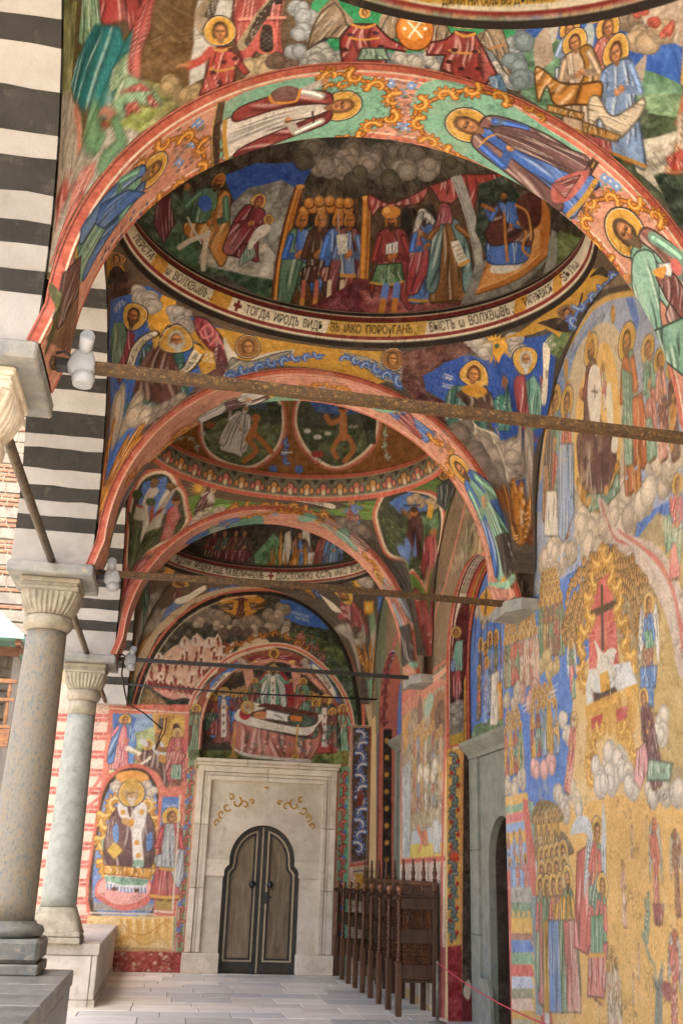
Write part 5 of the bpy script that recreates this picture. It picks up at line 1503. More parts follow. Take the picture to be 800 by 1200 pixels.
DATA['RW'] = """
p||-2121 580 323 -157 583 6 -57 -300 -919 -141|c8964c|0.12
p||-1798 423 300 25 279 -39 -53 -280 -569 -87|cf9f56|0.07
p||-2041 839 225 17 137 22 174 -22 194 7 183 20 -27 -138 -136 70 -150 6 -15 -97 -182 -78 -58 -206 -357 19|3a68be|0.1
p||-1378 816 92 24 131 -95 -62 -326 -167 10 -13 175 -120 165|8f7e5c|0.1
p||-1344 805 189 -60 -54 -284 -140 13 2 172|ac9058|0.1
p||-1822 849 77 303 89 110 86 38 92 7 107 -28 120 -63 164 -116 -50 -264 -176 14 -194 -9 -243 6|8a9cc0|0.1
p||-1789 1020 76 156 79 74 152 27 32 -40 -122 -19 -75 -73 -42 -161|5f82c0|0.1
s||-1340 1259 29 -26 17 -54 -12 -14 -20 53|4a72c8|0.1
s||-1647 1038 36 145 65 72 99 1 72 -50 29 -90 0 -138 -34 -75 -153 9|b8a88c|0.1
s||-1590 1016 35 140 62 47 55 10 38 -35 16 -74 -14 -134 -96 -40|d8a858|0.1
l||-1461 1160 -178 86|d8cbb0|0.0092|1
l||-1461 1160 -157 127|d8cbb0|0.0092|1
l||-1461 1160 -103 139|d8cbb0|0.009|1
l||-1461 1160 -31 122|d8cbb0|0.0088|1
l||-1461 1160 41 82|d8cbb0|0.0085|1
l||-1461 1160 100 30|d8cbb0|0.0082|1
l||-1461 1160 136 -24|d8cbb0|0.008|1
l||-1461 1160 146 -71|d8cbb0|0.0079|1
l||-1461 1160 129 -104|d8cbb0|0.0079|1
l||-1461 1160 88 -119|d8cbb0|0.008|1
l||-1461 1160 28 -112|d8cbb0|0.0083|1
l||-1461 1160 -42 -82|d8cbb0|0.0085|1
l||-1461 1160 -111 -32|d8cbb0|0.0088|1
l||-1461 1160 -161 30|d8cbb0|0.0091|1
c||-1711 992 25 -61 -59 -34 119 64 95 -33 -7 -46 110 24 51 11 40 -37 64 38 40 -3 -425 -35 175 0 82 -13|c4b6a6|0.163
c||-1703 868 -46 -12 125 22 121 -15 132 -7 60 7 59 19|a89a8c|0.126
c||-1706 912 135 5 125 -20 125 -9 99 15|ccbfae|0.134
f||-1515 938 37 315|6a3430|4a2e30|pose=2,beard=4a3624,hair=5a4024,wd=0.55,seat=1,skin=9a6a3c,hs=0.9
k||-1564 1087 53 -12 88 -45 12 -55 -33 -40 -50 -5 -56 29 -15 63|4a2a2c|7|0.14|0.99|1
k||-1575 1010 48 -49 77 -20 39 34 10 -27 -53 -36 -56 8 -55 44|c8862f|5|0.14|0.99|1
k||-1541 964 90 -31 44 22 1 -35 -62 -7 -63 15|5f8a7a|4|0.15|0.99|0
s||-1487 1191 35 -22 -2 -63 -22 -55 -25 36 -7 63|d8d4cc|0.1
l||-1477 1148 0 -23|4a3a30|0.0171|1
l||-1489 1144 24 -14|4a3a30|0.0171|1
s||-1417 1024 19 -11 -10 -23 -19 11|d8d4cc|0.1
f||-1439 1083 2 90|c8b8a0|a8484a|pose=3,wd=0.6
e||-1528 947|b8844a|0.0481|1.0
e||-1457 941|b8844a|0.0453|1.0
s||-1430 1119 20 -5 -4 -75 -20 6|d8d0c0|0.1
f||-1609 1128 12 94|a85a40|c8923a|pose=3,wd=0.5,hair=8a3a34
f||-1703 940 45 298|6f9a84|a8483c|pose=3,wd=0.42
f||-1645 914 45 291|b8564a|7896c8|pose=3,wd=0.42
f||-1735 982 47 326|9a6a44|5a4a48|pose=3,wd=0.42
k||-1728 1043 53 -20 -2 -92 -75 25|d4cfc8|4|0.12|0.99|0
k||-1651 1111 69 -30 -13 -131 -59 -40 -23 21|7b9acc|5|0.12|0.99|0
f||-1359 898 19 292|a8542c|6f9a88|pose=3,beard=5a4028,hair=4a3420,wd=0.6,skin=a8703c
k||-1355 1058 51 -10 12 -108 -26 -18 -45 26|b8562c|5|0.16|0.99|0
k||-1367 1127 34 -33 -18 -151 -30 12|6f9a88|5|0.16|0.99|0
l||-1357 945 5 -45|b87a3c|0.0412|1
l||-1333 943 -7 -44|b87a3c|0.0405|1
f||-1289 924 17 206|6f9c86|b8685a|pose=3,wd=0.5
f||-1253 909 15 180|c88a7c|7a4a44|pose=3,wd=0.5
f||-1218 895 13 161|5a3a34|b8702c|pose=3,wd=0.5
e||-1384 1239|b8843c|0.0467|2
e||-1599 1247|b8843c|0.0553|2
e||-1487 1247|b8843c|0.0508|2
fr||-1777 1089 46 95 36 69 66 42 86 17 66 5 66 -18 66 -33 93 -53|0.0662|["26201c"]|1
fr||-1757 1082 44 94 40 60 60 41 84 16 61 6 65 -17 62 -30 87 -49|0.0522|["c99a44"]|1
t||-1509 1256 63 7 56 -17|IС ХС СУДIЯ|0.0556|3a4a6a|0.72
e||-1670 1552|b8843c|0.0157|1.0
e||-1378 932|8aa4d8|0.0316|0.5
e||-1343 935|8aa4d8|0.0307|0.5
e||-1678 886|8aa4d8|0.0398|0.5
e||-1657 888|8aa4d8|0.0392|0.5
e||-1754 817|8aa4d8|0.0413|0.5
e||-1913 809|8aa4d8|0.0462|0.5
s||-1493 937 33 -19 32 -57 53 -29 80 -43 43 -52 27 -69 -7 -93 -33 18 -14 63 -29 58 -75 68 -62 55 -27 47|b9a8a0|0.15
l||-1480 928 22 -45 27 -39 68 -33 65 -41 37 -56 18 -66|a8484a|0.0239|1
l||-1428 858 79 -51 61 -53 30 -53 11 -76|b8645c|0.0374|1
l||-1457 895 40 -49 82 -58 55 -68 16 -79|c4bab4|0.0293|1
f||-1254 725 37 148|c86a6a|6a9480|pose=1,wd=0.6
k||-1273 822 27 4 -4 -51 -22 -6|6a9480|3|0.17|0.98|0
cr||-1797 723 125 -22|5|5|0.597|["5a7a5a","8a4440","6a4a3c","a8824a"]|
c||-1785 704 35 -13 35 -3 -50 25|b09a6a|0.093
cr||-1936 683 129 -11|5|4|0.596|["c4b4a0","a8605a","c89a8a"]|
c||-1905 671 38 -19 31 15|b88a84|0.101
cr||-2017 697 93 -5|4|4|0.555|["7a5a48","5f7a60","a84840"]|
c||-2002 676 43 -13 23 14|aba08e|0.092
cr||-1869 537 152 -6|5|4|0.517|["8a4440","6f8ab8","c8923a","5f8a70"]|
c||-1852 519 45 -13 45 8|cf9a96|0.105
cr||-2032 515 122 0|4|4|0.508|["a84840","5f9a80","c8923a"]|
c||-2011 499 47 -10 33 17|b8ac9c|0.103
l||-1908 644 36 2|b8c4e0|0.0145|1
l||-1904 634 31 2|b8c4e0|0.0145|1
l||-1745 655 30 1|b8c4e0|0.0129|1
l||-1742 645 26 2|b8c4e0|0.0129|1
l||-1755 647 31 1|b8c4e0|0.013|1
l||-1752 637 27 2|b8c4e0|0.013|1
s||-1669 721 32 56 92 53 53 14 68 -21 69 -49 28 -42 -5 -64 -62 8 -9 77 -91 54 -76 -54 -30 -54|8a6a3c|0.1
hs||-1607 722 1 7 2 6 -1 8 7 5 1 7 3 6 8 4 4 6 5 4 9 3 6 4 7 4 8 2 8 3 9 -1 9 1 8 0 6 2 9 0 10 -3 10 -1 9 -4 9 -2 8 -5 9 -4 9 -3 8 -4 7 -6 6 -6 7 -5 6 -6 5 -5 7 -6 2 -6 7 -6 3 -7 -1 -6 3 -6 2 -7 -1 -6 2 -6 1 -7 -4 -5|0.0424|c8964a
hs||-1629 726 3 7 -1 9 1 8 7 6 5 7 5 7 4 7 8 4 7 6 6 6 7 5 11 2 9 2 9 3 11 0 9 2 11 -1 6 2 12 0 11 -5 11 -1 11 -3 10 -5 10 -4 11 -2 10 -5 7 -8 10 -4 9 -6 5 -7 8 -6 4 -8 7 -6 6 -7 4 -7 4 -8 0 -7 4 -7 3 -8 0 -7 0 -7 -1 -7 1 -7|0.0425|c8964a
hs||-1672 733 21 3 -28 14 19 2 -2 8 11 4 -5 10 7 4 12 2 -13 15 22 -5 -15 19 28 -11 -15 21 7 5 15 -4 3 9 17 -9 -1 15 14 -5 11 -4 -2 21 17 -14 9 0 4 13 13 -13 3 8 12 -14 8 16 11 -17 8 -7 12 20 6 -22 14 14 10 -3 6 -12 2 -16 8 -2 9 -2 10 -1 11 -2 13 1 -4 -15 3 -8 14 0 -3 -10 3 -6 16 -2 8 -5 -11 -10 13 -4 9 -4 5 -7 -7 -7 15 -5 -17 -7 16 -6 3 -7 3 -6 -10 -6 -10 -4 -2 -5 11 -8 -10 -4|0.0427|c8964a
p||-1550 793 92 4 7 -170 -120 14|c0504c|0.15
l||-1506 701 106 -24|e0a08c|0.0083|1
l||-1506 701 94 -49|e0a08c|0.0083|1
l||-1506 701 69 -68|e0a08c|0.0084|1
l||-1506 701 33 -78|e0a08c|0.0085|1
l||-1506 701 -10 -76|e0a08c|0.0087|1
l||-1506 701 -53 -63|e0a08c|0.0089|1
l||-1506 701 -91 -40|e0a08c|0.009|1
l||-1506 701 -115 -9|e0a08c|0.0092|1
l||-1506 701 -122 25|e0a08c|0.0092|1
l||-1506 701 -109 54|e0a08c|0.0092|1
l||-1506 701 -79 75|e0a08c|0.0092|1
l||-1506 701 -38 83|e0a08c|0.009|1
l||-1506 701 8 78|e0a08c|0.0088|1
l||-1506 701 49 62|e0a08c|0.0087|1
l||-1506 701 82 37|e0a08c|0.0085|1
l||-1506 701 101 8|e0a08c|0.0084|1
l||-1498 782 -11 -102|3c2c22|0.0551|1
l||-1549 747 96 -6|3c2c22|0.0663|1
w||-1594 638 -6 61 44 50 13 42 34 36 21 24|0.3042|8|c8923a|e8bd68|7a4a1c|1
w||-1409 619 -10 55 -18 46 -6 44 -26 51 -15 34|0.2766|8|c8923a|e8bd68|7a4a1c|-1
p||-1587 630 18 26 157 -17 18 -36 -191 -13|c4ccd0|0.1
s||-1531 670 -10 31 31 -28 27 1 25 -8 -16 -21 9 -23 -51 10 -26 11|d0ccc4|0.1
p||-1529 641 34 -1 8 -37 -40 2|d09a3c|0.1
p||-1526 609 40 -1 2 -8 -43 1|5f9a80|0.1
k||-1560 615 33 -8 54 2 22 -22 -17 -25 -20 14 -21 -29 -16 23 -27 7|4a2c2a|5|0.28|0.96|0
p||-1595 598 201 5 3 -16 -204 -10|c8923a|0.1
p||-1590 582 196 6 -13 -47 -35 -34 -105 53 -47 -85 -19 22|b8863a|0.1
p||-1573 574 49 2 -10 -18 -38 -3|a8343a|0.1
p||-1472 574 43 1 -9 -19 -37 -1|a8343a|0.1
w||-1594 475 20 46 25 25 29 10|0.2182|4|c8923a|e8bd68|7a4a1c|1
w||-1419 468 -3 37 -19 28 -35 17|0.1953|4|c8923a|e8bd68|7a4a1c|-1
c||-1558 486 44 22 43 -10 -36 -30 -38 -10 89 19 16 -14|c2baae|0.111
c||-1731 456 54 11 -28 -31 62 5 275 -1 39 3 37 -14|b8b0a2|0.103
c||-1694 587 13 -25 359 -20 -14 -22|c8c0b2|0.094
f||-1642 617 -2 109|5f8a70|c0605c|pose=3,wd=0.6,wings=cfd2d2
f||-1362 560 28 167|4a78c0|8a5a48|pose=0,wd=0.6,wings=d8d8d6,belt=c8923a
k||-1379 624 54 -8 -11 -30 -48 8|4a78c0|5|0.17|0.99|0
k||-1359 675 27 -4 1 -26 -27 3|5fa088|3|0.17|0.99|0
f||-1694 461 53 133|c8706a|c45a5a|pose=0,wd=0.6,hair=b0aca0,beard=b8b4a8
f||-1354 445 -25 145|5a343c|5a343c|pose=0,wd=0.75,hood=5a343c
k||-1411 504 30 9 5 -37 -32 -28 -21 14|c8888c|4|0.16|0.99|0
k||-1374 488 71 -13 -14 -22 -67 6|6f9480|4|0.17|0.99|0
p||-2052 476 158 -1 53 -433 -238 -37|c8a05a|0.1
p||-2041 476 137 2 3 -19 -141 -2|d0a050|0.1
p||-2042 457 141 2 4 -13 -147 -4|6f9a84|0.1
p||-2044 440 146 3 4 -16 -151 -4|c46a70|0.1
p||-2045 422 150 3 4 -17 -156 -5|7a9acc|0.1
p||-2047 402 155 5 3 -21 -160 -6|d0a050|0.1
p||-2049 380 160 6 21 -111 -179 -6|7896c4|0.1
cr||-2036 334 108 3|3|1|0.369|["6a8ab8","7a94c0","a8605a"]|
cr||-2036 266 140 8|3|1|0.454|["7a9ac8","8aa4c8","b8605a"]|
p||-1925 468 58 -11 67 -409 -59 -9 -37 235|b8564e|0.1
p||-1871 426 22 -62 33 -319 -25 -3|c8c4ba|0.1
p||-1896 459 29 -2 54 -166 -26 0|6a9080|0.1
p||-2012 302 119 2 16 -26 -137 -4|9a9a90|0.12
p||-2014 274 119 3 15 -26 -137 -6|6f8a70|0.12
p||-2017 245 119 6 16 -26 -137 -8|d0a04a|0.12
p||-2019 217 118 7 17 -11 -136 -8|9a6a5a|0.12
p||-2020 205 118 7 16 -20 -136 -10|5a7ec0|0.12
p||-2022 182 118 8 16 -18 -136 -12|7aa080|0.12
p||-2024 160 118 10 16 -18 -136 -13|c4564e|0.12
p||-2026 139 118 11 16 -18 -136 -15|b8c4d0|0.12
p||-2028 117 118 13 16 -15 -135 -16|8a8a6c|0.12
p||-2029 99 117 14 16 -18 -135 -17|d8b8a0|0.12
p||-2031 78 117 15 17 -12 -135 -18|d0a04a|0.12
p||-2032 63 116 15 14 -39 -134 -20|a8a488|0.12
p||-2006 247 15 1 1 11 -15 -1|d0a04a|0.1
p||-1976 249 15 0 1 11 -15 -1|d0a04a|0.1
p||-1946 250 15 1 1 10 -15 0|d0a04a|0.1
p||-1917 251 14 1 1 10 -14 0|d0a04a|0.1
p||-2052 334 43 0 -18 -321 -41 -6|b8524c|0.1
p||-1894 289 28 1 13 -197 -35 -4|7a8a90|0.1
s||-1881 419 32 34 63 2 53 -15 18 -23 -84 -3|6a5634|0.1
s||-1840 364 11 23 54 17 65 -10 34 -32 -87 -4|5a4a34|0.1
l||-1871 423 30 17|b8a078|0.0094|1
l||-1864 426 29 17|b8a078|0.0093|1
l||-1857 429 29 17|b8a078|0.0093|1
l||-1850 431 29 17|b8a078|0.0092|1
l||-1844 434 28 5|b8a078|0.0092|1
l||-1839 422 30 20|b8a078|0.0091|1
l||-1832 424 29 20|b8a078|0.0091|1
l||-1825 427 29 20|b8a078|0.0091|1
l||-1819 430 28 8|b8a078|0.009|1
l||-1812 433 27 7|b8a078|0.009|1
l||-1807 420 28 23|b8a078|0.0089|1
l||-1801 423 29 23|b8a078|0.0089|1
l||-1794 426 27 10|b8a078|0.0088|1
l||-1788 428 27 11|b8a078|0.0088|1
l||-1782 431 27 11|b8a078|0.0088|1
l||-1777 419 28 25|b8a078|0.0087|1
l||-1771 422 27 13|b8a078|0.0087|1
l||-1765 424 27 14|b8a078|0.0086|1
l||-1758 427 26 13|b8a078|0.0086|1
l||-1752 430 26 13|b8a078|0.0086|1
l||-1748 418 27 16|b8a078|0.0085|1
l||-1742 421 27 16|b8a078|0.0085|1
l||-1736 423 27 16|b8a078|0.0084|1
l||-1729 426 26 16|b8a078|0.0084|1
l||-1723 428 24 5|b8a078|0.0084|1
l||-1719 417 26 18|b8a078|0.0083|1
l||-1831 364 29 23|c0a880|0.0089|1
l||-1823 367 28 23|c0a880|0.0089|1
l||-1816 370 27 23|c0a880|0.0089|1
l||-1808 373 26 23|c0a880|0.0088|1
l||-1800 376 23 11|c0a880|0.0088|1
l||-1794 364 24 26|c0a880|0.0087|1
l||-1787 367 24 25|c0a880|0.0087|1
l||-1779 369 22 26|c0a880|0.0086|1
l||-1772 372 20 14|c0a880|0.0086|1
l||-1764 375 19 14|c0a880|0.0085|1
l||-1758 363 19 29|c0a880|0.0085|1
l||-1751 366 19 28|c0a880|0.0084|1
l||-1744 369 17 17|c0a880|0.0084|1
l||-1737 372 16 16|c0a880|0.0083|1
l||-1729 374 15 17|c0a880|0.0083|1
l||-1724 363 16 31|c0a880|0.0083|1
l||-1717 366 14 19|c0a880|0.0082|1
l||-1710 368 13 20|c0a880|0.0082|1
l||-1703 371 12 19|c0a880|0.0081|1
l||-1696 374 11 19|c0a880|0.0081|1
l||-1691 363 11 21|c0a880|0.008|1
l||-1684 365 10 22|c0a880|0.008|1
cr||-1869 350 138 5|5|2|0.384|["c8923a","8a6a44"]|
cr||-1860 106 167 13|5|3|1.098|["5f82b8","c8923a","6f8a68","c0685c","b87a6a"]|
k||-1835 248 30 4 -5 -151 -38 -2|c8923a|3|0.11|0.99|0
k||-1809 249 29 4 -1 -148 -37 -2|5f82b8|3|0.12|0.99|0
k||-1784 250 29 4 1 -146 -35 -1|6a86b4|3|0.12|0.99|0
k||-1760 251 29 4 4 -143 -34 -2|6f8a68|3|0.12|0.99|0
k||-1736 252 28 4 7 -141 -33 -2|c0685c|3|0.13|0.99|0
k||-1712 254 27 4 10 -140 -33 -1|b87a6a|3|0.13|0.99|0
k||-1661 362 53 13 46 -14 -28 -102 -42 -52 -63 8|b8564e|5|0.14|0.99|0
f||-1625 208 57 205|b8564e|5f8a6c|pose=0,wd=0.6,wings=b8c0c4
s||-1687 393 34 27 50 -5 10 -34 -34 13|b4bcc2|0.1
s||-1561 374 16 58 6 -1 -2 -58|b4bcc2|0.1
f||-1607 142 47 187|c0605a|5f8a68|pose=0,wd=0.65,belt=c8923a,hem=c8923a
k||-1630 220 74 11 -24 -80 -67 -5|c06a60|6|0.14|0.99|0
k||-1617 265 48 5 -8 -56 -47 -4|5f8a68|4|0.14|0.99|0
l||-1632 207 61 5|c8923a|0.0304|1
f||-1544 104 0 122|b89a78|a8885c|pose=3,wd=0.6,skin=b88a54
cr||-1574 111 56 8|2|2|0.474|["c4a888","b8986a"]|
f||-1491 255 6 98|c89a7c||pose=3,wd=0.5,halo=0,skin=c08a58
f||-1385 264 14 147|b8604c||pose=1,halo=0,skin=b8604c,hair=8a4a3a,wd=0.42,wings=a8a08c
f||-1322 278 9 115|8a5a40||pose=4,halo=0,skin=8a5a40,hair=5a3a2a,wd=0.45,wings=a89a80
f||-1426 239 22 72|7f8f70|7f8f70|pose=1,halo=0,skin=7f8a6a,hair=8a6a4a,wd=0.6
k||-1396 291 36 1 -10 -27 -20 2|8a4a44|3|0.17|0.99|0
lt||-1435 250 17 -27 17 -20 -6 -64|6f7f6a|0.0339|0.0127
s||-1421 116 15 60 -5 26 13 -9 20 25 -8 -45 -14 -54|6a7268|0.1
f||-1360 130 25 136|b06050||pose=1,halo=0,skin=b05a4a,hair=7a3a30,wd=0.42,wings=a09a8c
s||-1382 194 24 -2 -9 -22 -18 8|8a4a48|0.1
f||-1452 354 8 48|c4a078||pose=3,halo=0,skin=c0925c,wd=0.45
f||-1457 187 9 52|c4a078||pose=3,halo=0,skin=c0925c,wd=0.45
f||-1401 377 6 35|c4a078||pose=3,halo=0,skin=c0925c,wd=0.45
f||-1479 152 7 45|c4a078||pose=3,halo=0,skin=c0925c,wd=0.45
l||-1572 387 131 33 58 15|b08a4c|0.0096|1
l||-1503 311 57 -10 115 -10|a8844a|0.0089|1
l||-1503 217 79 -27|a8844a|0.0089|1
fr||-2042 459 -2 -92 3 -161 -1 -195|0.0439|["c4584a"]|0
p||-3050 851 565 5 24 -67 -21 -181 -520 -266|b8564e|0.1
p||-3024 801 521 6 -4 -186 -21 -249 -452 -6|8a7a68|0.2
p||-3036 814 237 19 305 2 -1 -40 -527 -20|b8705c|0.1
e||-2777 758|6a4a44|0.1503|1.6
s||-2648 682 9 79 74 23 61 -21 -2 -110|8a5a3c|0.1
s||-2611 677 9 62 54 19 35 -18 -2 -79|5a3c34|0.1
s||-2726 762 59 34 47 -31 -76 -35|7fa08c|0.1
p||-3010 765 115 17 -8 -94 -67 -30|c88a4a|0.1
f||-2925 661 8 114|7896c0|b8903a|pose=3,wd=0.45
f||-2845 549 2 169|b8624e|c8923a|pose=3,wd=0.35
f||-2800 558 3 166|6a86b8|8a4440|pose=0,wd=0.35
f||-2756 566 4 164|c8923a|b8624e|pose=1,wd=0.35
f||-2712 540 4 161|d0c8b8|d0c8b8|pose=3,wd=0.35
f||-2671 548 6 159|7a8a6a|5a4a44|pose=0,wd=0.35
f||-2630 556 6 157|8a4440|6a86b8|pose=1,wd=0.35
f||-2591 532 7 153|5a4a44|7a8a6a|pose=3,wd=0.35
f||-2552 539 7 152|c4a88a|c4a88a|pose=0,wd=0.35
f||-2843 461 2 164|b8624e|c8923a|pose=1,wd=0.35
f||-2797 436 3 161|6a86b8|8a4440|pose=3,wd=0.35
f||-2754 446 4 159|c8923a|b8624e|pose=0,wd=0.35
f||-2712 455 5 157|d0c8b8|d0c8b8|pose=1,wd=0.35
f||-2670 432 5 154|7a8a6a|5a4a44|pose=3,wd=0.35
f||-2630 441 6 152|8a4440|6a86b8|pose=0,wd=0.35
f||-2591 450 6 151|5a4a44|7a8a6a|pose=1,wd=0.35
f||-2554 428 7 147|c4a88a|c4a88a|pose=3,wd=0.35
c||-2774 591 79 -18 74 11|cfc4b2|0.14
p||-2875 481 357 4 -1 -44 -355 0|9a8a70|0.2
p||-2874 434 355 7 0 -49 -354 3|a8b4bc|0.1
p||-2883 400 364 -3 -9 -37 -365 -2|c8b048|0.1
lt||-2791 438 40 -30 -39 -33|c8644a|0.1174|0.047
k||-2771 431 77 4 18 -39 -56 -4|c06a44|3|-0.01|1.0|0
k||-2639 455 70 1 16 -83 -69 0|b0b8bc|4|0.01|1.0|0
p||-3003 623 112 14 -2 -272 -99 -1|9aa4ac|0.2
p||-2991 354 479 2 -9 -63 -455 -20|c4a898|0.2
fr||-3003 354 491 6|0.0575|["b8443c"]|0
p||-3025 345 513 3 -14 -349 -484 35|c9b8a8|0.12
l||-2957 342 2 -57|b86a60|0.0252|1
l||-2892 342 2 -56|b86a60|0.0244|1
l||-2830 342 2 -55|b86a60|0.0237|1
l||-2770 342 1 -54|b86a60|0.023|1
l||-2713 342 1 -53|b86a60|0.0223|1
l||-2657 342 0 -52|b86a60|0.0216|1
l||-2604 342 -1 -51|b86a60|0.021|1
l||-2553 342 -1 -50|b86a60|0.0204|1
p||-2658 847 164 2 152 137 65 93 292 93 205 74 -40 -380 -130 17 -267 200 -244 -294|6a5644|0.25
g||-2341 1008 152 66 201 58 105 -117 -178 -23 -223 -65|5a4634
g||-2300 1064 114 64 103 -3 -107 -73 -76 -65|8a6a34
fr||-2648 828 154 3 35 47 94 136 104 83|0.0742|["d8c9b0","c8705a"]|1
fr||-2697 830 97 174 92 49 115 86 100 84|0.0598|["c8705a"]|1
p||-2476 882 104 157 74 70 21 -30 -130 -122 -54 -146|5f6a58|0.1
k||-2276 1101 133 45 96 29 57 -63 -93 -72 -112 -72 -111 -36|6f5638|5|0.06|1.0|1
k||-2247 1070 74 31 38 -45 -87 -59|8a6a38|3|0.06|1.0|0
k||-2337 1121 95 60 57 -42 -93 -82 -80 -67|4f4a34|4|0.05|1.0|0
k||-2085 1104 96 18 33 -43 -77 -55|9a7a42|3|0.08|1.0|0
k||-2178 1027 122 25 45 -55 -104 -51|5a3a34|4|0.07|1.0|0
l||-2482 601 -5 192 62 123 91 90 115 34 129 -8 126 -45|c8705a|0.0696|1
l||-2507 621 -29 -249 -22 -377|b8443c|0.1013|1
p||-2564 154 56 4 -11 -159 -55 -8|8a3030|0.1
p||-3311 777 138 -17 25 -739 -125 -13|2c2420|0.1
p||-3462 1280 127 -34 101 -1234 -119 -11|3a3a54|0.1
w||-3343 810 -1 -156 1 -165 1 -160 1 -303|0.2781|16|b84c48|dc9080|2a1a24|1
w||-3344 825 75 133 132 76 102 14|0.3144|12|b84c48|dc9080|2a1a24|1
p||-3136 1019 101 21 14 -286 -100 13|6a6040|0.1
p||-3482 1318 234 -64 -28 -206 -93 -278 -60 8|4a5a48|0.1
"""
DATA['LN2'] = """
p||-2523 626 82 390 311 45 -42 -473|4a70b8|0.1
g||-2506 646 47 37 296 0 -9 -95|5f7a58
c||-2412 974 43 -33 58 8 53 -24 -80 53|a89e90|0.119
s||-2395 1005 87 -1 38 -59 -99 3|c8923a|0.1
f||-2354 949 18 67|5a4a34|4a3a2c|pose=2,wd=0.8
f||-2413 698 19 198|5a4a3a|3f5a8a|pose=3,wd=0.4,skin=9a6a44
f||-2371 688 19 189|8a5a34|6a4a34|pose=3,wd=0.4,skin=9a6a44
f||-2336 692 21 203|6a8ab8|4a4a3a|pose=3,wd=0.4,skin=9a6a44
f||-2289 691 22 196|4a6a54|8a4440|pose=3,wd=0.4,skin=9a6a44
f||-2236 693 21 184|8a4a44|c8b8a0|pose=3,wd=0.4,skin=9a6a44
f||-2372 672 25 165|7896c8|8a9ac0|pose=0,wd=0.7
f||-2429 690 16 138|6a5a3a|b8502c|pose=3,wd=0.6
k||-2309 787 54 -1 19 -93 -42 -34 -53 7|d8d2c4|5|0.07|1.0|0
k||-2270 760 51 -9 -7 -83 -38 0|c88a3a|4|0.08|1.0|0
l||-2259 733 -18 -58|d8d0c0|0.0289|1
l||-2448 880 11 70|3a2c20|0.0334|1
l||-2396 869 12 69|3a2c20|0.0324|1
l||-2346 859 12 67|3a2c20|0.0314|1
l||-2291 847 12 66|3a2c20|0.0303|1
l||-2238 836 11 65|3a2c20|0.0294|1
"""
DATA['RV2'] = """
p|1 0 0 -1|637 9 1 34 204 7 21 -19 -46 -18|3a2a24|0.1
s|1 0 0 -1|862 15 115 5 52 14 -49 19 -160 1 -25 -37|5a2422|0.1
p|1 0 0 -1|630 7 2 38 120 2 -13 -37|7a7468|0.15
c|1 0 0 -1|729 23 -17 9 -18 -7 46 10|a89e90|0.056
p|1 0 0 -1|630 9 6 36 33 1 -11 -37|b8943a|0.1
h|1 0 0 -1|928 22 14 -1|1|hair=4a3220
k|1 0 0 -1|903 24 6 19 -79 2 -12 -16 40 -12|7aa890|4|1.0|0.03|0
k|1 0 0 -1|817 17 13 19 -56 6 -27 -12 14 -13|b85a58|4|1.0|-0.01|0
k|1 0 0 -1|851 13 7 11 -36 0 4 -11|6a86b8|2|1.0|0.01|0
p|1 0 0 -1|31 -10 592 8 3 47 -605 -7|d0a04c|0.08
l|1 0 0 -1|623 -2 -460 -9|b8443c|0.0313|1
l|1 0 0 -1|625 41 -461 -8|c4705a|0.0157|1
w|1 0 0 -1|612 20 -76 -1 -83 -2 -81 -1 -78 -3 -68 0 -55 -3|0.1564|17|5a6a6a|b8b8a0|2f3a3c|1
e|1 0 0 -1|595 31|b8402c|0.0328|0.8
e|1 0 0 -1|595 31|7a2018|0.0153|1.0
e|1 0 0 -1|564 13|b8402c|0.0325|0.8
e|1 0 0 -1|564 13|7a2018|0.0152|1.0
e|1 0 0 -1|535 30|b8402c|0.0323|0.8
e|1 0 0 -1|535 30|7a2018|0.0151|1.0
e|1 0 0 -1|504 12|b8402c|0.0321|0.8
e|1 0 0 -1|504 12|7a2018|0.015|1.0
e|1 0 0 -1|475 29|b8402c|0.0319|0.8
e|1 0 0 -1|475 29|7a2018|0.0149|1.0
e|1 0 0 -1|445 11|b8402c|0.0317|0.8
e|1 0 0 -1|445 11|7a2018|0.0148|1.0
e|1 0 0 -1|416 28|b8402c|0.0315|0.8
e|1 0 0 -1|416 28|7a2018|0.0147|1.0
e|1 0 0 -1|387 10|b8402c|0.0313|0.8
e|1 0 0 -1|387 10|7a2018|0.0146|1.0
e|1 0 0 -1|359 27|b8402c|0.0312|0.8
e|1 0 0 -1|359 27|7a2018|0.0145|1.0
e|1 0 0 -1|329 9|b8402c|0.0309|0.8
e|1 0 0 -1|329 9|7a2018|0.0144|1.0
e|1 0 0 -1|302 26|b8402c|0.0308|0.8
e|1 0 0 -1|302 26|7a2018|0.0144|1.0
e|1 0 0 -1|273 8|b8402c|0.0305|0.8
e|1 0 0 -1|273 8|7a2018|0.0143|1.0
e|1 0 0 -1|246 25|b8402c|0.0304|0.8
e|1 0 0 -1|246 25|7a2018|0.0142|1.0
e|1 0 0 -1|218 8|b8402c|0.0302|0.8
e|1 0 0 -1|218 8|7a2018|0.0141|1.0
e|1 0 0 -1|191 24|b8402c|0.03|0.8
e|1 0 0 -1|191 24|7a2018|0.014|1.0
gl|1 0 0 -1|365 18|0.0416|0.0935|c8482c|8
p|1 0 0 -1|159 -13 5 48 -169 -2 0 -51|8a2a2c|0.14
p|1 0 0 -1|-5 33 631 12 2 39 -632 -15|3a2c22|0.15
p|1 0 0 -1|-5 33 64 1 -5 36 -58 -1|6a2426|0.1
s|1 0 0 -1|68 38 22 11 -15 8 -29 -6 7 -11|c4b49c|0.1
fr|1 0 0 -1|627 -5 12 55|0.0264|["c8604a"]|0
"""
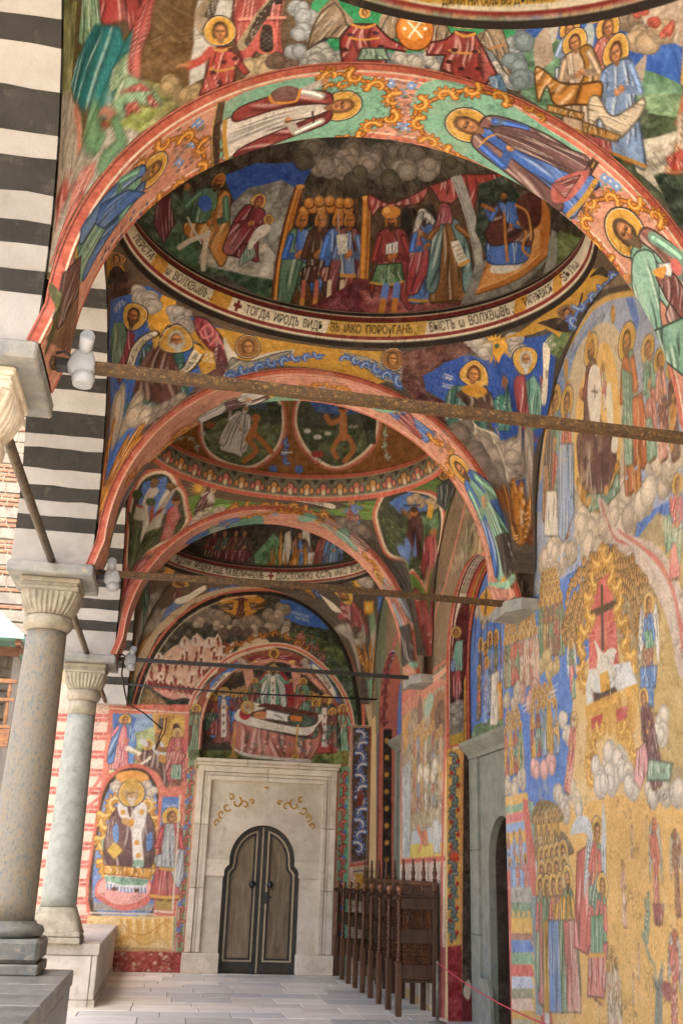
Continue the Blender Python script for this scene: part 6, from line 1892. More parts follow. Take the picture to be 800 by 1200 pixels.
DATA['RV3'] = """
p|1 0 0 -1|-2 25 1 30 790 -8 -2 -30|2a221e|0.1
e|1 0 0 -1|750 30|c8923a|0.0441|1.0
e|1 0 0 -1|693 31|c8923a|0.0437|1.0
e|1 0 0 -1|636 31|c8923a|0.0434|1.0
e|1 0 0 -1|580 32|c8923a|0.043|1.0
e|1 0 0 -1|525 33|c8923a|0.0426|1.0
e|1 0 0 -1|470 34|c8923a|0.0423|1.0
e|1 0 0 -1|416 35|c8923a|0.0419|1.0
e|1 0 0 -1|362 36|c8923a|0.0416|1.0
e|1 0 0 -1|309 37|c8923a|0.0412|1.0
e|1 0 0 -1|257 37|c8923a|0.0409|1.0
e|1 0 0 -1|205 38|c8923a|0.0405|1.0
e|1 0 0 -1|154 39|c8923a|0.0402|1.0
p|1 0 0 -1|788 26 717 -26 -345 26 -175 -5|8a8a80|0.15
w|1 0 0 -1|802 20 149 -3 138 -7 71 10|0.1521|8|b84c48|dc9080|2a1a24|1
"""
DATA['B0'] = """
p|6.69 0 0 0.9|-529 0 107 0 51 0 70 -1 -49 450|4f4326|0.1
p|1.7 0 0 0.51|-514 4 16 79 34 -35 12 -48 4 0|56663a|0.1
g|1.92 0 0 0.58|-503 0 29 135 35 -36 20 -10 -14 -89|7a7c4e
p|1.69 0.27 0.49 0.58|-409 381 71 24 17 -162 3 -176 -45 93 -24 105|5c4526|0.1
l|1.56 0.3 0.32 0.57|-380 339 40 -86|b9a988|0.0061|1
l|1.65 0.28 0.43 0.58|-377 310 38 -82|b9a988|0.0062|1
l|1.8 0.27 0.63 0.61|-374 284 31 -90|b9a988|0.0064|1
l|1.92 0.27 0.79 0.64|-372 255 23 -75|b9a988|0.0065|1
l|1.42 0.31 0.16 0.55|-382 359 43 -56|b9a988|0.0059|1
l|2.04 0.26 0.96 0.66|-369 237 14 -77|b9a988|0.0067|1
g|2.24 0.14 1.47 0.61|-376 195 41 -99 30 -81 -40 -15 -16 13 -23 103|8b8a55
g|2.5 0.14 1.98 0.68|-377 128 39 -89 -14 -33 -15 18|8f9a52
p|13.39 0 0 1|-452 0 14 74 31 92 16 -22 28 -94 11 -44 -19 -6 -41 14|a39c8e|0.2
c|2.95 0 0 0.75|-422 75|a8a090|0.114
c|5.79 0 0 0.94|-404 152|a8a090|0.11
c|55.34 0 0 1.01|-401 144|a8a090|0.106
c|4.48 0 0 0.8|-388 90|a8a090|0.094
k|0.12 0.34 -2.55 0.72|-475 180 26 89 26 -26 -6 -46 -18 -56|7fa884|4|0.0|1.0|0
k|0.23 0.43 -2.2 0.74|-456 259 36 105 20 3 11 -40 -15 2 -21 -72 -14 -12|a03c38|5|0.01|1.0|1
k|4.44 0 0 0.9|-435 225 26 79 19 24 5 -45 4 -55 1 -36 2 -45 1 -31 -10 28 -13 77 -10 -58 -16 -48 -10 -21 -3 37 2 51|1f7072|7|-0.5|0.87|0
k|2.79 0.43 2.14 1.01|-387 265 21 -80 -22 5 -8 68|8fb088|4|-0.01|1.0|0
k|2.28 0.45 1.26 0.89|-402 358 2 52 22 -108 4 -58 9 -74 -14 43 -11 79|b04a44|4|0.17|0.98|1
k|2.46 0.22 1.72 0.74|-383 169 6 30 28 -87 9 -69 -21 62 -7 -18 -11 50|8db48c|5|-0.01|1.0|1
k|2.37 0.24 1.52 0.73|-379 169 16 -12 13 -45 -21 40|b8554a|3|-0.01|1.0|0
k|2.49 0.19 1.84 0.72|-370 123 9 -13 6 -45 -7 22 -4 -4|b8554a|3|-0.02|1.0|0
k|2.16 0.14 1.34 0.59|-352 110 12 -64 -7 12 -6 37|b8554a|3|-0.02|1.0|0
l|7.02 0 0 0.92|-418 129 24 44 18 -59|b8705a|0.0705|1
e|3.33 0.31 3.43 1.04|-382 117|7a3a22|0.0416|1.0
l|4.29 0 0 0.81|-396 180 6 -54 7 -41|2e4a30|0.1458|1
l|4.38 0 0 0.83|-400 214 10 -88 8 -43|5f8a62|0.1201|1
l|3.09 0.16 3.24 0.86|-374 98 8 -69 -8 0 -2 -18 2 -11|2e4a30|0.1016|1
l|3.04 0.17 3.09 0.86|-374 98 8 -69 -8 0 -2 -18|67906a|0.0777|1
e|3.71 0.32 4.37 1.15|-385 101|20281a|0.0131|1.0
lt|4.47 0 0 0.83|-394 161 6 -44|a9c49a|0.0202|0.0101
k|5.22 0 0 0.82|-395 70 3 9 10 -31 0 -26 -7 -7 -6 9|c07060|4|0.9|0.44|0
k|13.21 0 0 1.03|-412 14 12 121 -2 -3 9 -68 -7 37 0 -39|a8443a|4|-0.0|1.0|0
a|7.36 0 0 0.89|-400 26 7 -19 6 5|0.1066|b8503e|d98a70|5a1c16
p|1.39 0.15 0.27 0.4|-343 352 42 12 11 -203 -13 -88 -14 -9 -8 153|b9b7b0|0.1
k|1.07 0.09 0.04 0.27|-311 423 62 67 32 -385 -35 30 -6 -49 -9 17|b4524a|9|-0.03|1.0|0
l|1.08 0.12 -0 0.3|-270 146 -24 256|7a2c28|0.0066|1
l|1.08 0.12 0 0.3|-267 136 -25 267|d98a7c|0.0055|1
l|1.06 0.12 -0.01 0.29|-265 143 -24 262|7a2c28|0.0066|1
l|1.06 0.12 -0.01 0.29|-262 133 -25 274|d98a7c|0.0055|1
l|0.94 0.08 -0.07 0.23|-227 120 -23 323|7a2c28|0.0065|1
l|0.94 0.08 -0.06 0.23|-224 108 -24 338|d98a7c|0.0054|1
l|0.93 0.08 -0.07 0.23|-222 118 -23 330|7a2c28|0.0065|1
l|0.93 0.08 -0.07 0.23|-219 106 -24 345|d98a7c|0.0054|1
l|0.96 0.11 -0.08 0.26|-286 293 58 26|d08a7c|0.0162|1
l|0.97 0.1 -0.06 0.26|-285 282 58 18|7a2c28|0.0081|1
s|1.04 0.08 0.03 0.25|-251 134 -8 131 8 26 13 -23 10 -147|c4655a|0.1
s|1.04 0.08 0.03 0.25|-247 141 -7 111 4 22 10 -21 8 -120|2b2320|0.1
l|1.03 0.08 0.02 0.25|-254 248 17 -46|a59b88|0.0039|1
l|1.03 0.08 0.01 0.25|-241 249 -9 -44|a59b88|0.0039|1
l|1.05 0.07 0.05 0.25|-252 222 16 -44|a59b88|0.0039|1
l|1.05 0.07 0.04 0.25|-239 221 -10 -39|a59b88|0.0039|1
l|1.08 0.07 0.08 0.25|-250 196 15 -42|a59b88|0.004|1
l|1.08 0.07 0.08 0.25|-237 193 -10 -34|a59b88|0.004|1
l|1.1 0.06 0.11 0.24|-248 168 15 -39|a59b88|0.004|1
l|1.1 0.06 0.11 0.24|-235 164 -11 -28|a59b88|0.004|1
p|0.81 0.11 -0.21 0.23|-258 417 11 19 7 -48 -9 -12|2b2320|0.1
c|1.28 0.03 0.33 0.25|-250 30|c2ab86|0.081
c|1.2 0.03 0.25 0.24|-237 45|c2ab86|0.08
c|0.85 0.01 0.19 0.15|-227 0|c2ab86|0.058
c|1.1 0.03 0.15 0.21|-211 55|6b5648|0.055
c|1.14 0.03 0.19 0.22|-223 54|6b5648|0.055
c|0.79 0.01 0.13 0.13|-201 0|6b5648|0.04
c|1.88 0.13 0.91 0.5|-335 96|a58e66|0.079
c|1.81 0.07 0.92 0.44|-321 42|a58e66|0.079
c|1.77 0.04 0.92 0.4|-312 2|a58e66|0.08
c|1.2 0.03 0.58 0.26|-304 0|a58e66|0.056
s|1.23 0.2 0.04 0.41|-325 251 -14 64 3 38 12 20 7 -68 3 -66|8f7f68|0.1
k|1.13 0.21 -0.05 0.39|-327 305 -2 72 7 -3 7 -87|4a3c30|3|-0.02|1.0|0
s|1.03 0.1 -0.03 0.27|-277 182 5 82 6 88 11 67 2 -111 -5 -85 -9 -71|9b8a6c|0.1
k|1 0.1 -0.05 0.27|-266 304 12 125 3 -103 -13 -159 -5 19|3d3128|5|0.5|0.87|0
k|1.41 0.06 0.43 0.32|-306 4 3 62 -2 107 7 14 12 -11 15 -53 15 -95 -5 -11 -12 67 2 -84 0 0 -22 0|b0483e|7|0.1|1.0|0
l|1.32 0.11 0.24 0.34|-304 185 11 -18 9 4|c99a4a|0.0177|1
l|1.43 0.07 0.42 0.33|-300 102 11 -22 15 -6|c99a4a|0.0154|1
h|1.19 0.16 0.05 0.36|-302 247 -7 55|1|hair=4a3220
e|1.43 0.12 0.34 0.39|-308 169|4a2424|0.0216|0.7
e|1.27 0.09 0.22 0.32|-283 163|4a2424|0.0211|0.7
e|1.37 0.08 0.35 0.33|-287 115|4a2424|0.0218|0.7
e|1.49 0.07 0.49 0.35|-296 82|4a2424|0.0224|0.7
e|1.29 0.07 0.28 0.3|-275 118|4a2424|0.0216|0.7
e|1.51 0.04 0.57 0.33|-287 24|4a2424|0.023|0.7
l|1.49 0.12 0.41 0.4|-305 179 -6 -31 -11 -6|b0483e|0.0547|1
l|1.66 0.15 0.58 0.46|-322 145 -11 9|a9744a|0.025|1
p|0.77 0.01 -0.11 0.12|-238 508 42 22 18 -239 -15 -248 -2 -52 87 -21 85 38 172 36 27 143 -13 336 -71 10|7f8a90|0.2
s|0.72 0.02 -0.13 0.11|-197 456 39 72 109 5 140 6 61 -11 -4 -91 -55 -68 -131 -239 -72 56 -38 -88 -22 102 -20 144|2f8a58|0.1
g|0.84 0.04 -0.07 0.16|-176 293 36 -18 -21 -148|2f7f55
c|0.77 0.08 -0.2 0.19|-214 402|9aa0a2|0.052
c|0.81 0.06 -0.14 0.18|-197 338|9aa0a2|0.053
c|0.9 0.06 -0.05 0.2|-203 245|9aa0a2|0.055
c|0.9 0.04 -0.03 0.18|-184 203|9aa0a2|0.056
c|1.01 0.03 0.06 0.2|-200 120|9aa0a2|0.058
c|0.97 0.02 0.04 0.17|-170 87|a4a49c|0.065
c|0.95 0.01 0.02 0.16|-147 53|a4a49c|0.066
c|1.04 0.01 0.11 0.17|-176 4|a4a49c|0.069
c|0.75 -0.04 0.02 1.04|160 539|8f979a|0.05
c|0.75 -0.04 0.03 1.09|166 521|8f979a|0.049
c|0.75 -0 -0.07 0.16|157 407|8f979a|0.048
c|0.81 -0.01 -0.15 0.19|167 315|8f979a|0.05
c|0.85 -0.01 -0.23 0.18|150 211|8f979a|0.052
c|0.91 -0.01 -0.33 0.19|157 121|8f979a|0.055
c|0.82 0.01 -0.11 0.13|-38 93|b5b0a6|0.048
c|0.84 0 -0.13 0.12|-20 51|b5b0a6|0.049
c|0.81 0 -0.15 0.13|6 119|b5b0a6|0.048
c|0.84 0 -0.17 0.13|18 57|b5b0a6|0.049
c|0.85 0 -0.14 0.12|-8 24|b5b0a6|0.05
c|0.83 -0 -0.22 0.17|129 198|b5b0a6|0.052
c|0.88 -0 -0.28 0.18|144 151|b5b0a6|0.054
c|0.88 -0 -0.28 0.16|122 101|b5b0a6|0.055
s|0.78 0.05 -0.13 0.16|-186 135 0 152 4 127 14 108 20 -63 24 -86 -18 -56 -18 -54 -10 -96|84715a|0.1
s|0.68 0.03 -0.16 0.1|-80 344 22 144 2 50 -14 8 -7 -16 -5 -39|8f7c64|0.1
s|0.69 0.01 -0.1 0.1|9 404 17 131 8 -21 18 -145|8f7c64|0.1
s|0.76 0 -0.12 0.15|86 406 28 125 20 -99 15 -299 -13 47 -21 145|7d6a54|0.1
k|0.78 -0 -0.14 0.16|122 466 15 -54 12 -279 -16 84|3e3026|5|-0.23|0.97|0
k|0.9 0.04 -0.03 0.18|-186 129 5 124 23 -57 -14 -29|3e3026|4|-0.02|1.0|0
k|0.75 0 -0.1 0.15|96 372 11 151 14 11 13 -10 10 -157 5 -234 -13 47 -17 120|8a765c|6|-0.38|0.93|0
k|0.7 0.01 -0.1 0.11|5 266 5 224 13 45 14 -18 11 -114 -23 -79|8a765c|5|-0.25|-0.97|0
k|0.7 0.02 -0.14 0.11|-77 330 8 193 7 14 13 -17 8 -208 -16 -53|8a765c|5|-0.1|-1.0|0
k|0.8 0.04 -0.11 0.16|-185 116 0 148 5 126 15 102 19 -61 15 -119 -10 -95 -23 -9|84715a|6|0.67|0.74|0
k|0.81 0.01 -0.09 0.13|-131 -25 -9 228 13 143 39 43 27 -115 28 -65 1 -55 -32 10 1 -178 -31 -16|8f3230|6|-0.03|1.0|0
k|0.78 0 -0.16 0.13|5 284 32 71 16 111 32 2 17 -139 12 -108 11 -86 -20 -130 -40 -27 -35 57 8 159 -32 -38|9a3a34|6|0.09|1.0|0
l|0.79 0.02 -0.1 0.14|-125 225 23 -2 24 36|c08a3a|0.0139|1
l|0.76 0 -0.15 0.13|44 253 26 -5 24 42|c08a3a|0.0141|1
l|0.73 0.03 -0.14 0.13|-127 346 21 -11 18 54|c08a3a|0.016|1
l|0.7 0.01 -0.08 0.11|53 456 16 -36 18 39|c08a3a|0.0159|1
e|0.78 0.01 -0.12 0.12|-30 193|a9744a|0.0172|1.0
e|0.76 0.01 -0.13 0.12|2 226|a9744a|0.0171|1.0
l|0.75 0 -0.1 0.15|114 339 14 25 9 20|a9744a|0.0162|1
h|0.67 0.04 -0.2 0.11|-111 482 -5 49|1|hair=4a3018
h|0.72 0.04 -0.06 1.08|66 524 -1 16|1|hair=4a3018
e|0.8 0.03 -0.1 0.14|-126 255|3d1c1c|0.0219|0.6
e|0.75 0.02 -0.12 0.13|-85 304|3d1c1c|0.0217|0.6
e|0.85 0.01 -0.06 0.14|-102 124|3d1c1c|0.0233|0.6
e|0.88 0.02 -0.03 0.15|-130 115|3d1c1c|0.0234|0.6
e|0.8 0.01 -0.09 0.13|-73 175|3d1c1c|0.0229|0.6
e|0.76 0.01 -0.14 0.13|53 263|3d1c1c|0.0225|0.6
e|0.76 0 -0.14 0.14|88 284|3d1c1c|0.0223|0.6
e|0.84 0 -0.21 0.14|65 88|3d1c1c|0.0243|0.6
e|0.81 0 -0.18 0.13|44 130|3d1c1c|0.0238|0.6
e|0.83 -0 -0.23 0.15|94 133|3d1c1c|0.0239|0.6
e|0.89 -0 -0.27 0.14|76 0|3d1c1c|0.0256|0.6
k|0.91 -0 -0.32 0.17|111 81 19 63 12 -144 -26 0|5d86a8|4|-0.0|1.0|0
k|0.85 0.01 -0.07 0.13|-110 18 7 122 36 22 10 -123|7d9a84|5|-0.01|1.0|0
e|0.7 0.02 -0.12 0.1|-19 414|5a2a10|0.1223|1.0
e|0.7 0.02 -0.12 0.1|-19 414|c4722a|0.1143|1.0
e|0.69 0.02 -0.12 0.1|-23 441|d98f3c|0.0792|1.0
l|0.7 0.02 -0.12 0.1|-33 492 28 -152|efe6d0|0.0128|1
l|0.7 0.02 -0.12 0.1|-11 520 -16 -203|efe6d0|0.0127|1
l|0.67 0.02 -0.13 0.09|-35 520 11 -5 18 8|efe6d0|0.0105|1
e|0.7 0.02 -0.13 0.11|-37 403|efe6d0|0.0117|1.0
e|0.69 0.01 -0.11 0.1|-1 445|efe6d0|0.0116|1.0
p|0.92 -0.07 -0.09 0.35|176 535 93 19 80 -10 95 -56 -35 -105 -75 -126 -73 -43 -57 108 -37 29|2f58a6|0.1
g|1.09 -0.05 -0.41 0.37|174 444 34 30 72 -107 92 3 41 22 -20 -91 -65 -121 -60 -100 -63 -80 -43 39|5b8264
g|1.76 -0.2 -1.41 0.86|322 288 89 102 -16 -77 -55 -90|6d8a66
g|1.66 -0.08 -1.37 0.58|258 95 55 132 84 98 -21 -189 -50 -136 -51 0|3c4a34
g|1.98 -0.13 -1.96 0.77|308 124 61 152 24 25 -14 -122 -41 -134 -29 -17|b3ab9a
g|2.39 -0.15 -2.99 0.93|327 70 34 122 24 56 -10 -133 -30 -115|2c3a2c
g|1.34 -0.05 -0.84 0.43|271 193 63 68 -25 -122 -53 -139|55604a
c|0.79 -0.13 0.14 1.02|281 537|7d6c5a|0.081
c|0.81 -0.13 0.17 0.97|303 546|7d6c5a|0.082
c|0.8 -0.1 0.17 0.37|319 516|7d6c5a|0.077
c|0.86 -0.12 0.1 0.42|332 486|7d6c5a|0.078
p|0.93 -0.24 0.2 0.72|353 554 101 -32 -33 -109 -34 40 -31 3|b4a08c|0.2
c|0.92 -0.13 0.02 0.46|340 461|a89274|0.084
c|1.01 -0.17 -0.08 0.56|360 449|a89274|0.086
c|1 -0.19 -0.06 0.61|371 465|a89274|0.086
c|0.81 -0.2 0.23 1.02|349 533|b05040|0.037
c|0.82 -0.15 0.21 0.48|355 515|b05040|0.036
c|0.92 -0.18 0.07 0.56|367 483|b05040|0.037
c|1.42 -0.3 -0.97 0.95|383 475|b05040|0.049
l|0.91 -0.24 0.2 0.71|417 519 -52 -73|d8cab8|0.004|1
l|0.93 -0.26 0.21 0.72|423 516 -48 -67|d8cab8|0.004|1
l|0.93 -0.28 0.22 0.74|429 512 -44 -56|d8cab8|0.004|1
l|0.78 -0.27 0.79 0.64|435 507 -41 -53|d8cab8|0.0041|1
l|0.78 -0.25 0.6 0.56|441 502 -38 -50|d8cab8|0.004|1
l|0.79 -0.24 0.59 0.52|446 496 -35 -49|d8cab8|0.004|1
l|0.78 -0.24 0.63 0.49|452 490 -34 -60|d8cab8|0.004|1
c|0.74 -0.04 0.02 1.08|161 529|6f7f84|0.066
c|0.76 -0.01 -0.05 0.17|168 424|6f7f84|0.064
c|0.82 -0.01 -0.19 0.18|156 268|6f7f84|0.067
c|0.9 -0.01 -0.3 0.2|166 159|6f7f84|0.071
s|0.76 -0.02 0.04 0.21|207 423 -3 109 24 6 1 -18 -9 -85|a8a294|0.1
s|0.81 -0.02 -0.1 0.21|188 256 0 173 21 88 7 -150 -4 -49|9d8c78|0.1
s|0.83 -0.05 0.01 0.29|254 430 25 95 3 -59 -12 -70|9aa6a8|0.1
s|0.97 -0.05 -0.22 0.33|263 251 17 165 9 24 -13 -134 -13 -40|9d8c78|0.1
s|1.17 -0.1 -0.41 0.48|297 254 19 83 28 71 -1 -21 -17 -85 -21 -44|a49684|0.1
s|0.94 -0.1 -0.06 0.42|312 421 16 45 -3 -45 -8 -12|a9b0b0|0.1
h|0.78 -0.13 0.13 1.04|268 528 2 12|1|hair=4a3020
h|0.79 -0.15 0.15 1.05|289 523 2 12|1|hair=4a3020
h|0.8 -0.16 0.17 1.04|301 526 3 11|1|hair=4a3020
f|0.9 -0.03 -0.18 0.27|234 131 13 404|8fa6c4||wd=1.1,cut=0.4,hs=1.25
f|1.02 -0.07 -0.26 0.37|276 150 30 373|b86a62||wd=1.1,cut=0.4,hs=1.25
f|1.02 -0.03 -0.37 0.31|253 0 -3 478|b39a80|b0792e|pose=3,hem=b0792e,wd=1.2,hs=1.15
f|1.23 -0.07 -0.61 0.43|288 9 21 437|7d9ac4||pose=3,hem=b0792e,wd=1.2,hs=1.15
k|1 -0.02 -0.39 0.27|186 254 17 -2 18 -36 30 29 29 38 -9 -90 -32 -62 -27 -53 -10 92 -14 -124|b5762e|6|0.55|0.84|1
k|1.29 -0.05 -0.74 0.42|260 183 13 39 13 -54 22 57 21 61 0 -27 -21 -94 -15 -67 -11 -20 -11 53 -14 -78|c8b79c|6|0.96|-0.29|1
k|1.13 -0.02 -0.62 0.27|203 56 49 58 -3 -39 -50 -71|b07e3a|8|0.0|1.0|0
k|1.33 -0.03 -0.9 0.36|249 66 46 48 -6 -37 -41 -65|b07e3a|8|0.01|1.0|0
k|1.4 -0.03 -1.05 0.36|250 9 33 52 -1 -61 -18 0|a44a48|6|-0.16|0.99|0
f|2.71 -0.33 -3.9 1.37|358 159 43 298|b9764a||pose=3,wd=0.9,hs=1.1
k|2.08 -0.22 -2.13 0.99|365 294 21 55 -6 -67 -17 -69 -4 18|d0b8a0|4|0.0|1.0|0
k|2.07 -0.16 -2.13 0.86|343 158 15 49 18 56 -12 -80 -16 -42|a83c30|4|0.01|1.0|0
ring||0 0|B0
p|0.76 -0 -0.04 0.95|-115 544 64 -1 142 5 150 3 57 8 -56 10 -151 -6 -127 -6|c49a3c|0.1
t|0.77 -0.02 -0.01 0.94|-3 548 94 6 77 3 74 4|ДАМИ НИ ОЩЕ ВО ДѢЛѢХЪ|0.0532|2a1810|0.72
"""
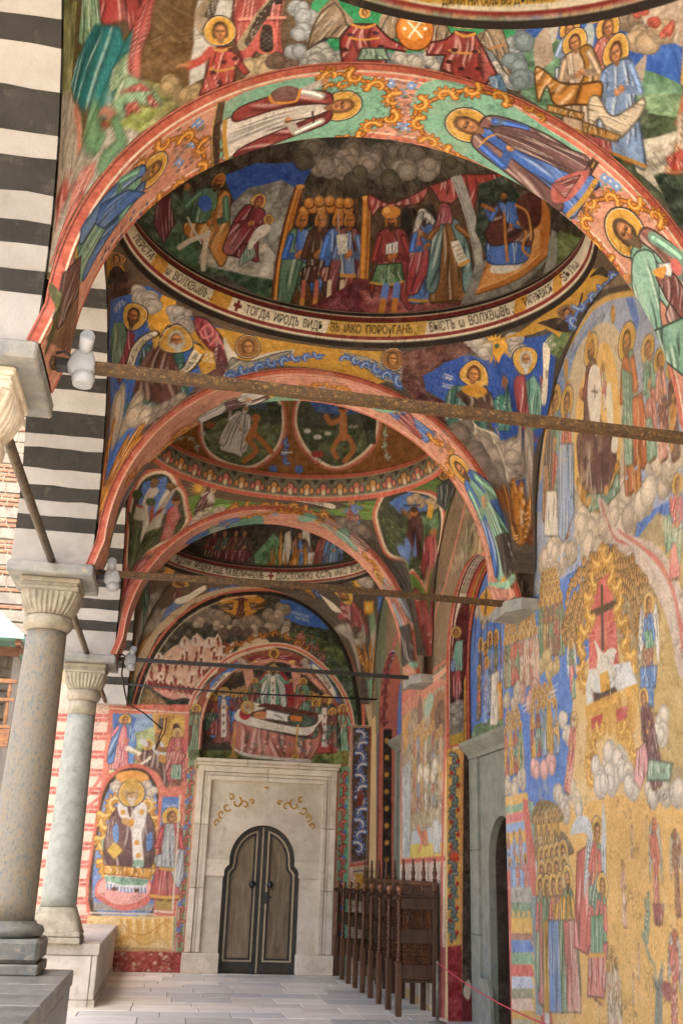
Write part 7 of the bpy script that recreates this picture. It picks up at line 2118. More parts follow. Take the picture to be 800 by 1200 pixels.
DATA['B1'] = """
p|0.74 0.02 -0.03 1.03|-622 529 59 183 169 169 753 82 309 -162 159 -280 -226 28 -234 -5 -334 11 -355 4|3b3326|0.15
p|0.54 0.47 -0.23 1|-413 797 68 51 218 51 -29 -72 -97 -44 -92 -17|2c4f9a|0.1
g|0.7 0.26 -0.56 1.1|-637 537 114 170 115 28 21 -101 -95 -63|4c5f46
g|0.88 -0.16 -0.43 1.03|-605 548 159 107 87 -29 197 25 -5 -76 -156 -7 -156 -11|38513a
g|0.67 0.3 -0.26 1.03|-391 618 14 89 51 92 94 40 73 -8 15 -114 -17 -71 -136 -14|8d8c84
g|0.72 0.23 -0.28 1.03|-373 629 24 88 90 26 79 -50 0 -45 -118 -13|b3aca0
g|0.83 -0.06 -0.31 0.96|-440 575 125 44 144 -23 -5 -31 -121 -3|4a463e
c|0.41 0.38 -0.12 1|-144 909|6f665a|0.148
c|0.43 0.21 -0.07 1.03|-35 902|6f665a|0.148
c|0.41 0.05 -0.03 1.04|64 917|6f665a|0.147
c|0.43 -0.14 0.02 1.05|179 912|6f665a|0.148
c|0.44 -0.3 0.06 1.04|268 915|6f665a|0.148
c|0.48 -0.43 0.12 1.03|349 898|6f665a|0.149
c|0.48 -0.59 0.19 1|440 899|6f665a|0.15
c|0.48 -0.71 0.27 0.97|514 885|6f665a|0.151
c|0.47 -0.78 0.37 0.95|585 858|6f665a|0.153
c|0.42 0.13 -0.05 1.04|15 909|95897a|0.104
c|0.44 -0.03 -0.01 1.05|113 902|95897a|0.104
c|0.45 0.17 -0.07 1.04|-17 887|95897a|0.104
c|0.48 -0.26 0.06 1.05|254 893|95897a|0.105
c|0.45 0.27 -0.1 1.03|-85 885|95897a|0.104
c|0.52 -0.43 0.14 1.04|368 879|95897a|0.105
c|0.45 0.39 -0.14 1|-164 886|57503f|0.105
c|0.53 -0.55 0.2 1.01|443 870|57503f|0.106
c|0.49 -0.12 0.02 1.06|176 875|57503f|0.105
c|0.47 0.07 -0.04 1.05|50 877|57503f|0.104
c|0.53 -0.65 0.3 0.99|521 851|57503f|0.107
c|0.49 -0.74 0.41 0.96|601 833|57503f|0.109
k|0.64 0.35 -0.6 1.1|-548 680 28 23 42 -40 -18 -51 -43 19|6a2c30|4|-0.02|1.0|0
p|0.69 0.19 -0.18 1.04|-174 563 36 7 -1 268 -38 -4|5a3018|0.1
p|0.69 0.19 -0.18 1.04|-166 565 20 3 -2 267 -22 -2|c67c2c|0.1
l|0.69 0.19 -0.18 1.04|-156 569 0 263|8a4a18|0.011|1
l|0.69 0.19 -0.18 1.04|-161 568 -4 262|e2a24a|0.0092|1
e|0.52 0.34 -0.15 1.02|-157 838|e2a24a|0.0439|0.5
f|0.68 0.37 -0.4 1.03|-373 591 -48 212|587a60|b8762e|halo=0,pose=1,skin=9a5c2c,beard=3a2414,hair=b0702a,wd=1.2,cut=0.35
l|0.72 0.27 -0.45 1.06|-389 679 -37 -28 -24 -25|c9bfa8|0.0575|1
l|0.74 0.24 -0.39 1.05|-382 687 2 -32 6 -43|c9bfa8|0.057|1
e|0.63 0.48 -0.42 1|-421 733|3a5fae|0.0732|1.2
l|0.7 0.33 -0.44 1.04|-450 690 58 -30|c8c8c0|0.0189|1
l|0.67 0.38 -0.37 1.02|-387 725 26 -27|9a5c2c|0.0459|1
f|0.67 0.32 -0.27 1.03|-271 650 -5 148|7d2f36|7d2f36|pose=3,hair=6f2830,hood=7a2c34,wd=1.3,cut=0.1,skin=a06a3c
k|0.72 0.23 -0.26 1.03|-277 670 21 45 22 -34 -42 -32|7f9a8c|4|-0.01|1.0|0
s|0.67 0.28 -0.24 1.03|-265 695 11 38 31 18 11 -12 -31 -31 -10 -17|d8d2c4|0.1
h|0.62 0.33 -0.22 1.03|-225 759 -5 9|1|hair=5a3a20
p|0.69 0.1 -0.1 1.04|-126 570 9 245 188 20 17 -250|51351c|0.1
s|0.62 0.19 -0.13 1.05|-108 705 -22 83 33 24 37 -16 20 -83|1f1812|0.1
s|0.61 0.09 -0.07 1.06|-16 715 -15 87 39 23 53 -20 6 -84|1f1812|0.1
e|0.58 0.25 -0.14 1.04|-120 793|4a240e|0.062|1.0
e|0.58 0.25 -0.14 1.04|-120 794|b8742c|0.0532|1.0
e|0.58 0.26 -0.14 1.04|-125 797|d99a4a|0.0221|1.0
e|0.57 0.23 -0.12 1.05|-93 803|4a240e|0.0619|1.0
e|0.57 0.23 -0.12 1.05|-94 804|b8742c|0.053|1.0
e|0.56 0.24 -0.13 1.04|-98 807|d99a4a|0.0221|1.0
e|0.57 0.19 -0.11 1.05|-62 803|4a240e|0.0619|1.0
e|0.57 0.19 -0.11 1.05|-63 804|b8742c|0.053|1.0
e|0.56 0.2 -0.11 1.05|-67 807|d99a4a|0.0221|1.0
e|0.56 0.15 -0.09 1.05|-27 809|4a240e|0.0617|1.0
e|0.56 0.15 -0.09 1.05|-27 811|b8742c|0.0529|1.0
e|0.56 0.16 -0.09 1.05|-31 814|d99a4a|0.022|1.0
e|0.57 0.11 -0.07 1.06|5 805|4a240e|0.0618|1.0
e|0.57 0.11 -0.07 1.06|5 807|b8742c|0.053|1.0
e|0.56 0.12 -0.07 1.06|1 810|d99a4a|0.022|1.0
e|0.57 0.08 -0.06 1.06|36 810|4a240e|0.0617|1.0
e|0.56 0.08 -0.06 1.06|35 812|b8742c|0.0529|1.0
e|0.56 0.08 -0.06 1.06|32 815|d99a4a|0.022|1.0
e|0.56 0.25 -0.13 1.04|-109 811|4a240e|0.0617|1.0
e|0.56 0.25 -0.13 1.04|-110 812|b8742c|0.0529|1.0
e|0.55 0.26 -0.13 1.04|-114 815|d99a4a|0.022|1.0
e|0.55 0.21 -0.11 1.05|-74 818|4a240e|0.0616|1.0
e|0.55 0.22 -0.11 1.05|-75 820|b8742c|0.0528|1.0
e|0.54 0.22 -0.11 1.05|-79 823|d99a4a|0.022|1.0
e|0.55 0.17 -0.09 1.05|-37 822|4a240e|0.0616|1.0
e|0.54 0.17 -0.09 1.05|-37 824|b8742c|0.0527|1.0
e|0.54 0.18 -0.09 1.05|-41 826|d99a4a|0.022|1.0
e|0.55 0.12 -0.07 1.06|2 822|4a240e|0.0616|1.0
e|0.55 0.12 -0.07 1.06|2 823|b8742c|0.0527|1.0
e|0.54 0.13 -0.07 1.06|-2 826|d99a4a|0.022|1.0
e|0.55 0.08 -0.06 1.06|34 823|4a240e|0.0615|1.0
e|0.55 0.08 -0.06 1.06|33 825|b8742c|0.0527|1.0
e|0.54 0.09 -0.06 1.06|30 828|d99a4a|0.0219|1.0
k|0.69 0.15 -0.14 1.04|-134 701 17 54 36 14 2 -78 -11 -65 -19 25|587a60|5|-0.01|1.0|0
k|0.7 0.14 -0.15 1.03|-129 648 1 71 16 20 11 -69 -5 -37|3f66b4|3|-0.01|1.0|0
f|0.7 0.14 -0.15 1.03|-90 570 -32 227|3f66b4|587a60|halo=0,pose=3,skin=a0622e,hair=b8742c,hem=b8803a,wd=0.85,cut=0.38
f|0.7 0.11 -0.11 1.04|-36 577 -24 228|4a3022|4a2a22|halo=0,pose=3,skin=a0622e,hair=b8742c,hem=b8803a,wd=0.85,cut=0.38
f|0.69 0.08 -0.08 1.04|15 582 -14 228|4a74bc|7d3a32|halo=0,pose=3,skin=a0622e,hair=b8742c,hem=b8803a,wd=0.85,cut=0.38
f|0.7 0.05 -0.06 1.04|47 585 -5 227|5a6f98|6a2a2c|halo=0,pose=3,skin=a0622e,hair=b8742c,hem=b8803a,wd=0.85,cut=0.38
l|0.75 0.08 -0.14 1.01|-83 654 0 -27 -1 -14|a85a4c|0.0473|1
l|0.83 -0.03 -0.15 0.9|-84 613 -3 -23 -8 -19|b87a34|0.0526|1
l|0.74 0.07 -0.11 1.01|-45 659 0 -28 -1 -13|a85a4c|0.0472|1
l|0.84 -0.02 -0.13 0.89|-46 618 -3 -22 -8 -20|b87a34|0.053|1
l|0.74 0.06 -0.09 1.02|-7 663 0 -28 -2 -13|cbb89a|0.0471|1
l|0.77 0.04 -0.1 0.99|-9 622 -1 -19 -9 -22|b87a34|0.0481|1
l|0.74 0.05 -0.07 1.02|31 666 -1 -28 -1 -13|cbb89a|0.047|1
l|0.77 0.04 -0.07 0.99|29 625 -2 -19 -7 -21|b87a34|0.048|1
p|0.65 0.08 -0.07 1.06|2 759 39 6 1 -39 -29 -5|d0ccc0|0.1
l|0.65 0.08 -0.07 1.05|0 801 32 -117|b8b4a8|0.0108|1
p|0.71 -0.16 0.1 1.05|80 668 5 161 385 20 -31 -178 -72 -18|4a3420|0.1
s|0.68 -0.12 0.06 1.06|199 669 21 128 34 18 22 -22 -24 -127|1d1712|0.1
s|0.65 -0.23 0.11 1.06|270 752 21 52 28 14 16 -15 -15 -56|1d1712|0.1
p|0.65 0.01 -0.03 1.06|82 672 25 -1 10 165 -30 1|b8742a|0.1
l|0.64 0.01 -0.03 1.06|89 674 8 160|e2a24a|0.0108|1
l|0.65 0 -0.02 1.06|100 673 10 161|6a3a14|0.0108|1
e|0.54 -0 -0.02 1.06|101 837|e2a24a|0.0438|0.5
g|0.8 0.02 0.01 0.99|-145 559 224 117 125 -7 160 -56 -8 -66 -223 6|6b3036
g|0.8 -0 0.04 1|80 650 124 8 137 -49 -18 -34 -191 11|8a4a48
k|0.57 -0.16 0.04 1.07|110 843 72 -17 80 10 78 14 -17 -13 -37 -16 -75 -1 -61 -2 -28 -15|a8443e|7|0.02|1.0|1
k|0.59 -0.44 0.19 1.04|340 850 86 3 45 -3 -11 -22 -67 -20 -37 9|a8443e|6|0.02|1.0|0
k|0.6 -0.54 0.3 1.02|471 850 136 -38 -36 -7 -87 10 -45 -37 10 29|b8483c|6|0.02|1.0|0
f|0.73 -0.04 0.02 1.04|170 573 16 245|7d2f2c|7d3030|halo=0,pose=3,skin=9a5c2c,beard=2c1a10,hair=b8742c,wd=1.05,cut=0.42
k|0.74 -0.02 0.01 1.04|135 705 72 3 7 -39 -47 -8 -52 5|4f7a50|6|0.0|1.0|0
l|0.75 -0.02 0.01 1.03|115 668 52 -5 45 7|b98a3a|0.0232|1
l|0.76 -0 0 1.02|160 661 -8 -32|5a7cc0|0.0749|1
l|0.77 -0.02 0.03 1.02|192 662 -6 -33|5a7cc0|0.0748|1
l|0.79 0.02 -0 0.99|152 629 -4 -26 -8 -19|b8742c|0.067|1
l|0.8 0.01 0.03 0.99|186 629 -2 -23 16 -20|b8742c|0.0669|1
e|0.59 -0.11 0.02 1.07|188 809|c8823a|0.097|0.7
e|0.59 -0.09 0.02 1.07|174 813|e0a858|0.0352|1.0
k|0.68 -0.06 0.02 1.06|163 746 39 6 -3 -23 -37 -3|d0ccc8|2|0.0|1.0|0
f|0.73 -0.13 0.09 1.05|273 617 21 195|4a72bc|9a3a3e|halo=0,pose=3,skin=8a5a34,beard=2a1c14,hood=d4cfc6,wd=1.05,hem=b98a3a
k|0.65 -0.21 0.1 1.06|252 767 27 35 37 -4 11 -28 -15 8 -15 14 -27 -20|d4cfc6|3|0.01|1.0|1
f|0.75 -0.18 0.15 1.05|328 613 38 201|84582c|6a8a8a|halo=0,pose=2,skin=9a6a42,beard=6a7068,hood=9a4348,wd=1.05
k|0.66 -0.29 0.15 1.05|315 765 39 42 31 -5 -10 -32 -30 5|9a4348|4|0.01|1.0|0
p|0.76 -0.2 0.18 1.04|357 736 23 1 13 -46 3 -4 -28 -2 -9 23|e0d8c4|0.1
l|0.74 -0.23 0.17 1.05|361 726 21 2|5a4a3a|0.0081|1
l|0.75 -0.21 0.18 1.05|364 717 20 2|5a4a3a|0.0081|1
l|0.76 -0.2 0.18 1.04|366 708 20 2|5a4a3a|0.0082|1
l|0.77 -0.19 0.18 1.04|369 699 19 2|5a4a3a|0.0082|1
s|0.78 -0.18 0.19 1.04|365 691 33 4 -4 -7 -21 -4|d09a4a|0.1
p|0.69 -0.35 0.23 1.04|421 854 37 -1 -27 -177 -23 -2|aaa79c|0.1
l|0.69 -0.33 0.22 1.05|428 851 -18 -176|6a675e|0.0089|1
g|0.69 -0.41 0.33 1.04|493 825 84 -10 9 -58 -77 -85 -65 19 -14 55|2f3a2e
g|0.72 -0.36 0.32 1.04|499 780 37 -47 -43 -38 -41 20|3f4a40
p|0.81 -0.17 0.34 1.05|346 580 62 98 47 10 149 62 29 -41 -22 -78 -90 -27 -106 -32|7d7d74|0.15
p|0.77 -0.25 0.4 1.07|400 619 49 74 194 43 3 -27 -47 -73 -77 -14|b06a2a|0.1
p|0.79 -0.21 0.36 1.06|410 630 41 54 159 36 -29 -72 -66 -11|c98a4a|0.1
l|0.84 -0.11 0.35 1.05|400 619 118 3 81 14|6a3a14|0.0145|1
l|0.83 -0.14 0.35 1.05|410 630 105 7 66 11|e2b06a|0.0115|1
s|0.81 -0.18 0.33 1.05|446 658 17 17 45 -6 26 -13 -13 -13 -41 2|d4cdbc|0.1
f|0.71 -0.38 0.35 1.04|492 660 57 135|4a72bc|5a2c24|halo=0,pose=1,skin=9a5c2c,beard=2a1a10,hem=b8742c,wd=1.3,seat=1
l|0.74 -0.32 0.34 1.05|523 755 -20 -46 -9 -43|b8742c|0.0275|1
l|0.74 -0.32 0.41 1.06|549 728 12 -26 -21 -24 13 -22|b8742c|0.0281|1
s|0.64 -0.47 0.46 1.05|571 764 67 -13 -34 -50 -49 11|4a2018|0.1
l|0.67 -0.43 0.43 1.05|563 758 21 -26 -16 -47|c98a3a|0.0232|1
l|0.66 -0.45 0.29 1.03|500 769 -22 17|9a5c2c|0.0402|1
g|0.79 0.26 0.85 1.43|594 611 58 52 149 -117 -77 -7 -94 14|5f6f3c
l|0.89 0.35 0.79 1.35|623 624 57 -65|3a4a2a|0.0138|1
l|0.85 0.48 1.08 1.7|661 632 81 -76|3a4a2a|0.0168|1
p|0.74 -0.18 0.56 1.14|584 607 47 71 12 -13 -28 -86|8a8a80|0.1
p|0.09 0.41 -2.59 0.9|-636 143 128 345 62 18 159 -43 26 -318 -50 -147 -122 101 -115 -99|3c62aa|0.1
p|1.14 0.12 0.14 0.29|-762 81 131 331 71 -30 35 27 103 62 198 -17 237 -6 188 21 -7 -268 -56 -201 -45 -30 -272 94 -92 -41 -54 336 -192 36 -156 -395|b98a34|0.1
g|0.25 0.16 -1.05 0.34|-654 89 75 337 55 22 -13 -108 -64 -234|4a3224
h|0.28 0.09 -1.04 0.27|-642 340 -11 36|1|gold=8a5c2a,hair=2a1a12
s|0.2 0.12 -1.27 0.4|-670 112 56 246 54 24 -37 -101 -71 -267|241a14|0.1
k|1.03 0.21 -0.07 0.32|-365 485 35 3 45 -75 18 -68 -10 -68 -35 81 -27 61|8a3038|5|-0.07|1.0|1
k|1.11 0.08 0.17 0.26|-283 305 16 40 31 -145 0 -165 -24 95|6a2c34|4|-0.04|1.0|0
c|1.15 0.05 0.28 0.25|-248 116|5a3a3c|0.075
c|1.27 0.05 0.45 0.28|-265 67|5a3a3c|0.077
c|1.38 0.04 0.63 0.3|-278 24|5a3a3c|0.079
c|0.85 0.01 0.3 0.16|-242 0|5a3a3c|0.055
l|1 0.24 -0.11 0.33|-331 431 7 38 22 -50 -10 -39 -20 41|d07a78|0.0207|1
l|1.04 0.14 0 0.27|-294 333 10 52 22 -84|d07a78|0.0204|1
p|0.48 0.45 -0.87 0.54|-469 499 36 13 30 -48 33 -54 -28 31 12 -39 -28 22 5 -21 -26 -9 -5 -24 -8 48|d99f38|0.1
c|0.45 0.26 -0.69 0.28|-508 417|b5aca0|0.102
c|0.47 0.31 -0.68 0.32|-485 426|b5aca0|0.101
c|0.47 0.34 -0.71 0.37|-466 421|b5aca0|0.101
c|1.09 0.51 -0.04 0.58|-388 465|aaa198|0.101
c|0.58 0.49 -0.69 0.54|-405 481|aaa198|0.086
c|1.11 0.41 -0.05 0.5|-371 441|aaa198|0.098
t|0.2 0.19 -1.26 0.43|-557 162 21 136|ПРОРОК|0.0758|d8d4c8|0.72
t|1.21 0.11 0.24 0.3|-295 238 26 -45|МАЛАХIА|0.0517|d8d4c8|0.72
t|1.17 0.13 0.16 0.31|-300 281 23 -36|ПРОР|0.0516|d8d4c8|0.72
k|0.1 0.26 -1.91 0.66|-538 150 46 136 35 -13 16 -90 -36 -76 -64 -81|5d8268|5|0.01|1.0|0
k|0.15 0.35 -1.91 0.72|-480 275 25 33 29 -51 -6 -74 -23 -42 -4 91|8a3440|5|0.0|1.0|0
h|0.34 0.28 -0.92 0.38|-488 326 -15 36|1|hair=3a2818,beard=4a3422,skin=9a6236
k|2.08 0.29 1.28 0.7|-412 348 21 35 43 -77 29 -169 -4 -108 -24 34 -29 103 -29 126|4e2a22|6|-0.03|1.0|1
k|1.58 0.15 0.67 0.45|-363 340 23 -31 35 -169 1 -140 -10 45 -12 145|2f5a52|4|-0.03|1.0|0
k|2.7 0.3 2.59 0.91|-404 255 31 -92 31 -99 -11 0 -26 90 -25 81|2f5a52|5|-0.02|1.0|0
k|0.26 0.48 -2 0.79|-408 379 0 -42 -3 -44 -8 23 2 35|2f5a52|3|0.01|1.0|0
h|1.3 0.43 0.15 0.57|-366 378 -19 66|1|hair=a8a498,beard=a5a69c,skin=a36d40
e|1.96 0.29 1.09 0.66|-362 228|b8742c|0.0999|0.6
s|0.27 0.43 -1.65 0.71|-432 223 -14 43 5 65 17 61 18 17 -12 -48 -3 -54 9 -43|3a2a1c|0.1
s|0.27 0.43 -1.65 0.7|-430 235 -12 41 5 57 15 57 10 8 -10 -43 -2 -51 9 -44|e0d6be|0.1
t|0.27 0.43 -1.64 0.7|-426 251 -6 42 4 47 7 40|ГЛЕ ѠКОЛИ ОЩИБСТЬ|0.0583|3a2a1c|0.72
s|1.43 0.17 0.41 0.41|-348 204 23 12 2 133 26 -63 -7 -105 -27 -19|3a2a1c|0.1
s|1.43 0.17 0.42 0.41|-345 200 21 14 4 118 20 -51 -8 -91 -23 -23|e0d6be|0.1
t|1.44 0.17 0.43 0.42|-337 196 20 11 6 75|И КЪ ВАМЪ ПРIИ|0.0541|3a2a1c|0.72
s|1.22 0.18 0.14 0.36|-326 349 28 -57 -4 -21 -19 46|d99f38|0.1
c|2.6 0 0 0.75|-418 157|b5a692|0.206
c|3.8 0 0 0.79|-390 171|b5a692|0.213
c|2.63 0.2 2.63 0.83|-369 95|b5a692|0.158
c|2.27 0.1 2.12 0.64|-353 30|b5a692|0.147
c|1.46 0.04 1.27 0.39|-341 0|8a7d70|0.085
c|1.34 0.03 1.04 0.34|-330 0|8a7d70|0.083
c|1.62 0.05 1.61 0.45|-352 0|8a7d70|0.088
c|1.21 0.03 0.81 0.29|-315 0|8a7d70|0.081
g|1.54 0.04 0.87 0.36|-330 0 84 51 67 -51 -96 0 -62 0 -23 0 -5 30|5a4a44
p|14.38 0 0 0.98|-452 11 86 38 -5 -49 -18 4 -11 45 -11 -38|4a2616|0.1
a|4.03 0 0 0.73|-394 -6 -19 152 32 -75 18 -26 0 -45|0.209|c27a24|eab25a|4a2410
a|12.94 0 0 0.98|-395 44 -19 35 29 -36|0.2773|b86a1c|e0a04a|4a2410
s|1.08 0.07 0.17 0.24|-274 395 32 -112 17 -89 -13 -194 -8 51 5 112|c9c2b2|0.1
s|0.9 0.03 0.05 0.15|-183 196 38 70 54 54 -19 -156 -49 -116 -47 -38 -24 -10|bdb6a6|0.1
k|0.96 0.03 0.11 0.18|-239 202 23 -31 34 -18 84 147 -51 -259 -57 -52 -28 11|8d8878|8|0.88|0.47|1
h|0.86 0.08 -0.1 0.18|-209 320 -12 127|1|hair=5a3a1e,skin=b07a44,gold=8a5c2a
s|0.82 -0 -0.18 0.16|38 392 70 -68 45 -22 59 -11 -18 -180 -37 -32 -48 86|bdb6a6|0.1
k|0.82 -0 -0.19 0.16|43 378 65 -26 49 -101 50 1 -22 -176 -54 1|9a9484|7|-0.91|0.42|0
h|0.81 -0.02 -0.04 0.16|176 375 4 140|1|hair=5a3a1e,skin=b07a44,gold=8a5c2a
w|0.88 0.02 0.05 0.14|-245 0 30 23 55 50 72 95 79 113|0.1363|8|4a70b4|b8cbe4|22356a|1
w|0.82 -0 -0.21 0.15|39 290 69 -73 55 -63 40 -68|0.1366|6|4a70b4|b8cbe4|22356a|1
p|4.09 0 0 0.83|213 308 94 147 168 16 104 -189 -83 -282 -30 0 -114 273 -67 -122 -43 9|2c4f9e|0.1
g|1.02 -0.05 -0.31 0.31|201 469 116 56 83 -15 -100 -110 -55 -134 5 -137 -28 -122 -28 104|5a3a32
g|1.26 -0.02 -0.9 0.37|213 106 72 45 39 35 -12 -153 -37 -33 -37 0|4a2c2c
g|0.53 -0.1 0.93 0.21|540 329 55 -58 14 -213 -62 27 -26 171|5a6a42
gl|0.79 -0.33 0.45 0.49|430 477|0.0827|0.1561|d99f38|8
p|0.75 -0.32 0.61 0.52|423 504 37 -21 -17 -84 -5 39 -22 -15 1 34 -16 2|d99f38|0.1
c|0.9 -0.33 0.16 0.69|400 499|b5aca0|0.09
c|0.84 -0.32 0.18 0.66|394 517|b5aca0|0.09
c|0.76 -0.28 0.48 0.35|468 452|b5aca0|0.093
c|0.71 -0.26 0.62 0.37|468 411|b5aca0|0.093
c|0.97 -0.34 0.13 0.72|404 478|b5aca0|0.09
e|0.78 -0.33 0.48 0.48|432 471|3a5a3a|0.0276|1.0
t|1.12 -0.09 -0.4 0.39|291 315 19 -1|ПРР|0.0577|d8d4c8|0.72
t|1.19 -0.07 -0.55 0.41|285 251 28 18|ЗАХАРIА|0.054|d8d4c8|0.72
t|0.57 -0.14 0.77 0.22|532 297 23 -13|ПРО|0.048|d8d4c8|0.72
t|0.56 -0.13 0.93 0.25|519 248 31 -20|IЕРЕМIЯ|0.0499|d8d4c8|0.72
k|1.53 -0.08 -1.26 0.57|283 106 19 148 37 60 27 7 -1 -79 -22 -168 -28 -74 -25 10|3f6a60|6|0.01|1.0|1
k|1.55 -0.16 -1.14 0.69|309 232 25 76 53 63 0 -53 -26 -63 -31 -43|4a3228|5|-0.0|1.0|0
k|1.4 -0.25 -0.04 0.91|400 367 15 -6 -3 -45 -13 -34 -19 1 7 67|3f7a6c|4|0.02|1.0|0
e|0.82 -0.4 4.24 0.96|414 376|a9744a|0.0487|1.5
h|1.23 -0.23 -0.48 0.64|359 384 11 56|1|hair=4a2f1a,skin=b27a46
s|1.44 -0.16 -0.89 0.63|324 283 23 48 30 22 -20 -59 -23 -26|b9842c|0.1
k|0.66 -0.2 2.24 0.64|441 292 29 -38 7 -120 -27 -56 -26 90 0 80|5f9280|5|0.0|1.0|0
k|0.69 -0.24 2.75 0.78|429 338 22 -35 -13 -72 -9 -74 16 -112 -25 134 -4 100|9a4548|4|0.0|1.0|1
k|0.61 -0.13 1.87 0.47|482 215 15 -100 -16 -50 -9 81|a8505a|3|0.01|1.0|0
h|0.66 -0.23 0.76 0.36|471 341 14 43|1|hair=b5b3aa,beard=b9bab2,skin=a97a50
s|1.8 -0.12 -1.87 0.75|308 177 16 0 19 -19 30 59 29 53 3 -15 -33 -73 -34 -78 -24 1 -11 36|e0d6be|0.1
t|1.81 -0.12 -1.88 0.76|313 162 16 -27 25 27 45 100|СЛАВА ТЕБѢ НАШЕ УПОВАНIЕ|0.059|3a2a1c|0.72
s|0.58 -0.14 1.37 0.37|525 319 6 -82 -29 -95 -21 -77 -14 61 23 63|e0d6be|0.1
t|0.58 -0.12 1.47 0.37|486 97 30 122|МЛА|0.0451|3a2a1c|0.72
c|1.88 -0.06 -2.29 0.72|340 83|9a8d80|0.168
c|2.5 -0.14 -4.33 1.14|366 129|9a8d80|0.201
c|1.62 -0.18 -0.12 1.03|395 210|9a8d80|0.126
c|4.24 0 0 0.72|419 152|9a8d80|0.231
c|1.58 -0.19 -0.1 1|395 236|9a8d80|0.126
c|1.58 -0.02 -1.61 0.52|312 42|7d7268|0.146
c|1.86 -0.01 -2.52 0.66|332 3|7d7268|0.157
c|2.35 -0.06 -4.07 0.97|358 48|7d7268|0.176
c|1.07 -0 -1.09 0.33|301 0|7d7268|0.103
c|2.07 -0.03 -3.15 0.78|345 18|7d7268|0.165
c|1.63 -0.21 -0.11 1.01|403 237|b0a396|0.108
c|7.69 0 0 0.8|415 135|b0a396|0.24
c|1.6 -0.15 -0.12 1.04|388 190|b0a396|0.108
p|1.73 -0.08 -0.14 1.1|360 -4 32 187 22 -72 -7 -59 -23 22 -13 -74|6a3a18|0.1
a|1.73 -0.13 -0.14 1.08|395 51 -19 42 16 87 10 -4 10 -34 -19 7|0.0899|c27a28|e8b45a|4a2410
p|0.57 -0.1 0.61 0.12|646 555 112 -26 40 -529 -64 -8 -107 249 -59 -19 -15 160 -78 89 -77 34 103 -26 83 43|b98a34|0.1
h|0.57 -0.09 0.58 0.1|619 336 14 88|1|hair=2c1a12,skin=9a6236,gold=6a4420
s|0.57 -0.11 0.66 0.15|548 472 40 -62 16 -129 1 -168 -30 151 -18 136|2e241c|0.1
s|0.52 -0.06 0.7 0.11|630 195 48 87 11 102 -39 -147 -31 -68|2e241c|0.1
s|0.44 -0.06 0.66 0.09|733 470 51 -124 -1 -253 -26 231|2e241c|0.1
w|0.58 -0.02 0.73 0.11|607 138 55 57 73 -149 89 -46 48 0|0.1612|6|5f82c0|bccde4|2a3f78|1
ring||0 0|B1
p|0.66 0.28 -0.56 1.08|-541 542 43 0 10 30 -43 0|c9923a|0.08
p|0.74 0.18 -0.31 1|-356 542 57 0 10 30 -57 0|c9923a|0.08
p|0.79 -0.15 0.35 1.02|505 542 33 0 10 30 -33 0|c9923a|0.08
p|0.68 -0.22 0.55 1.12|619 542 31 0 10 30 -31 0|c9923a|0.08
p|0.73 0.11 -0.17 0.98|-301 542 291 0 10 30 -291 0|e9dcc0|0.08
p|0.75 0.01 -0.01 0.97|-12 542 282 0 10 30 -282 0|c9a04e|0.08
t|0.57 0.33 -0.68 1.16|-618 557 41 0 39 0|ПЕРСТА|0.0951|231712|0.72
t|0.72 0.22 -0.41 1.02|-492 557 50 0 57 0 42 0|Ѡ  ВОЛХВѠВЪ ....|0.0994|231712|0.72
t|0.74 0.16 -0.26 0.99|-292 557 34 0|✝|0.1204|6f1f1c|0.72
t|0.73 0.11 -0.16 0.98|-251 557 62 0 74 0 94 0|ТОГДА  ИРОДЪ  ВИДѢ|0.0968|231712|0.72
t|0.74 0.01 -0.02 0.97|0 557 84 0 73 0 80 0|ВЪ  IАКО  ПОРѸГАНЪ|0.0919|231712|0.72
t|0.82 -0.1 0.19 0.98|283 557 81 0 77 0 65 0|БЫСТЪ  Ѡ  ВОЛХВѠВЪ .|0.101|231712|0.72
t|0.76 -0.18 0.43 1.05|536 557 37 0 46 0|РАГНѢВАСЯ|0.0965|231712|0.72
t|0.6 -0.26 0.66 1.21|652 557 32 0 36 0|ЅѢЛѠ|0.1033|231712|0.72
"""
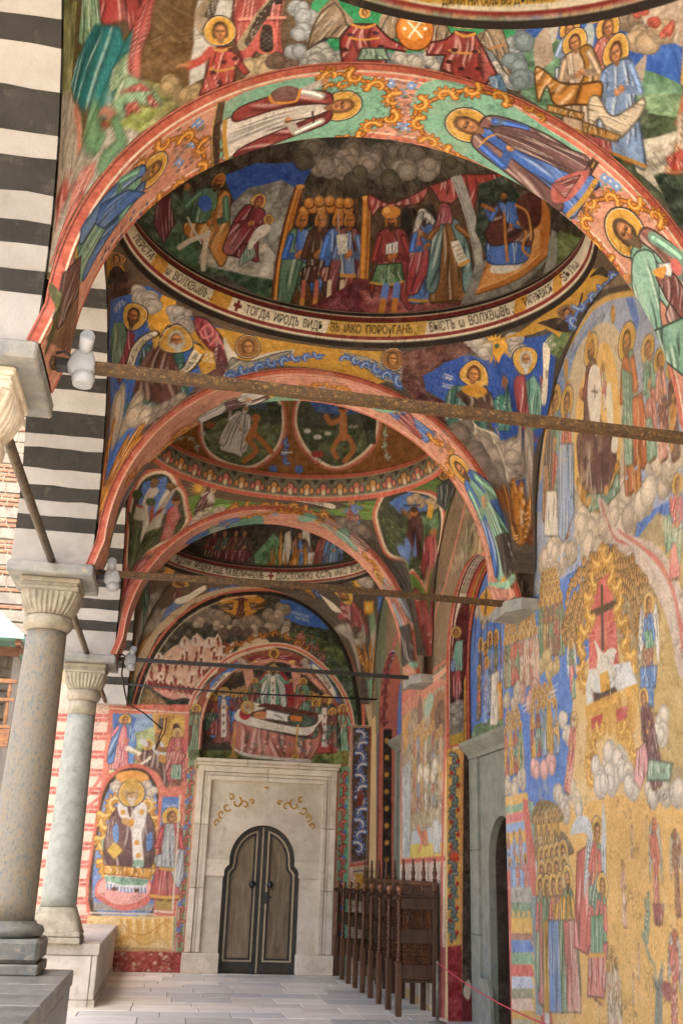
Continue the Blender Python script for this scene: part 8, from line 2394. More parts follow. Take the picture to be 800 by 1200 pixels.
DATA['B2'] = """
p|0.74 0.01 -0 1.04|-535 563 195 192 297 81 312 2 259 -73 267 -205 -182 1 -309 5 -272 -7 -280 3|7a4a1c|0.1
s|0.68 0.21 -0.16 1.05|-365 671 -19 73 113 62 212 11 59 -62 -11 -83 -95 -70 -114 -14 -99 27|b8604c|0.1
s|0.68 0.21 -0.16 1.05|-355 674 -13 66 105 61 193 11 58 -58 -10 -78 -88 -67 -106 -12 -96 24|e0c9a8|0.1
s|0.68 0.22 -0.16 1.05|-344 676 -10 63 99 58 178 9 54 -52 -10 -74 -81 -64 -96 -9 -92 19|36402c|0.1
g|0.7 0.17 -0.16 1.05|-330 660 51 60 144 23 116 -13 -20 -53 -76 -59 -96 -8 -88 17|4d5a38
p|0.61 0.27 -0.13 1.03|-309 781 232 25 42 -30 -148 -11|3a4a5c|0.1
f|0.68 0.23 -0.17 1.05|-214 631 27 143|d2cfc6|c4bdb0|halo=0,pose=1,beard=c8c4ba,hair=b8b4a8,wd=1.3
l|0.68 0.18 -0.14 1.05|-135 719 -19 -38|b06a34|0.0872|1
l|0.72 0.13 -0.14 1.05|-154 681 41 -26 -43 -35|a8622e|0.0755|1
l|0.71 0.13 -0.11 1.05|-122 697 40 -19 31 -21|a8622e|0.0748|1
e|0.65 0.22 -0.13 1.04|-135 743|a8622e|0.0619|1.0
l|0.68 0.19 -0.13 1.05|-131 731 -3 -40|a8622e|0.0746|1
e|0.67 0.3 -0.24 1.07|-320 692|8a4a2a|0.0771|0.7
e|0.68 0.25 -0.26 1.09|-339 663|b8b4a8|0.0391|1.0
g|0.63 0.16 -0.09 1.04|-113 793 83 -4 9 -47 -47 8|2c3826
s|0.69 -0.07 0.03 1.06|23 756 33 73 172 19 176 -59 -5 -82 -68 -63 -118 -33 -101 30 -62 51|b8604c|0.1
s|0.69 -0.07 0.03 1.06|34 757 31 65 160 18 169 -55 -6 -77 -63 -56 -112 -34 -95 30 -57 49|e0c9a8|0.1
s|0.69 -0.08 0.03 1.06|45 757 29 58 148 18 158 -51 -2 -72 -59 -50 -106 -35 -88 31 -54 46|333a28|0.1
p|0.63 -0.16 0.05 1.06|91 815 245 -13 46 -39 -138 3 -114 12|33528a|0.1
g|0.72 -0.05 0.04 1.06|55 734 181 -12 145 -1 -62 -59 -106 -34 -85 28|3d4a30
l|0.68 -0.12 0.06 1.07|250 761 -9 -56|b06a34|0.1122|1
e|0.64 -0.18 0.06 1.06|255 780|a8622e|0.0686|1.0
e|0.63 -0.19 0.06 1.06|257 787|3a2414|0.0624|0.7
l|0.66 -0.1 0.03 1.06|234 753 -39 -8 -20 19|a8622e|0.0744|1
l|0.74 -0.06 0.07 1.06|262 704 17 -34 -36 -31|a8622e|0.0757|1
l|0.73 -0.04 0.04 1.06|227 706 -30 -32 13 -24|a8622e|0.0752|1
e|0.7 -0.01 -0 1.05|135 708|c8c4b8|0.062|0.6
e|0.68 0.02 -0.02 1.05|92 724|c8c4b8|0.0494|0.7
e|0.69 -0.05 0.02 1.06|178 717|b5b0a0|0.0496|0.6
e|0.73 0.01 -0 1.04|135 660|8a2c22|0.1001|0.5
t|0.69 -0.15 0.08 1.07|266 732 44 -3|КАИН|0.0502|c8c0ac|0.72
g|0.69 -0.2 0.13 1.08|328 784 59 -29 -17 -80 -35 4|232a1c
w|0.72 0.07 -0.06 1.04|14 625 -10 36 3 43|0.1372|3|4a72bc|c4d2e4|22305a|1
l|0.72 0.07 -0.06 1.04|-9 660 41 2|d8cfb8|0.0249|1
e|0.75 0.07 -0.09 1.02|-39 609|3f60a8|0.0635|1.0
e|0.75 0.05 -0.04 1.02|63 615|3f60a8|0.0633|1.0
w|0.72 -0.14 0.18 1.11|417 621 -12 49 19 45|0.118|3|9db49a|e0dcc4|4a3a1c|1
w|0.69 0.15 -0.32 1.15|-485 588 66 45 52 -1 21 -28|0.11|4|a8b29a|e0dcc4|4a3a1c|1
p|0.79 0 0 0.05|-495 298 220 100 312 -368 256 464 342 20 -65 -514 -96 4 -152 314 -316 -348 -262 30 -116 133|557a34|0.1
g|0.91 0.01 0.14 0.08|-304 345 216 -330 94 -45 -155 30 -108 43|6a9038
g|0.99 -0.37 0.08 0.71|228 467 235 45 126 9 -162 -70 -150 -96|6a9038
f|1.11 0.1 0.14 0.19|-242 0 -23 537|c8bdb0|5a3438|pose=1,beard=b8b8ae,hair=aaa89e,wd=1.4,cut=0.25
f|1.06 -0.05 -0.35 0.22|245 0 23 539|5f7fb8|8a4a40|pose=2,beard=8a7a60,hair=6a5a44,wd=1.3,cut=0.25
c|0.89 0.01 0.42 0.13|-256 0|a89a8a|0.075
c|0.84 0.01 0.36 0.11|-242 0|a89a8a|0.074
c|0.74 0.01 0.23 0.08|-201 0|a89a8a|0.073
c|0.96 0.01 0.53 0.16|-275 0|a89a8a|0.076
c|1.1 -0 -0.68 0.18|240 35|7d7264|0.108
c|1.21 -0.03 -0.75 0.27|276 128|7d7264|0.11
c|1.02 0 -0.57 0.14|214 20|7d7264|0.106
t|0.72 0.22 -0.13 1.08|-182 520 83 5|ПРАВЕДНЫЙ НОЕ|0.0427|2c3018|0.72
s|0.93 -0.01 -0.05 0.08|68 532 122 -72 -4 -140 -111 158|e0d6be|0.1
t|0.94 -0.01 -0.04 0.08|82 523 94 -119|ПАМЯТЬ ПРАВ|0.0452|3a2a1c|0.72
t|0.97 -0.17 0.01 0.3|290 471 33 19|АВР|0.0514|2c3018|0.72
w|0.77 0 0 0.05|-185 -30 80 0 79 46 63 153 78 -147 75 -22|0.1725|7|b8782c|e2ac58|3a200e|1
gl|0.95 0.29 -0.17 0.27|-316 477|0.059|0.1622|d9a83c|9
gl|0.75 -0.47 0.37 0.64|415 504|0.0534|0.1468|d9b84c|9
s|3.39 0 0 0.76|-441 0 -74 80 -24 258 58 187 137 -86 64 -326 -24 -113 -48 13 -32 111|c0604a|0.1
s|5.94 0 0 0.85|-423 86 -68 58 -29 198 46 169 127 -87 58 -292 -15 -132 -48 39 -30 91|e0c9a8|0.1
s|17.2 0 0 0.91|-418 118 -59 54 -28 175 43 140 112 -77 52 -259 -8 -149 -48 63 -31 92|2f3526|0.1
p|0.24 0.47 -1.59 0.68|-499 332 48 152 102 -96 18 -141 -80 78 -36 -102|4f74b4|0.1
s|0.26 0.43 -1.28 0.59|-417 259 -34 37 -7 83 32 24 4 -79 22 -20|c4baa8|0.1
s|2.02 0.67 1.21 0.89|-386 333 -21 87 1 61 26 -33 10 -93 8 -84|c4baa8|0.1
g|3.34 0 0 0.65|-492 85 81 240 103 -114 4 -211 -49 58 -58 88|3a4226
c|0.42 0.41 -0.66 0.37|-458 408|7a5a34|0.071
c|0.51 0.52 -0.69 0.52|-406 461|7a5a34|0.066
p|0.13 0.39 -1.76 0.67|-462 227 31 88 27 -24 -43 -110|b5ae9c|0.1
p|2.92 0 0 0.73|-431 315 68 6 12 -148 -57 105|b5ae9c|0.1
k|1.76 0.18 0.99 0.46|-356 294 18 32 28 -154 -9 -172 -23 55 -1 135|a84c48|5|-0.03|1.0|0
e|1.44 0.35 0.34 0.46|-349 354|9a6236|0.0761|1.0
e|1.39 0.38 0.29 0.48|-355 378|3a2414|0.0767|0.7
l|0.14 0.36 -1.51 0.59|-462 227 23 47|8a3a24|0.0498|1
l|2.73 0 0 0.75|-407 342 32 -24|8a3a24|0.1154|1
e|0.15 0.29 -1.21 0.46|-488 239|3a4a24|0.1015|1.0
e|0.27 0.45 -1.28 0.6|-424 339|3a4a24|0.0884|0.8
t|18.23 0 0 0.92|-416 202 42 -30|АВЕЛЬ|0.1382|b8b090|0.72
s|0.6 -0.31 2.59 0.71|316 348 64 181 96 9 78 -138 -20 -328 -60 -68 -48 113 -36 118 -63 -171|c0604a|0.1
s|0.6 -0.32 2.46 0.7|325 357 63 165 89 9 62 -140 -16 -266 -49 -114 -51 136 -30 96 -62 -151|e0c9a8|0.1
s|0.61 -0.33 2.35 0.69|333 365 56 145 88 14 51 -146 -15 -216 -42 -116 -48 117 -27 88 -58 -124|2f3526|0.1
p|0.65 -0.38 0.62 0.37|400 492 95 10 38 -201 -51 10 -66 122|4a70b0|0.1
g|5.37 0 0 0.91|341 373 101 35 59 -259 -40 -73 -41 109 -24 71 -57 -116|364428
g|0.54 -0.28 1.38 0.46|412 427 97 -205 -25 -107 -59 187|4a6a44
c|0.61 -0.34 0.63 0.3|490 382|b09a7c|0.089
c|0.52 -0.26 0.77 0.25|512 305|b09a7c|0.089
c|0.7 -0.4 0.48 0.33|478 442|b09a7c|0.09
p|0.52 -0.26 0.93 0.31|508 340 4 -58 -33 -45 -11 48|d9a83c|0.1
s|0.62 -0.36 2.07 0.68|418 383 38 -27 -15 -81 -22 -3 -21 56|4a2a28|0.1
e|0.62 -0.37 0.89 0.47|446 378|a8622e|0.0707|1.0
e|0.63 -0.37 0.79 0.44|451 386|3a2414|0.071|0.7
l|0.65 -0.4 1.19 0.59|427 383 -5 47|8a5c34|0.055|1
l|0.65 -0.38 0.66 0.41|436 440 41 -65|3a3a3a|0.0286|1
l|3.78 0 0 0.77|402 329 -34 -112|5f82c4|0.1786|1
l|1.52 -0.3 -0.06 0.9|415 318 -6 -23|5f82c4|0.0624|1
k|0.6 -0.24 3.35 0.75|436 243 32 -93 -12 -110 -30 80 -16 143 10 -18|a84448|5|0.01|1.0|0
e|0.52 -0.2 1.93 0.48|464 174|9a6236|0.0738|1.0
a|4.1 0 0 0.65|-394 63 -5 79 22 -78 10 -64 7 0 -18 4|0.2365|9a3432|cf7464|3a1412
p|1.73 -0.04 -0.12 1.02|317 25 69 169 54 -183 -14 -11 -17 117 -47 -111|3c3a34|0.1
a|1.91 -0.09 -0.13 1.02|411 -30 -16 219 11 -24 13 -71 3 -83|0.1338|9a3432|cf7464|3a1412
k|1.94 -0.05 -0.13 1.02|401 190 29 -186 -19 -4 -6 -2|8a2c28|5|0.05|1.0|0
h|0.47 -0.28 0.5 0.04|671 462 38 60|1|hair=3a2414
k|0.43 -0.16 0.73 0.12|588 390 52 -18 -46 -337 -60 37 -8 187|3c4648|4|0.03|1.0|0
ring||0 0|B2
"""
DATA['B3'] = """
p|0.77 0.06 -0.02 1.04|-477 548 188 131 352 95 370 -77 194 -172 -203 4 -262 2 -341 17|2e2a22|0.15
g|0.76 0.06 -0.03 1.04|-55 632 166 68 66 -60 -14 -82 -214 2|35402c
f|0.73 0.12 -0.16 1.08|-220 537 -20 165|7d3034|5a3428|halo=0,pose=3,wd=1.1
f|0.74 0.12 -0.13 1.07|-169 543 -17 166|3a5a48|6a2f30|halo=0,pose=3,wd=1.1
f|0.74 0.11 -0.11 1.05|-114 549 -14 167|6a4a34|7d3434|halo=0,pose=3,wd=1.1
f|0.74 0.1 -0.09 1.05|-71 552 -12 168|4a3a30|6a2c2c|halo=0,pose=3,wd=1.1
g|0.75 0.06 -0.03 1.04|-22 634 88 80 72 -44 -1 -102 -146 2|4f7a52
p|0.74 0.01 -0 1.06|115 609 14 106 27 9 10 -121|c8c0b0|0.1
p|0.74 -0.03 0.04 1.08|208 609 13 120 38 4 -5 -140|c8c0b0|0.1
f|0.76 0.01 0.03 1.06|205 543 1 180|4a72bc|3a2a24|halo=0,pose=3,wd=1.1
f|0.77 0.04 0.05 1.07|261 541 -2 126|d2cdc4|c4bdb0|halo=0,pose=3,wd=1.1
f|0.75 -0.01 0.09 1.1|326 537 9 179|9a4a40|7a342e|halo=0,pose=3,wd=1.1
f|0.74 -0.01 0.12 1.13|370 534 12 178|5f8ac0|3a4a6a|halo=0,pose=3,wd=1.1
c|4.58 0 0 0.8|-400 285|8f8478|0.161
c|2.36 0.22 2.14 0.62|-344 130|8f8478|0.153
c|0.16 0.51 -2.29 0.77|-407 325|8f8478|0.14
c|5.18 0 0 0.81|-400 242|8f8478|0.175
c|3.04 0 0 0.7|-409 186|a59a8a|0.213
c|2.66 0.15 3.24 0.7|-351 59|a59a8a|0.178
c|1.5 0.03 1.58 0.33|-330 0|a59a8a|0.111
c|1.33 0.03 1.2 0.26|-315 0|a59a8a|0.106
p|-0 0.42 -2.68 0.84|-461 177 12 112 84 -87 -50 15|4a6a54|0.1
k|0.09 0.41 -1.89 0.69|-465 249 47 46 16 -36 -42 -68|3f6a48|3|0.01|1.0|0
k|1.67 0.06 1.14 0.3|-330 0 9 122 32 44 36 -166 -25 0 -41 0|4a6fb4|5|0.88|0.48|0
h|1.23 0.56 0.07 0.48|-337 416 -35 76|1|hair=4a3220,skin=a06a3c,beard=4a3220
k|1.64 0.17 0.73 0.33|-332 326 29 -10 31 -289 -26 62|6a3a34|3|-0.2|0.98|0
s|1.37 0.09 0.47 0.2|-304 177 40 -7 39 162 14 -191 -42 -141 -39 71|e0d6be|0.1
gl|0.66 0.53 -0.36 0.32|-449 499|0.0608|0.1419|c98a34|8
s|0.56 0.53 -0.49 0.41|-455 443 21 87 26 -63 -11 -44|c98a34|0.1
gl|0.83 -0.48 0.3 0.21|511 498|0.1197|0.2393|d9a83c|10
c|0.68 -0.34 0.16 1.21|464 530|b5aca0|0.122
c|0.63 -0.34 0.2 1.26|523 538|b5aca0|0.129
c|0.64 -0.38 0.46 0.18|528 418|b5aca0|0.158
k|1.45 -0.27 -0.05 0.87|317 163 37 219 54 43 12 -112 -2 -109 -35 105|9a4a48|5|0.15|0.99|0
h|0.7 -0.48 0.96 0.7|387 450 18 31|1|hair=5a3a20,beard=4a3424,skin=a06a3c
s|1.41 -0.18 -0.69 0.43|279 386 15 -35 39 -49 7 -28 -37 -51|e0d6be|0.1
p|0.5 -0.28 1.69 0.5|441 324 34 -106 -25 -54 -30 125|b8742a|0.1
p|0.5 -0.28 1.68 0.5|443 304 22 -71 -17 -35 -21 79|d9a83c|0.1
c|3.19 0 0 0.66|358 180|a59a8c|0.241
c|1.62 -0.23 -0.08 0.92|391 245|a59a8c|0.128
c|3.4 0 0 0.52|429 99|a59a8c|0.239
c|1.98 -0.11 -2.63 0.71|337 136|a59a8c|0.182
p|0.39 -0.09 1.49 0.22|525 239 52 -239 -96 0 -10 114|3a5c9a|0.1
p|0.55 -0.22 3.46 0.71|431 230 22 -60 -13 -105 -20 108|6a8a6a|0.1
w|0.91 0 0 0.05|-197 0 59 -30 57 410|0.1575|4|4a70b4|b8cbe4|22356a|1
w|1.17 -0.14 -0.19 0.26|246 466 33 -133|0.1643|2|4a70b4|b8cbe4|22356a|1
w|0.82 0 0 0.12|-57 86 136 444 144 -19 26 -221|0.2241|6|b8782c|e2ac58|3a200e|1
a|5.27 0 0 0.67|-375 1 -32 91 41 -38 14 -54 -4 0|0.2247|c27a28|e8b45a|4a2410
a|7.72 0 0 0.81|393 113 -18 96 16 9 24 -63 15 -140|0.259|c27a28|e8b45a|4a2410
p|10.84 0 0 0.92|386 106 29 -72 -22 -34 1 -13|6f9a80|0.1
ring||0 0|B3
t|0.72 0.13 -0.12 1.02|-444 557 173 0 220 0 103 0|АДОНИ . ѲЕЩКИ ВЩЕ ТА ВЕЛИЧАЕМЪ –|0.1115|231712|0.72
t|0.74 0.05 -0.03 1|48 557 38 0|✝|0.1411|6f1f1c|0.72
t|0.72 -0.04 0.09 1.06|90 557 159 0 184 0 163 0|ДОСТОЙНО  ЄСТЬ  IАКО  ВОИСТ|0.1157|231712|0.72
"""
DATA['A1'] = """
s||361 109 80 8 80 -3 46 -5 33 -39 -15 -50 -45 -20 -88 0 -80 0 -17 54|74a68c|0.06
s||623 59 10 56 66 10 101 -13 71 -8 -7 -74 -17 -28 -81 -2 -69 9 -49 24|74a68c|0.06
p||352 117 11 -3 -4 -62 3 -52 -14 0 -4 53|3a2a1c|0.1
l||351 114 -5 -54 5 -60|c8a04a|0.0087|1
p||871 114 12 1 -1 -56 -10 -59 -18 0 14 46|3a2a1c|0.1
l||877 109 1 -54 -15 -55|c8a04a|0.008|1
e||638 -18 -33 103 -11 -53 24 -8 -4 -2 0 -37 6 84 -1 -35 -19 14 19 40 12 -51 -8 43 -18 -94 19 80 -38 24 27 -7 22 -32 -32 -16 15 -35 13 59 -7 -25 16 -34 -53 70 24 11 -6 25 25 -49|6b5a54|0.0176|0.6
e||292 59 11 28 10 -2 -15 -47 28 48 5 -3 -25 -54 16 37 -14 3 -15 -38 -5 50 42 -27 14 3 2 -54 -19 12 1 -34 5 61 -19 -2 -5 52 21 -28 -15 -32 -21 74 -2 -41 14 15 18 -93 -24 86|6b5a54|0.0195|0.6
e||906 34 -33 -45 4 47 -1 -12 20 19 7 -50 -1 53 -15 -12 -5 -17 24 -31 -40 48 8 5 -2 -39 2 0 17 0 1 56 -8 -56 6 30 16 -9 -21 1 -21 -31 10 9 9 42 0 3 -11 -45 22 -1|6b5a54|0.0181|0.6
e||624 33 -17 -43 -10 49 46 -29 -15 56 1 -44 -21 -22 21 68 -6 -2 -15 -38 -7 -13 26 72 -7 23 2 -23 9 -17 -13 46 -13 -128 15 66 -37 39 12 16 47 -80 -4 8 -44 69 18 -1 1 -43 -12 45|8a6a62|0.0174|0.6
e||289 73 -3 1 7 14 1 -23 14 17 -10 -20 42 -16 -46 38 5 -23 34 -23 -37 45 12 -18 11 -76 0 51 10 -6 5 19 -7 -45 -32 52 12 35 -20 -40 5 0 -2 28 -4 -10 46 -7 -3 -77 -27 77|8a6a62|0.0195|0.6
e||902 -14 -28 14 -13 22 37 41 13 -33 -15 -47 -8 54 -11 -5 32 -6 -16 21 -8 -11 20 -12 8 11 -12 -18 -31 -17 -9 -6 20 6 -5 0 29 45 -14 11 -32 -28 -3 -3 36 29 -7 -19 -18 -42 17 7|8a6a62|0.0181|0.6
e||610 44 9 -2 -14 42 2 -80 -10 57 31 -10 13 -28 -38 79 13 -41 13 -4 1 -37 -9 -7 -1 88 22 -86 -18 65 -32 19 24 -88 -23 103 0 -9 32 -81|b08a7e|0.0174|0.6
e||340 72 -33 18 40 -97 -29 23 15 -36 -19 87 36 -71 -28 25 15 -36 -49 118 3 -39 37 10 -13 12 13 -62 -38 11 34 44 -19 9 26 -77 -36 83 29 -74|b08a7e|0.0196|0.6
e||896 34 -25 -34 19 -5 5 19 15 24 -10 12 -26 -50 5 0 -4 39 6 -38 1 -10 -5 9 11 0 -14 0 9 24 -18 -24 27 54 -19 -13 46 -17 -25 6|b08a7e|0.0182|0.6
e||612 85 -12 -2 7 -18 -12 -2 37 -41 -12 -3 16 12 -12 -3 -4 -1 -12 -2 14 74 -12 -2 -15 2 -12 -2|5a7a62|0.016|0.6
e||602 89 6 1 -4 4 2 -9 -9 -15 6 1 -4 4 2 -9 21 -40 6 2 -4 4 6 -52 -4 55 6 2 -4 4 2 -10 -20 1 6 1 -4 4 2 -9 -2 75 7 2 -5 3 2 -8 -31 3 6 1 -4 4 2 -9|6f8fc0|0.0173|1
e||605 90 -5 -20 25 -43 4 9 -16 -4 2 72 -27 0|d8d8d0|0.0099|1
e||325 85 -15 9 7 -20 -15 11 30 3 -15 9 2 -118 -33 67 38 9 -16 10|5a7a62|0.0177|0.6
e||314 98 8 -5 -4 7 0 -10 -12 -2 9 -6 -5 8 1 -10 10 21 8 -5 -5 7 1 -9 -35 -45 9 -6 -5 8 1 -10 17 27 9 -5 -5 7 1 -9|6f8fc0|0.019|1
e||318 95 -8 -10 15 13 -30 -52 21 20|d8d8d0|0.0109|1
e||916 104 -11 -11 1 8 -10 -11 30 14 -11 -11 -17 -107 -8 18 -2 -17 -9 10 32 -5 -9 8 1 85 -11 -10|5a7a62|0.0162|0.6
e||905 100 6 6 -5 0 4 -6 -14 -2 6 5 -5 1 4 -7 15 3 6 7 -5 0 4 -7 -30 -88 2 -29 -1 36 4 -7 -16 -1 7 7 -5 0 3 -7 16 -16 5 -6 -2 23 2 -16 -13 86 6 6 -5 0 3 -6|6f8fc0|0.0174|1
e||908 103 -9 -2 20 3 -28 -118 -10 1 23 5 -8 93|d8d8d0|0.0101|1
w||490 111 31 6 36 -15 27 -9 13 -20 5 -31 -20 -9 -18 -32 -30 -1|0.1768|7|c27a28|e8b45a|4a2610|1
w||745 127 -45 -5 -31 -15 -23 -23 -15 -20 13 -32 28 -25 27 -6 21 -1|0.1746|7|c27a28|e8b45a|4a2610|-1
w||206 94 37 2 34 2 33 -16 24 -44 -4 -38 -32 0 -37 0 -35 0|0.1808|7|c27a28|e8b45a|4a2610|1
w||1001 124 -40 -16 -40 -27 -20 -35 11 -31 27 -17 32 1 30 1|0.1698|7|c27a28|e8b45a|4a2610|-1
w||501 98 34 -2|0.091|2|c27a28|e8b45a|4a2610|1
w|1.01 0 0 1|795 124 -38 3|0.0884|2|c27a28|e8b45a|4a2610|-1
f||360 39 188 23|d4cdc2|8a3432|pose=1,hem=b98a3a,hair=6a4a2a,wd=1.25,hs=1.3,item=cross
s||429 102 19 6 19 -10 -4 -17 -27 4|6a4a44|0.1
l||427 96 9 -14 29 -5 4 20|c98a3a|0.0202|1
t||504 80 -3 21|СТЪ АГГЕЛЪ|0.033|3a4a3c|0.72
f||898 46 -215 16|3f66b4|7a5450|pose=3,hem=b98a3a,hair=5a3a22,wd=1.2,hs=1.25,item=cross
k||734 70 36 21 62 9 36 10 -2 -36 -45 -13 -50 -6|6a4a48|7|-0.99|-0.15|1
l||728 30 8 24 7 8|c98a3a|0.0134|1
s||844 42 33 51 -1 -58 -20 -27|b06058|0.1
k||841 33 29 45 -2 -51|8a4a48|4|-0.6|-0.8|0
t||735 67 10 25|МАРТИРЪ|0.0324|3a4a3c|0.72
f||64 81 204 -14|74a88e|5078b4|pose=0,hem=c9963c,hair=5a4026,beard=6a5236,skin=9a6a3c,wd=1.0,hs=1.15
k||145 110 57 -34 32 -37 -52 12 -34 10 -18 32|3f6ab0|5|0.96|-0.29|0
s||73 68 -41 12 -54 24 -14 -3 55 -116 43 44|7a5a44|0.1
k||39 123 48 -37 -22 -48 -78 51 -4 31|6a4a40|5|0.98|-0.19|0
s|1.04 0 0 1|10 132 12 -3 -47 -38 -23 1|4c4d2c|0.1
e|1.04 0 0 1|143 -14|2f4a78|0.0091|1.0
e||136 14|2f4a78|0.0152|1.0
e||154 13|2f4a78|0.0148|1.0
e||145 19|2f4a78|0.0149|1.0
e||162 19|2f4a78|0.0145|1.0
e||173 0|2f4a78|0.0146|1.0
e|1.03 0 0 1|183 -10|2f4a78|0.0093|1.0
e||183 5|2f4a78|0.0143|1.0
e||202 -4|2f4a78|0.0094|1.0
e|1.01 0 0 1|197 -5|2f4a78|0.0093|1.0
e||204 16|2f4a78|0.0138|1.0
e|1 0 0 0.79|216 0|2f4a78|0.0161|1.0
e||211 24|2f4a78|0.0136|1.0
e||224 7|2f4a78|0.0136|1.0
e||237 14|2f4a78|0.0134|1.0
e|1.02 0 0 1|239 -8|2f4a78|0.0095|1.0
f||1210 96 -271 -42|86b29c|8a5a50|pose=1,hair=4a3626,beard=4f3e2a,wd=1.0,hs=1.15,hem=c9963c
k||994 42 19 33 41 -28 37 -27 52 -1 -52 -19 -60 -2|86b29c|6|-0.88|0.48|1
k||1038 54 17 34 34 3 22 -28 -41 -12|6f3f3c|5|-0.73|0.68|0
k||1084 -18 24 83 63 7 1 -45 -45 -36|79a68e|5|-0.84|0.53|0
k||1028 70 16 29 11 -20 -10 -9|d0d4d0|3|-0.69|0.73|0
e||1051 97|c0625a|0.06|0.8
s||1029 54 10 27 8 -17|c98a3a|0.1
"""
DATA['A2'] = """
p||359 -12 55 72 73 -13 72 8 14 -41 -82 -16 -56 -3 -67 5|8f9a86|0.1
s||370 -10 44 61 67 -25 -47 -28 -64 2|6a5a4c|0.1
f||359 0 183 48|c9c6bc|6a4a48|pose=3,hair=5a3a22,wd=1.2,hs=1.2
f||886 62 -145 20|4a72bc|9a4a48|pose=3,hair=5a3a22,wd=1.2,hs=1.2
s||703 77 56 13 40 2 -30 -49 -49 -3|7aa88c|0.1
s||494 -14 66 61 25 -58 -57 10|7aa88c|0.1
w||560 47 42 27 44 12 38 -5|0.1637|5|c27a28|e8b45a|4a2610|1
e||627 64|6f8fc0|0.0398|1.0
e||619 45|6f8fc0|0.0336|1.0
w||144 87 64 -101 60 -1 34 53 20 -38 -37 0 -46 0|0.2607|6|c27a28|e8b45a|4a2610|1
w||886 62 28 26 36 -23 9 -65 -37 0|0.2316|5|c27a28|e8b45a|4a2610|-1
f|1 0 0 0.96|70 0 172 0|7a6a58|5a5f78|pose=0,hair=4a3220,beard=5a4630,wd=1.1,skin=8a5c34
s||18 25 89 -25 -14 0 -82 0 -52 0|6a6a54|0.1
f||1242 119 -292 -54|7fb094|4a72bc|pose=3,hair=5a4026,beard=4a3626,wd=1.1,hs=1.1,hem=c9963c
k||1141 82 6 53 68 8 45 -22 -51 -27|4a4038|6|-1.0|-0.06|0
s|1.04 0 0 1|1209 -20 43 109 -3 36 -21 10 12 -35|8fb898|0.1
e||884 91|6b5a54|0.0261|0.7
e||920 80|8a6a62|0.0265|0.7
e||930 92|6b5a54|0.0263|0.7
e||899 101|8a6a62|0.026|0.7
e||904 101|6b5a54|0.026|0.7
e||917 65|8a6a62|0.0267|0.7
e||917 54|6b5a54|0.0269|0.7
e|1.01 0 0 1|901 125|8a6a62|0.0188|0.7
e||918 91|6b5a54|0.0262|0.7
e||898 124|8a6a62|0.0188|0.7
e||918 109|6b5a54|0.0259|0.7
e||900 112|8a6a62|0.0258|0.7
e||881 97|6b5a54|0.026|0.7
e||893 86|8a6a62|0.0262|0.7
e||885 100|6b5a54|0.0259|0.7
e||918 87|8a6a62|0.0263|0.7
e||910 123|6b5a54|0.0188|0.7
e||916 94|8a6a62|0.0262|0.7
"""
DATA['A3'] = """
f||351 0 194 66|4a6aae|8fa08c|pose=3,wd=1.3,hs=1.2
s||354 18 90 -37 109 113 23 -105 -121 11|5f8a72|0.1
f||896 103 -183 20|c49a8c|7aa58c|pose=3,wd=1.3,hs=1.2
s||678 123 48 5 -22 -52 -24 -6|7aa58c|0.1
w||530 70 48 22 58 27 50 1|0.1951|5|c27a28|e8b45a|4a2610|1
e||607 88|6f8fc0|0.0528|1.0
w||224 -2 45 2 55 0|0.1154|4|c27a28|e8b45a|4a2610|1
f||133 0 112 0|7a6a5a|5a6a78|wd=1.2
w||902 82 43 1 36 -32|0.2333|4|c27a28|e8b45a|4a2610|-1
f||1167 106 -211 -56|b87a6a|8a9aa8|wd=1.2,hs=1.2
k||1126 32 14 94 102 2 -7 -146|4a4440|4|-0.94|-0.34|0
s|1.04 0 0 1|1240 72 23 50 -24 16 5 -16|7fae98|0.1
"""

def get(k): return DATA.get(k, '')
for key, lab in (('B0', 'painted domed vault overhead at the top edge with angels on green and blue'), ('B1', 'painted domed vault with the large Cyrillic ring inscription and crowned figures'),
                 ('B2', 'painted domed vault with round medallions and an acanthus ring'), ('B3', 'small far painted domed vault with Cyrillic ring above the door lunette')):
    cv = vault_canvas(key); cv.seed = 100 * int(key[1]) + 3; vault_base(cv, key); paint(cv, get(key)); cv.M = np.diag([1, .8]); cv.age(.07 if key in ('B0', 'B1') else .14, .22, 'b0957a', 11 + int(key[1])); cv.M = np.eye(2)
    t = thing('domed_vault', lab, 'vault', (VAULTS[key][1], VAULTS[key][0], 4.45), 'domed vaults of the gallery'); q = UP / 2
    sheet(cv, lambda u, v, k=key: surf_pt(k, u, v), [('dome', lambda u, v: v > 3.0, None), ('inscription_ring' if key != 'B2' else 'ornament_ring', lambda u, v: v > 2.6, None),
          ('pendentive', lambda u, v: (u > 0) & (u < q), None), ('pendentive', lambda u, v: (u <= 0) & (u > -q), None), ('pendentive', lambda u, v: u >= q, None), ('pendentive', None, None)], t, True)
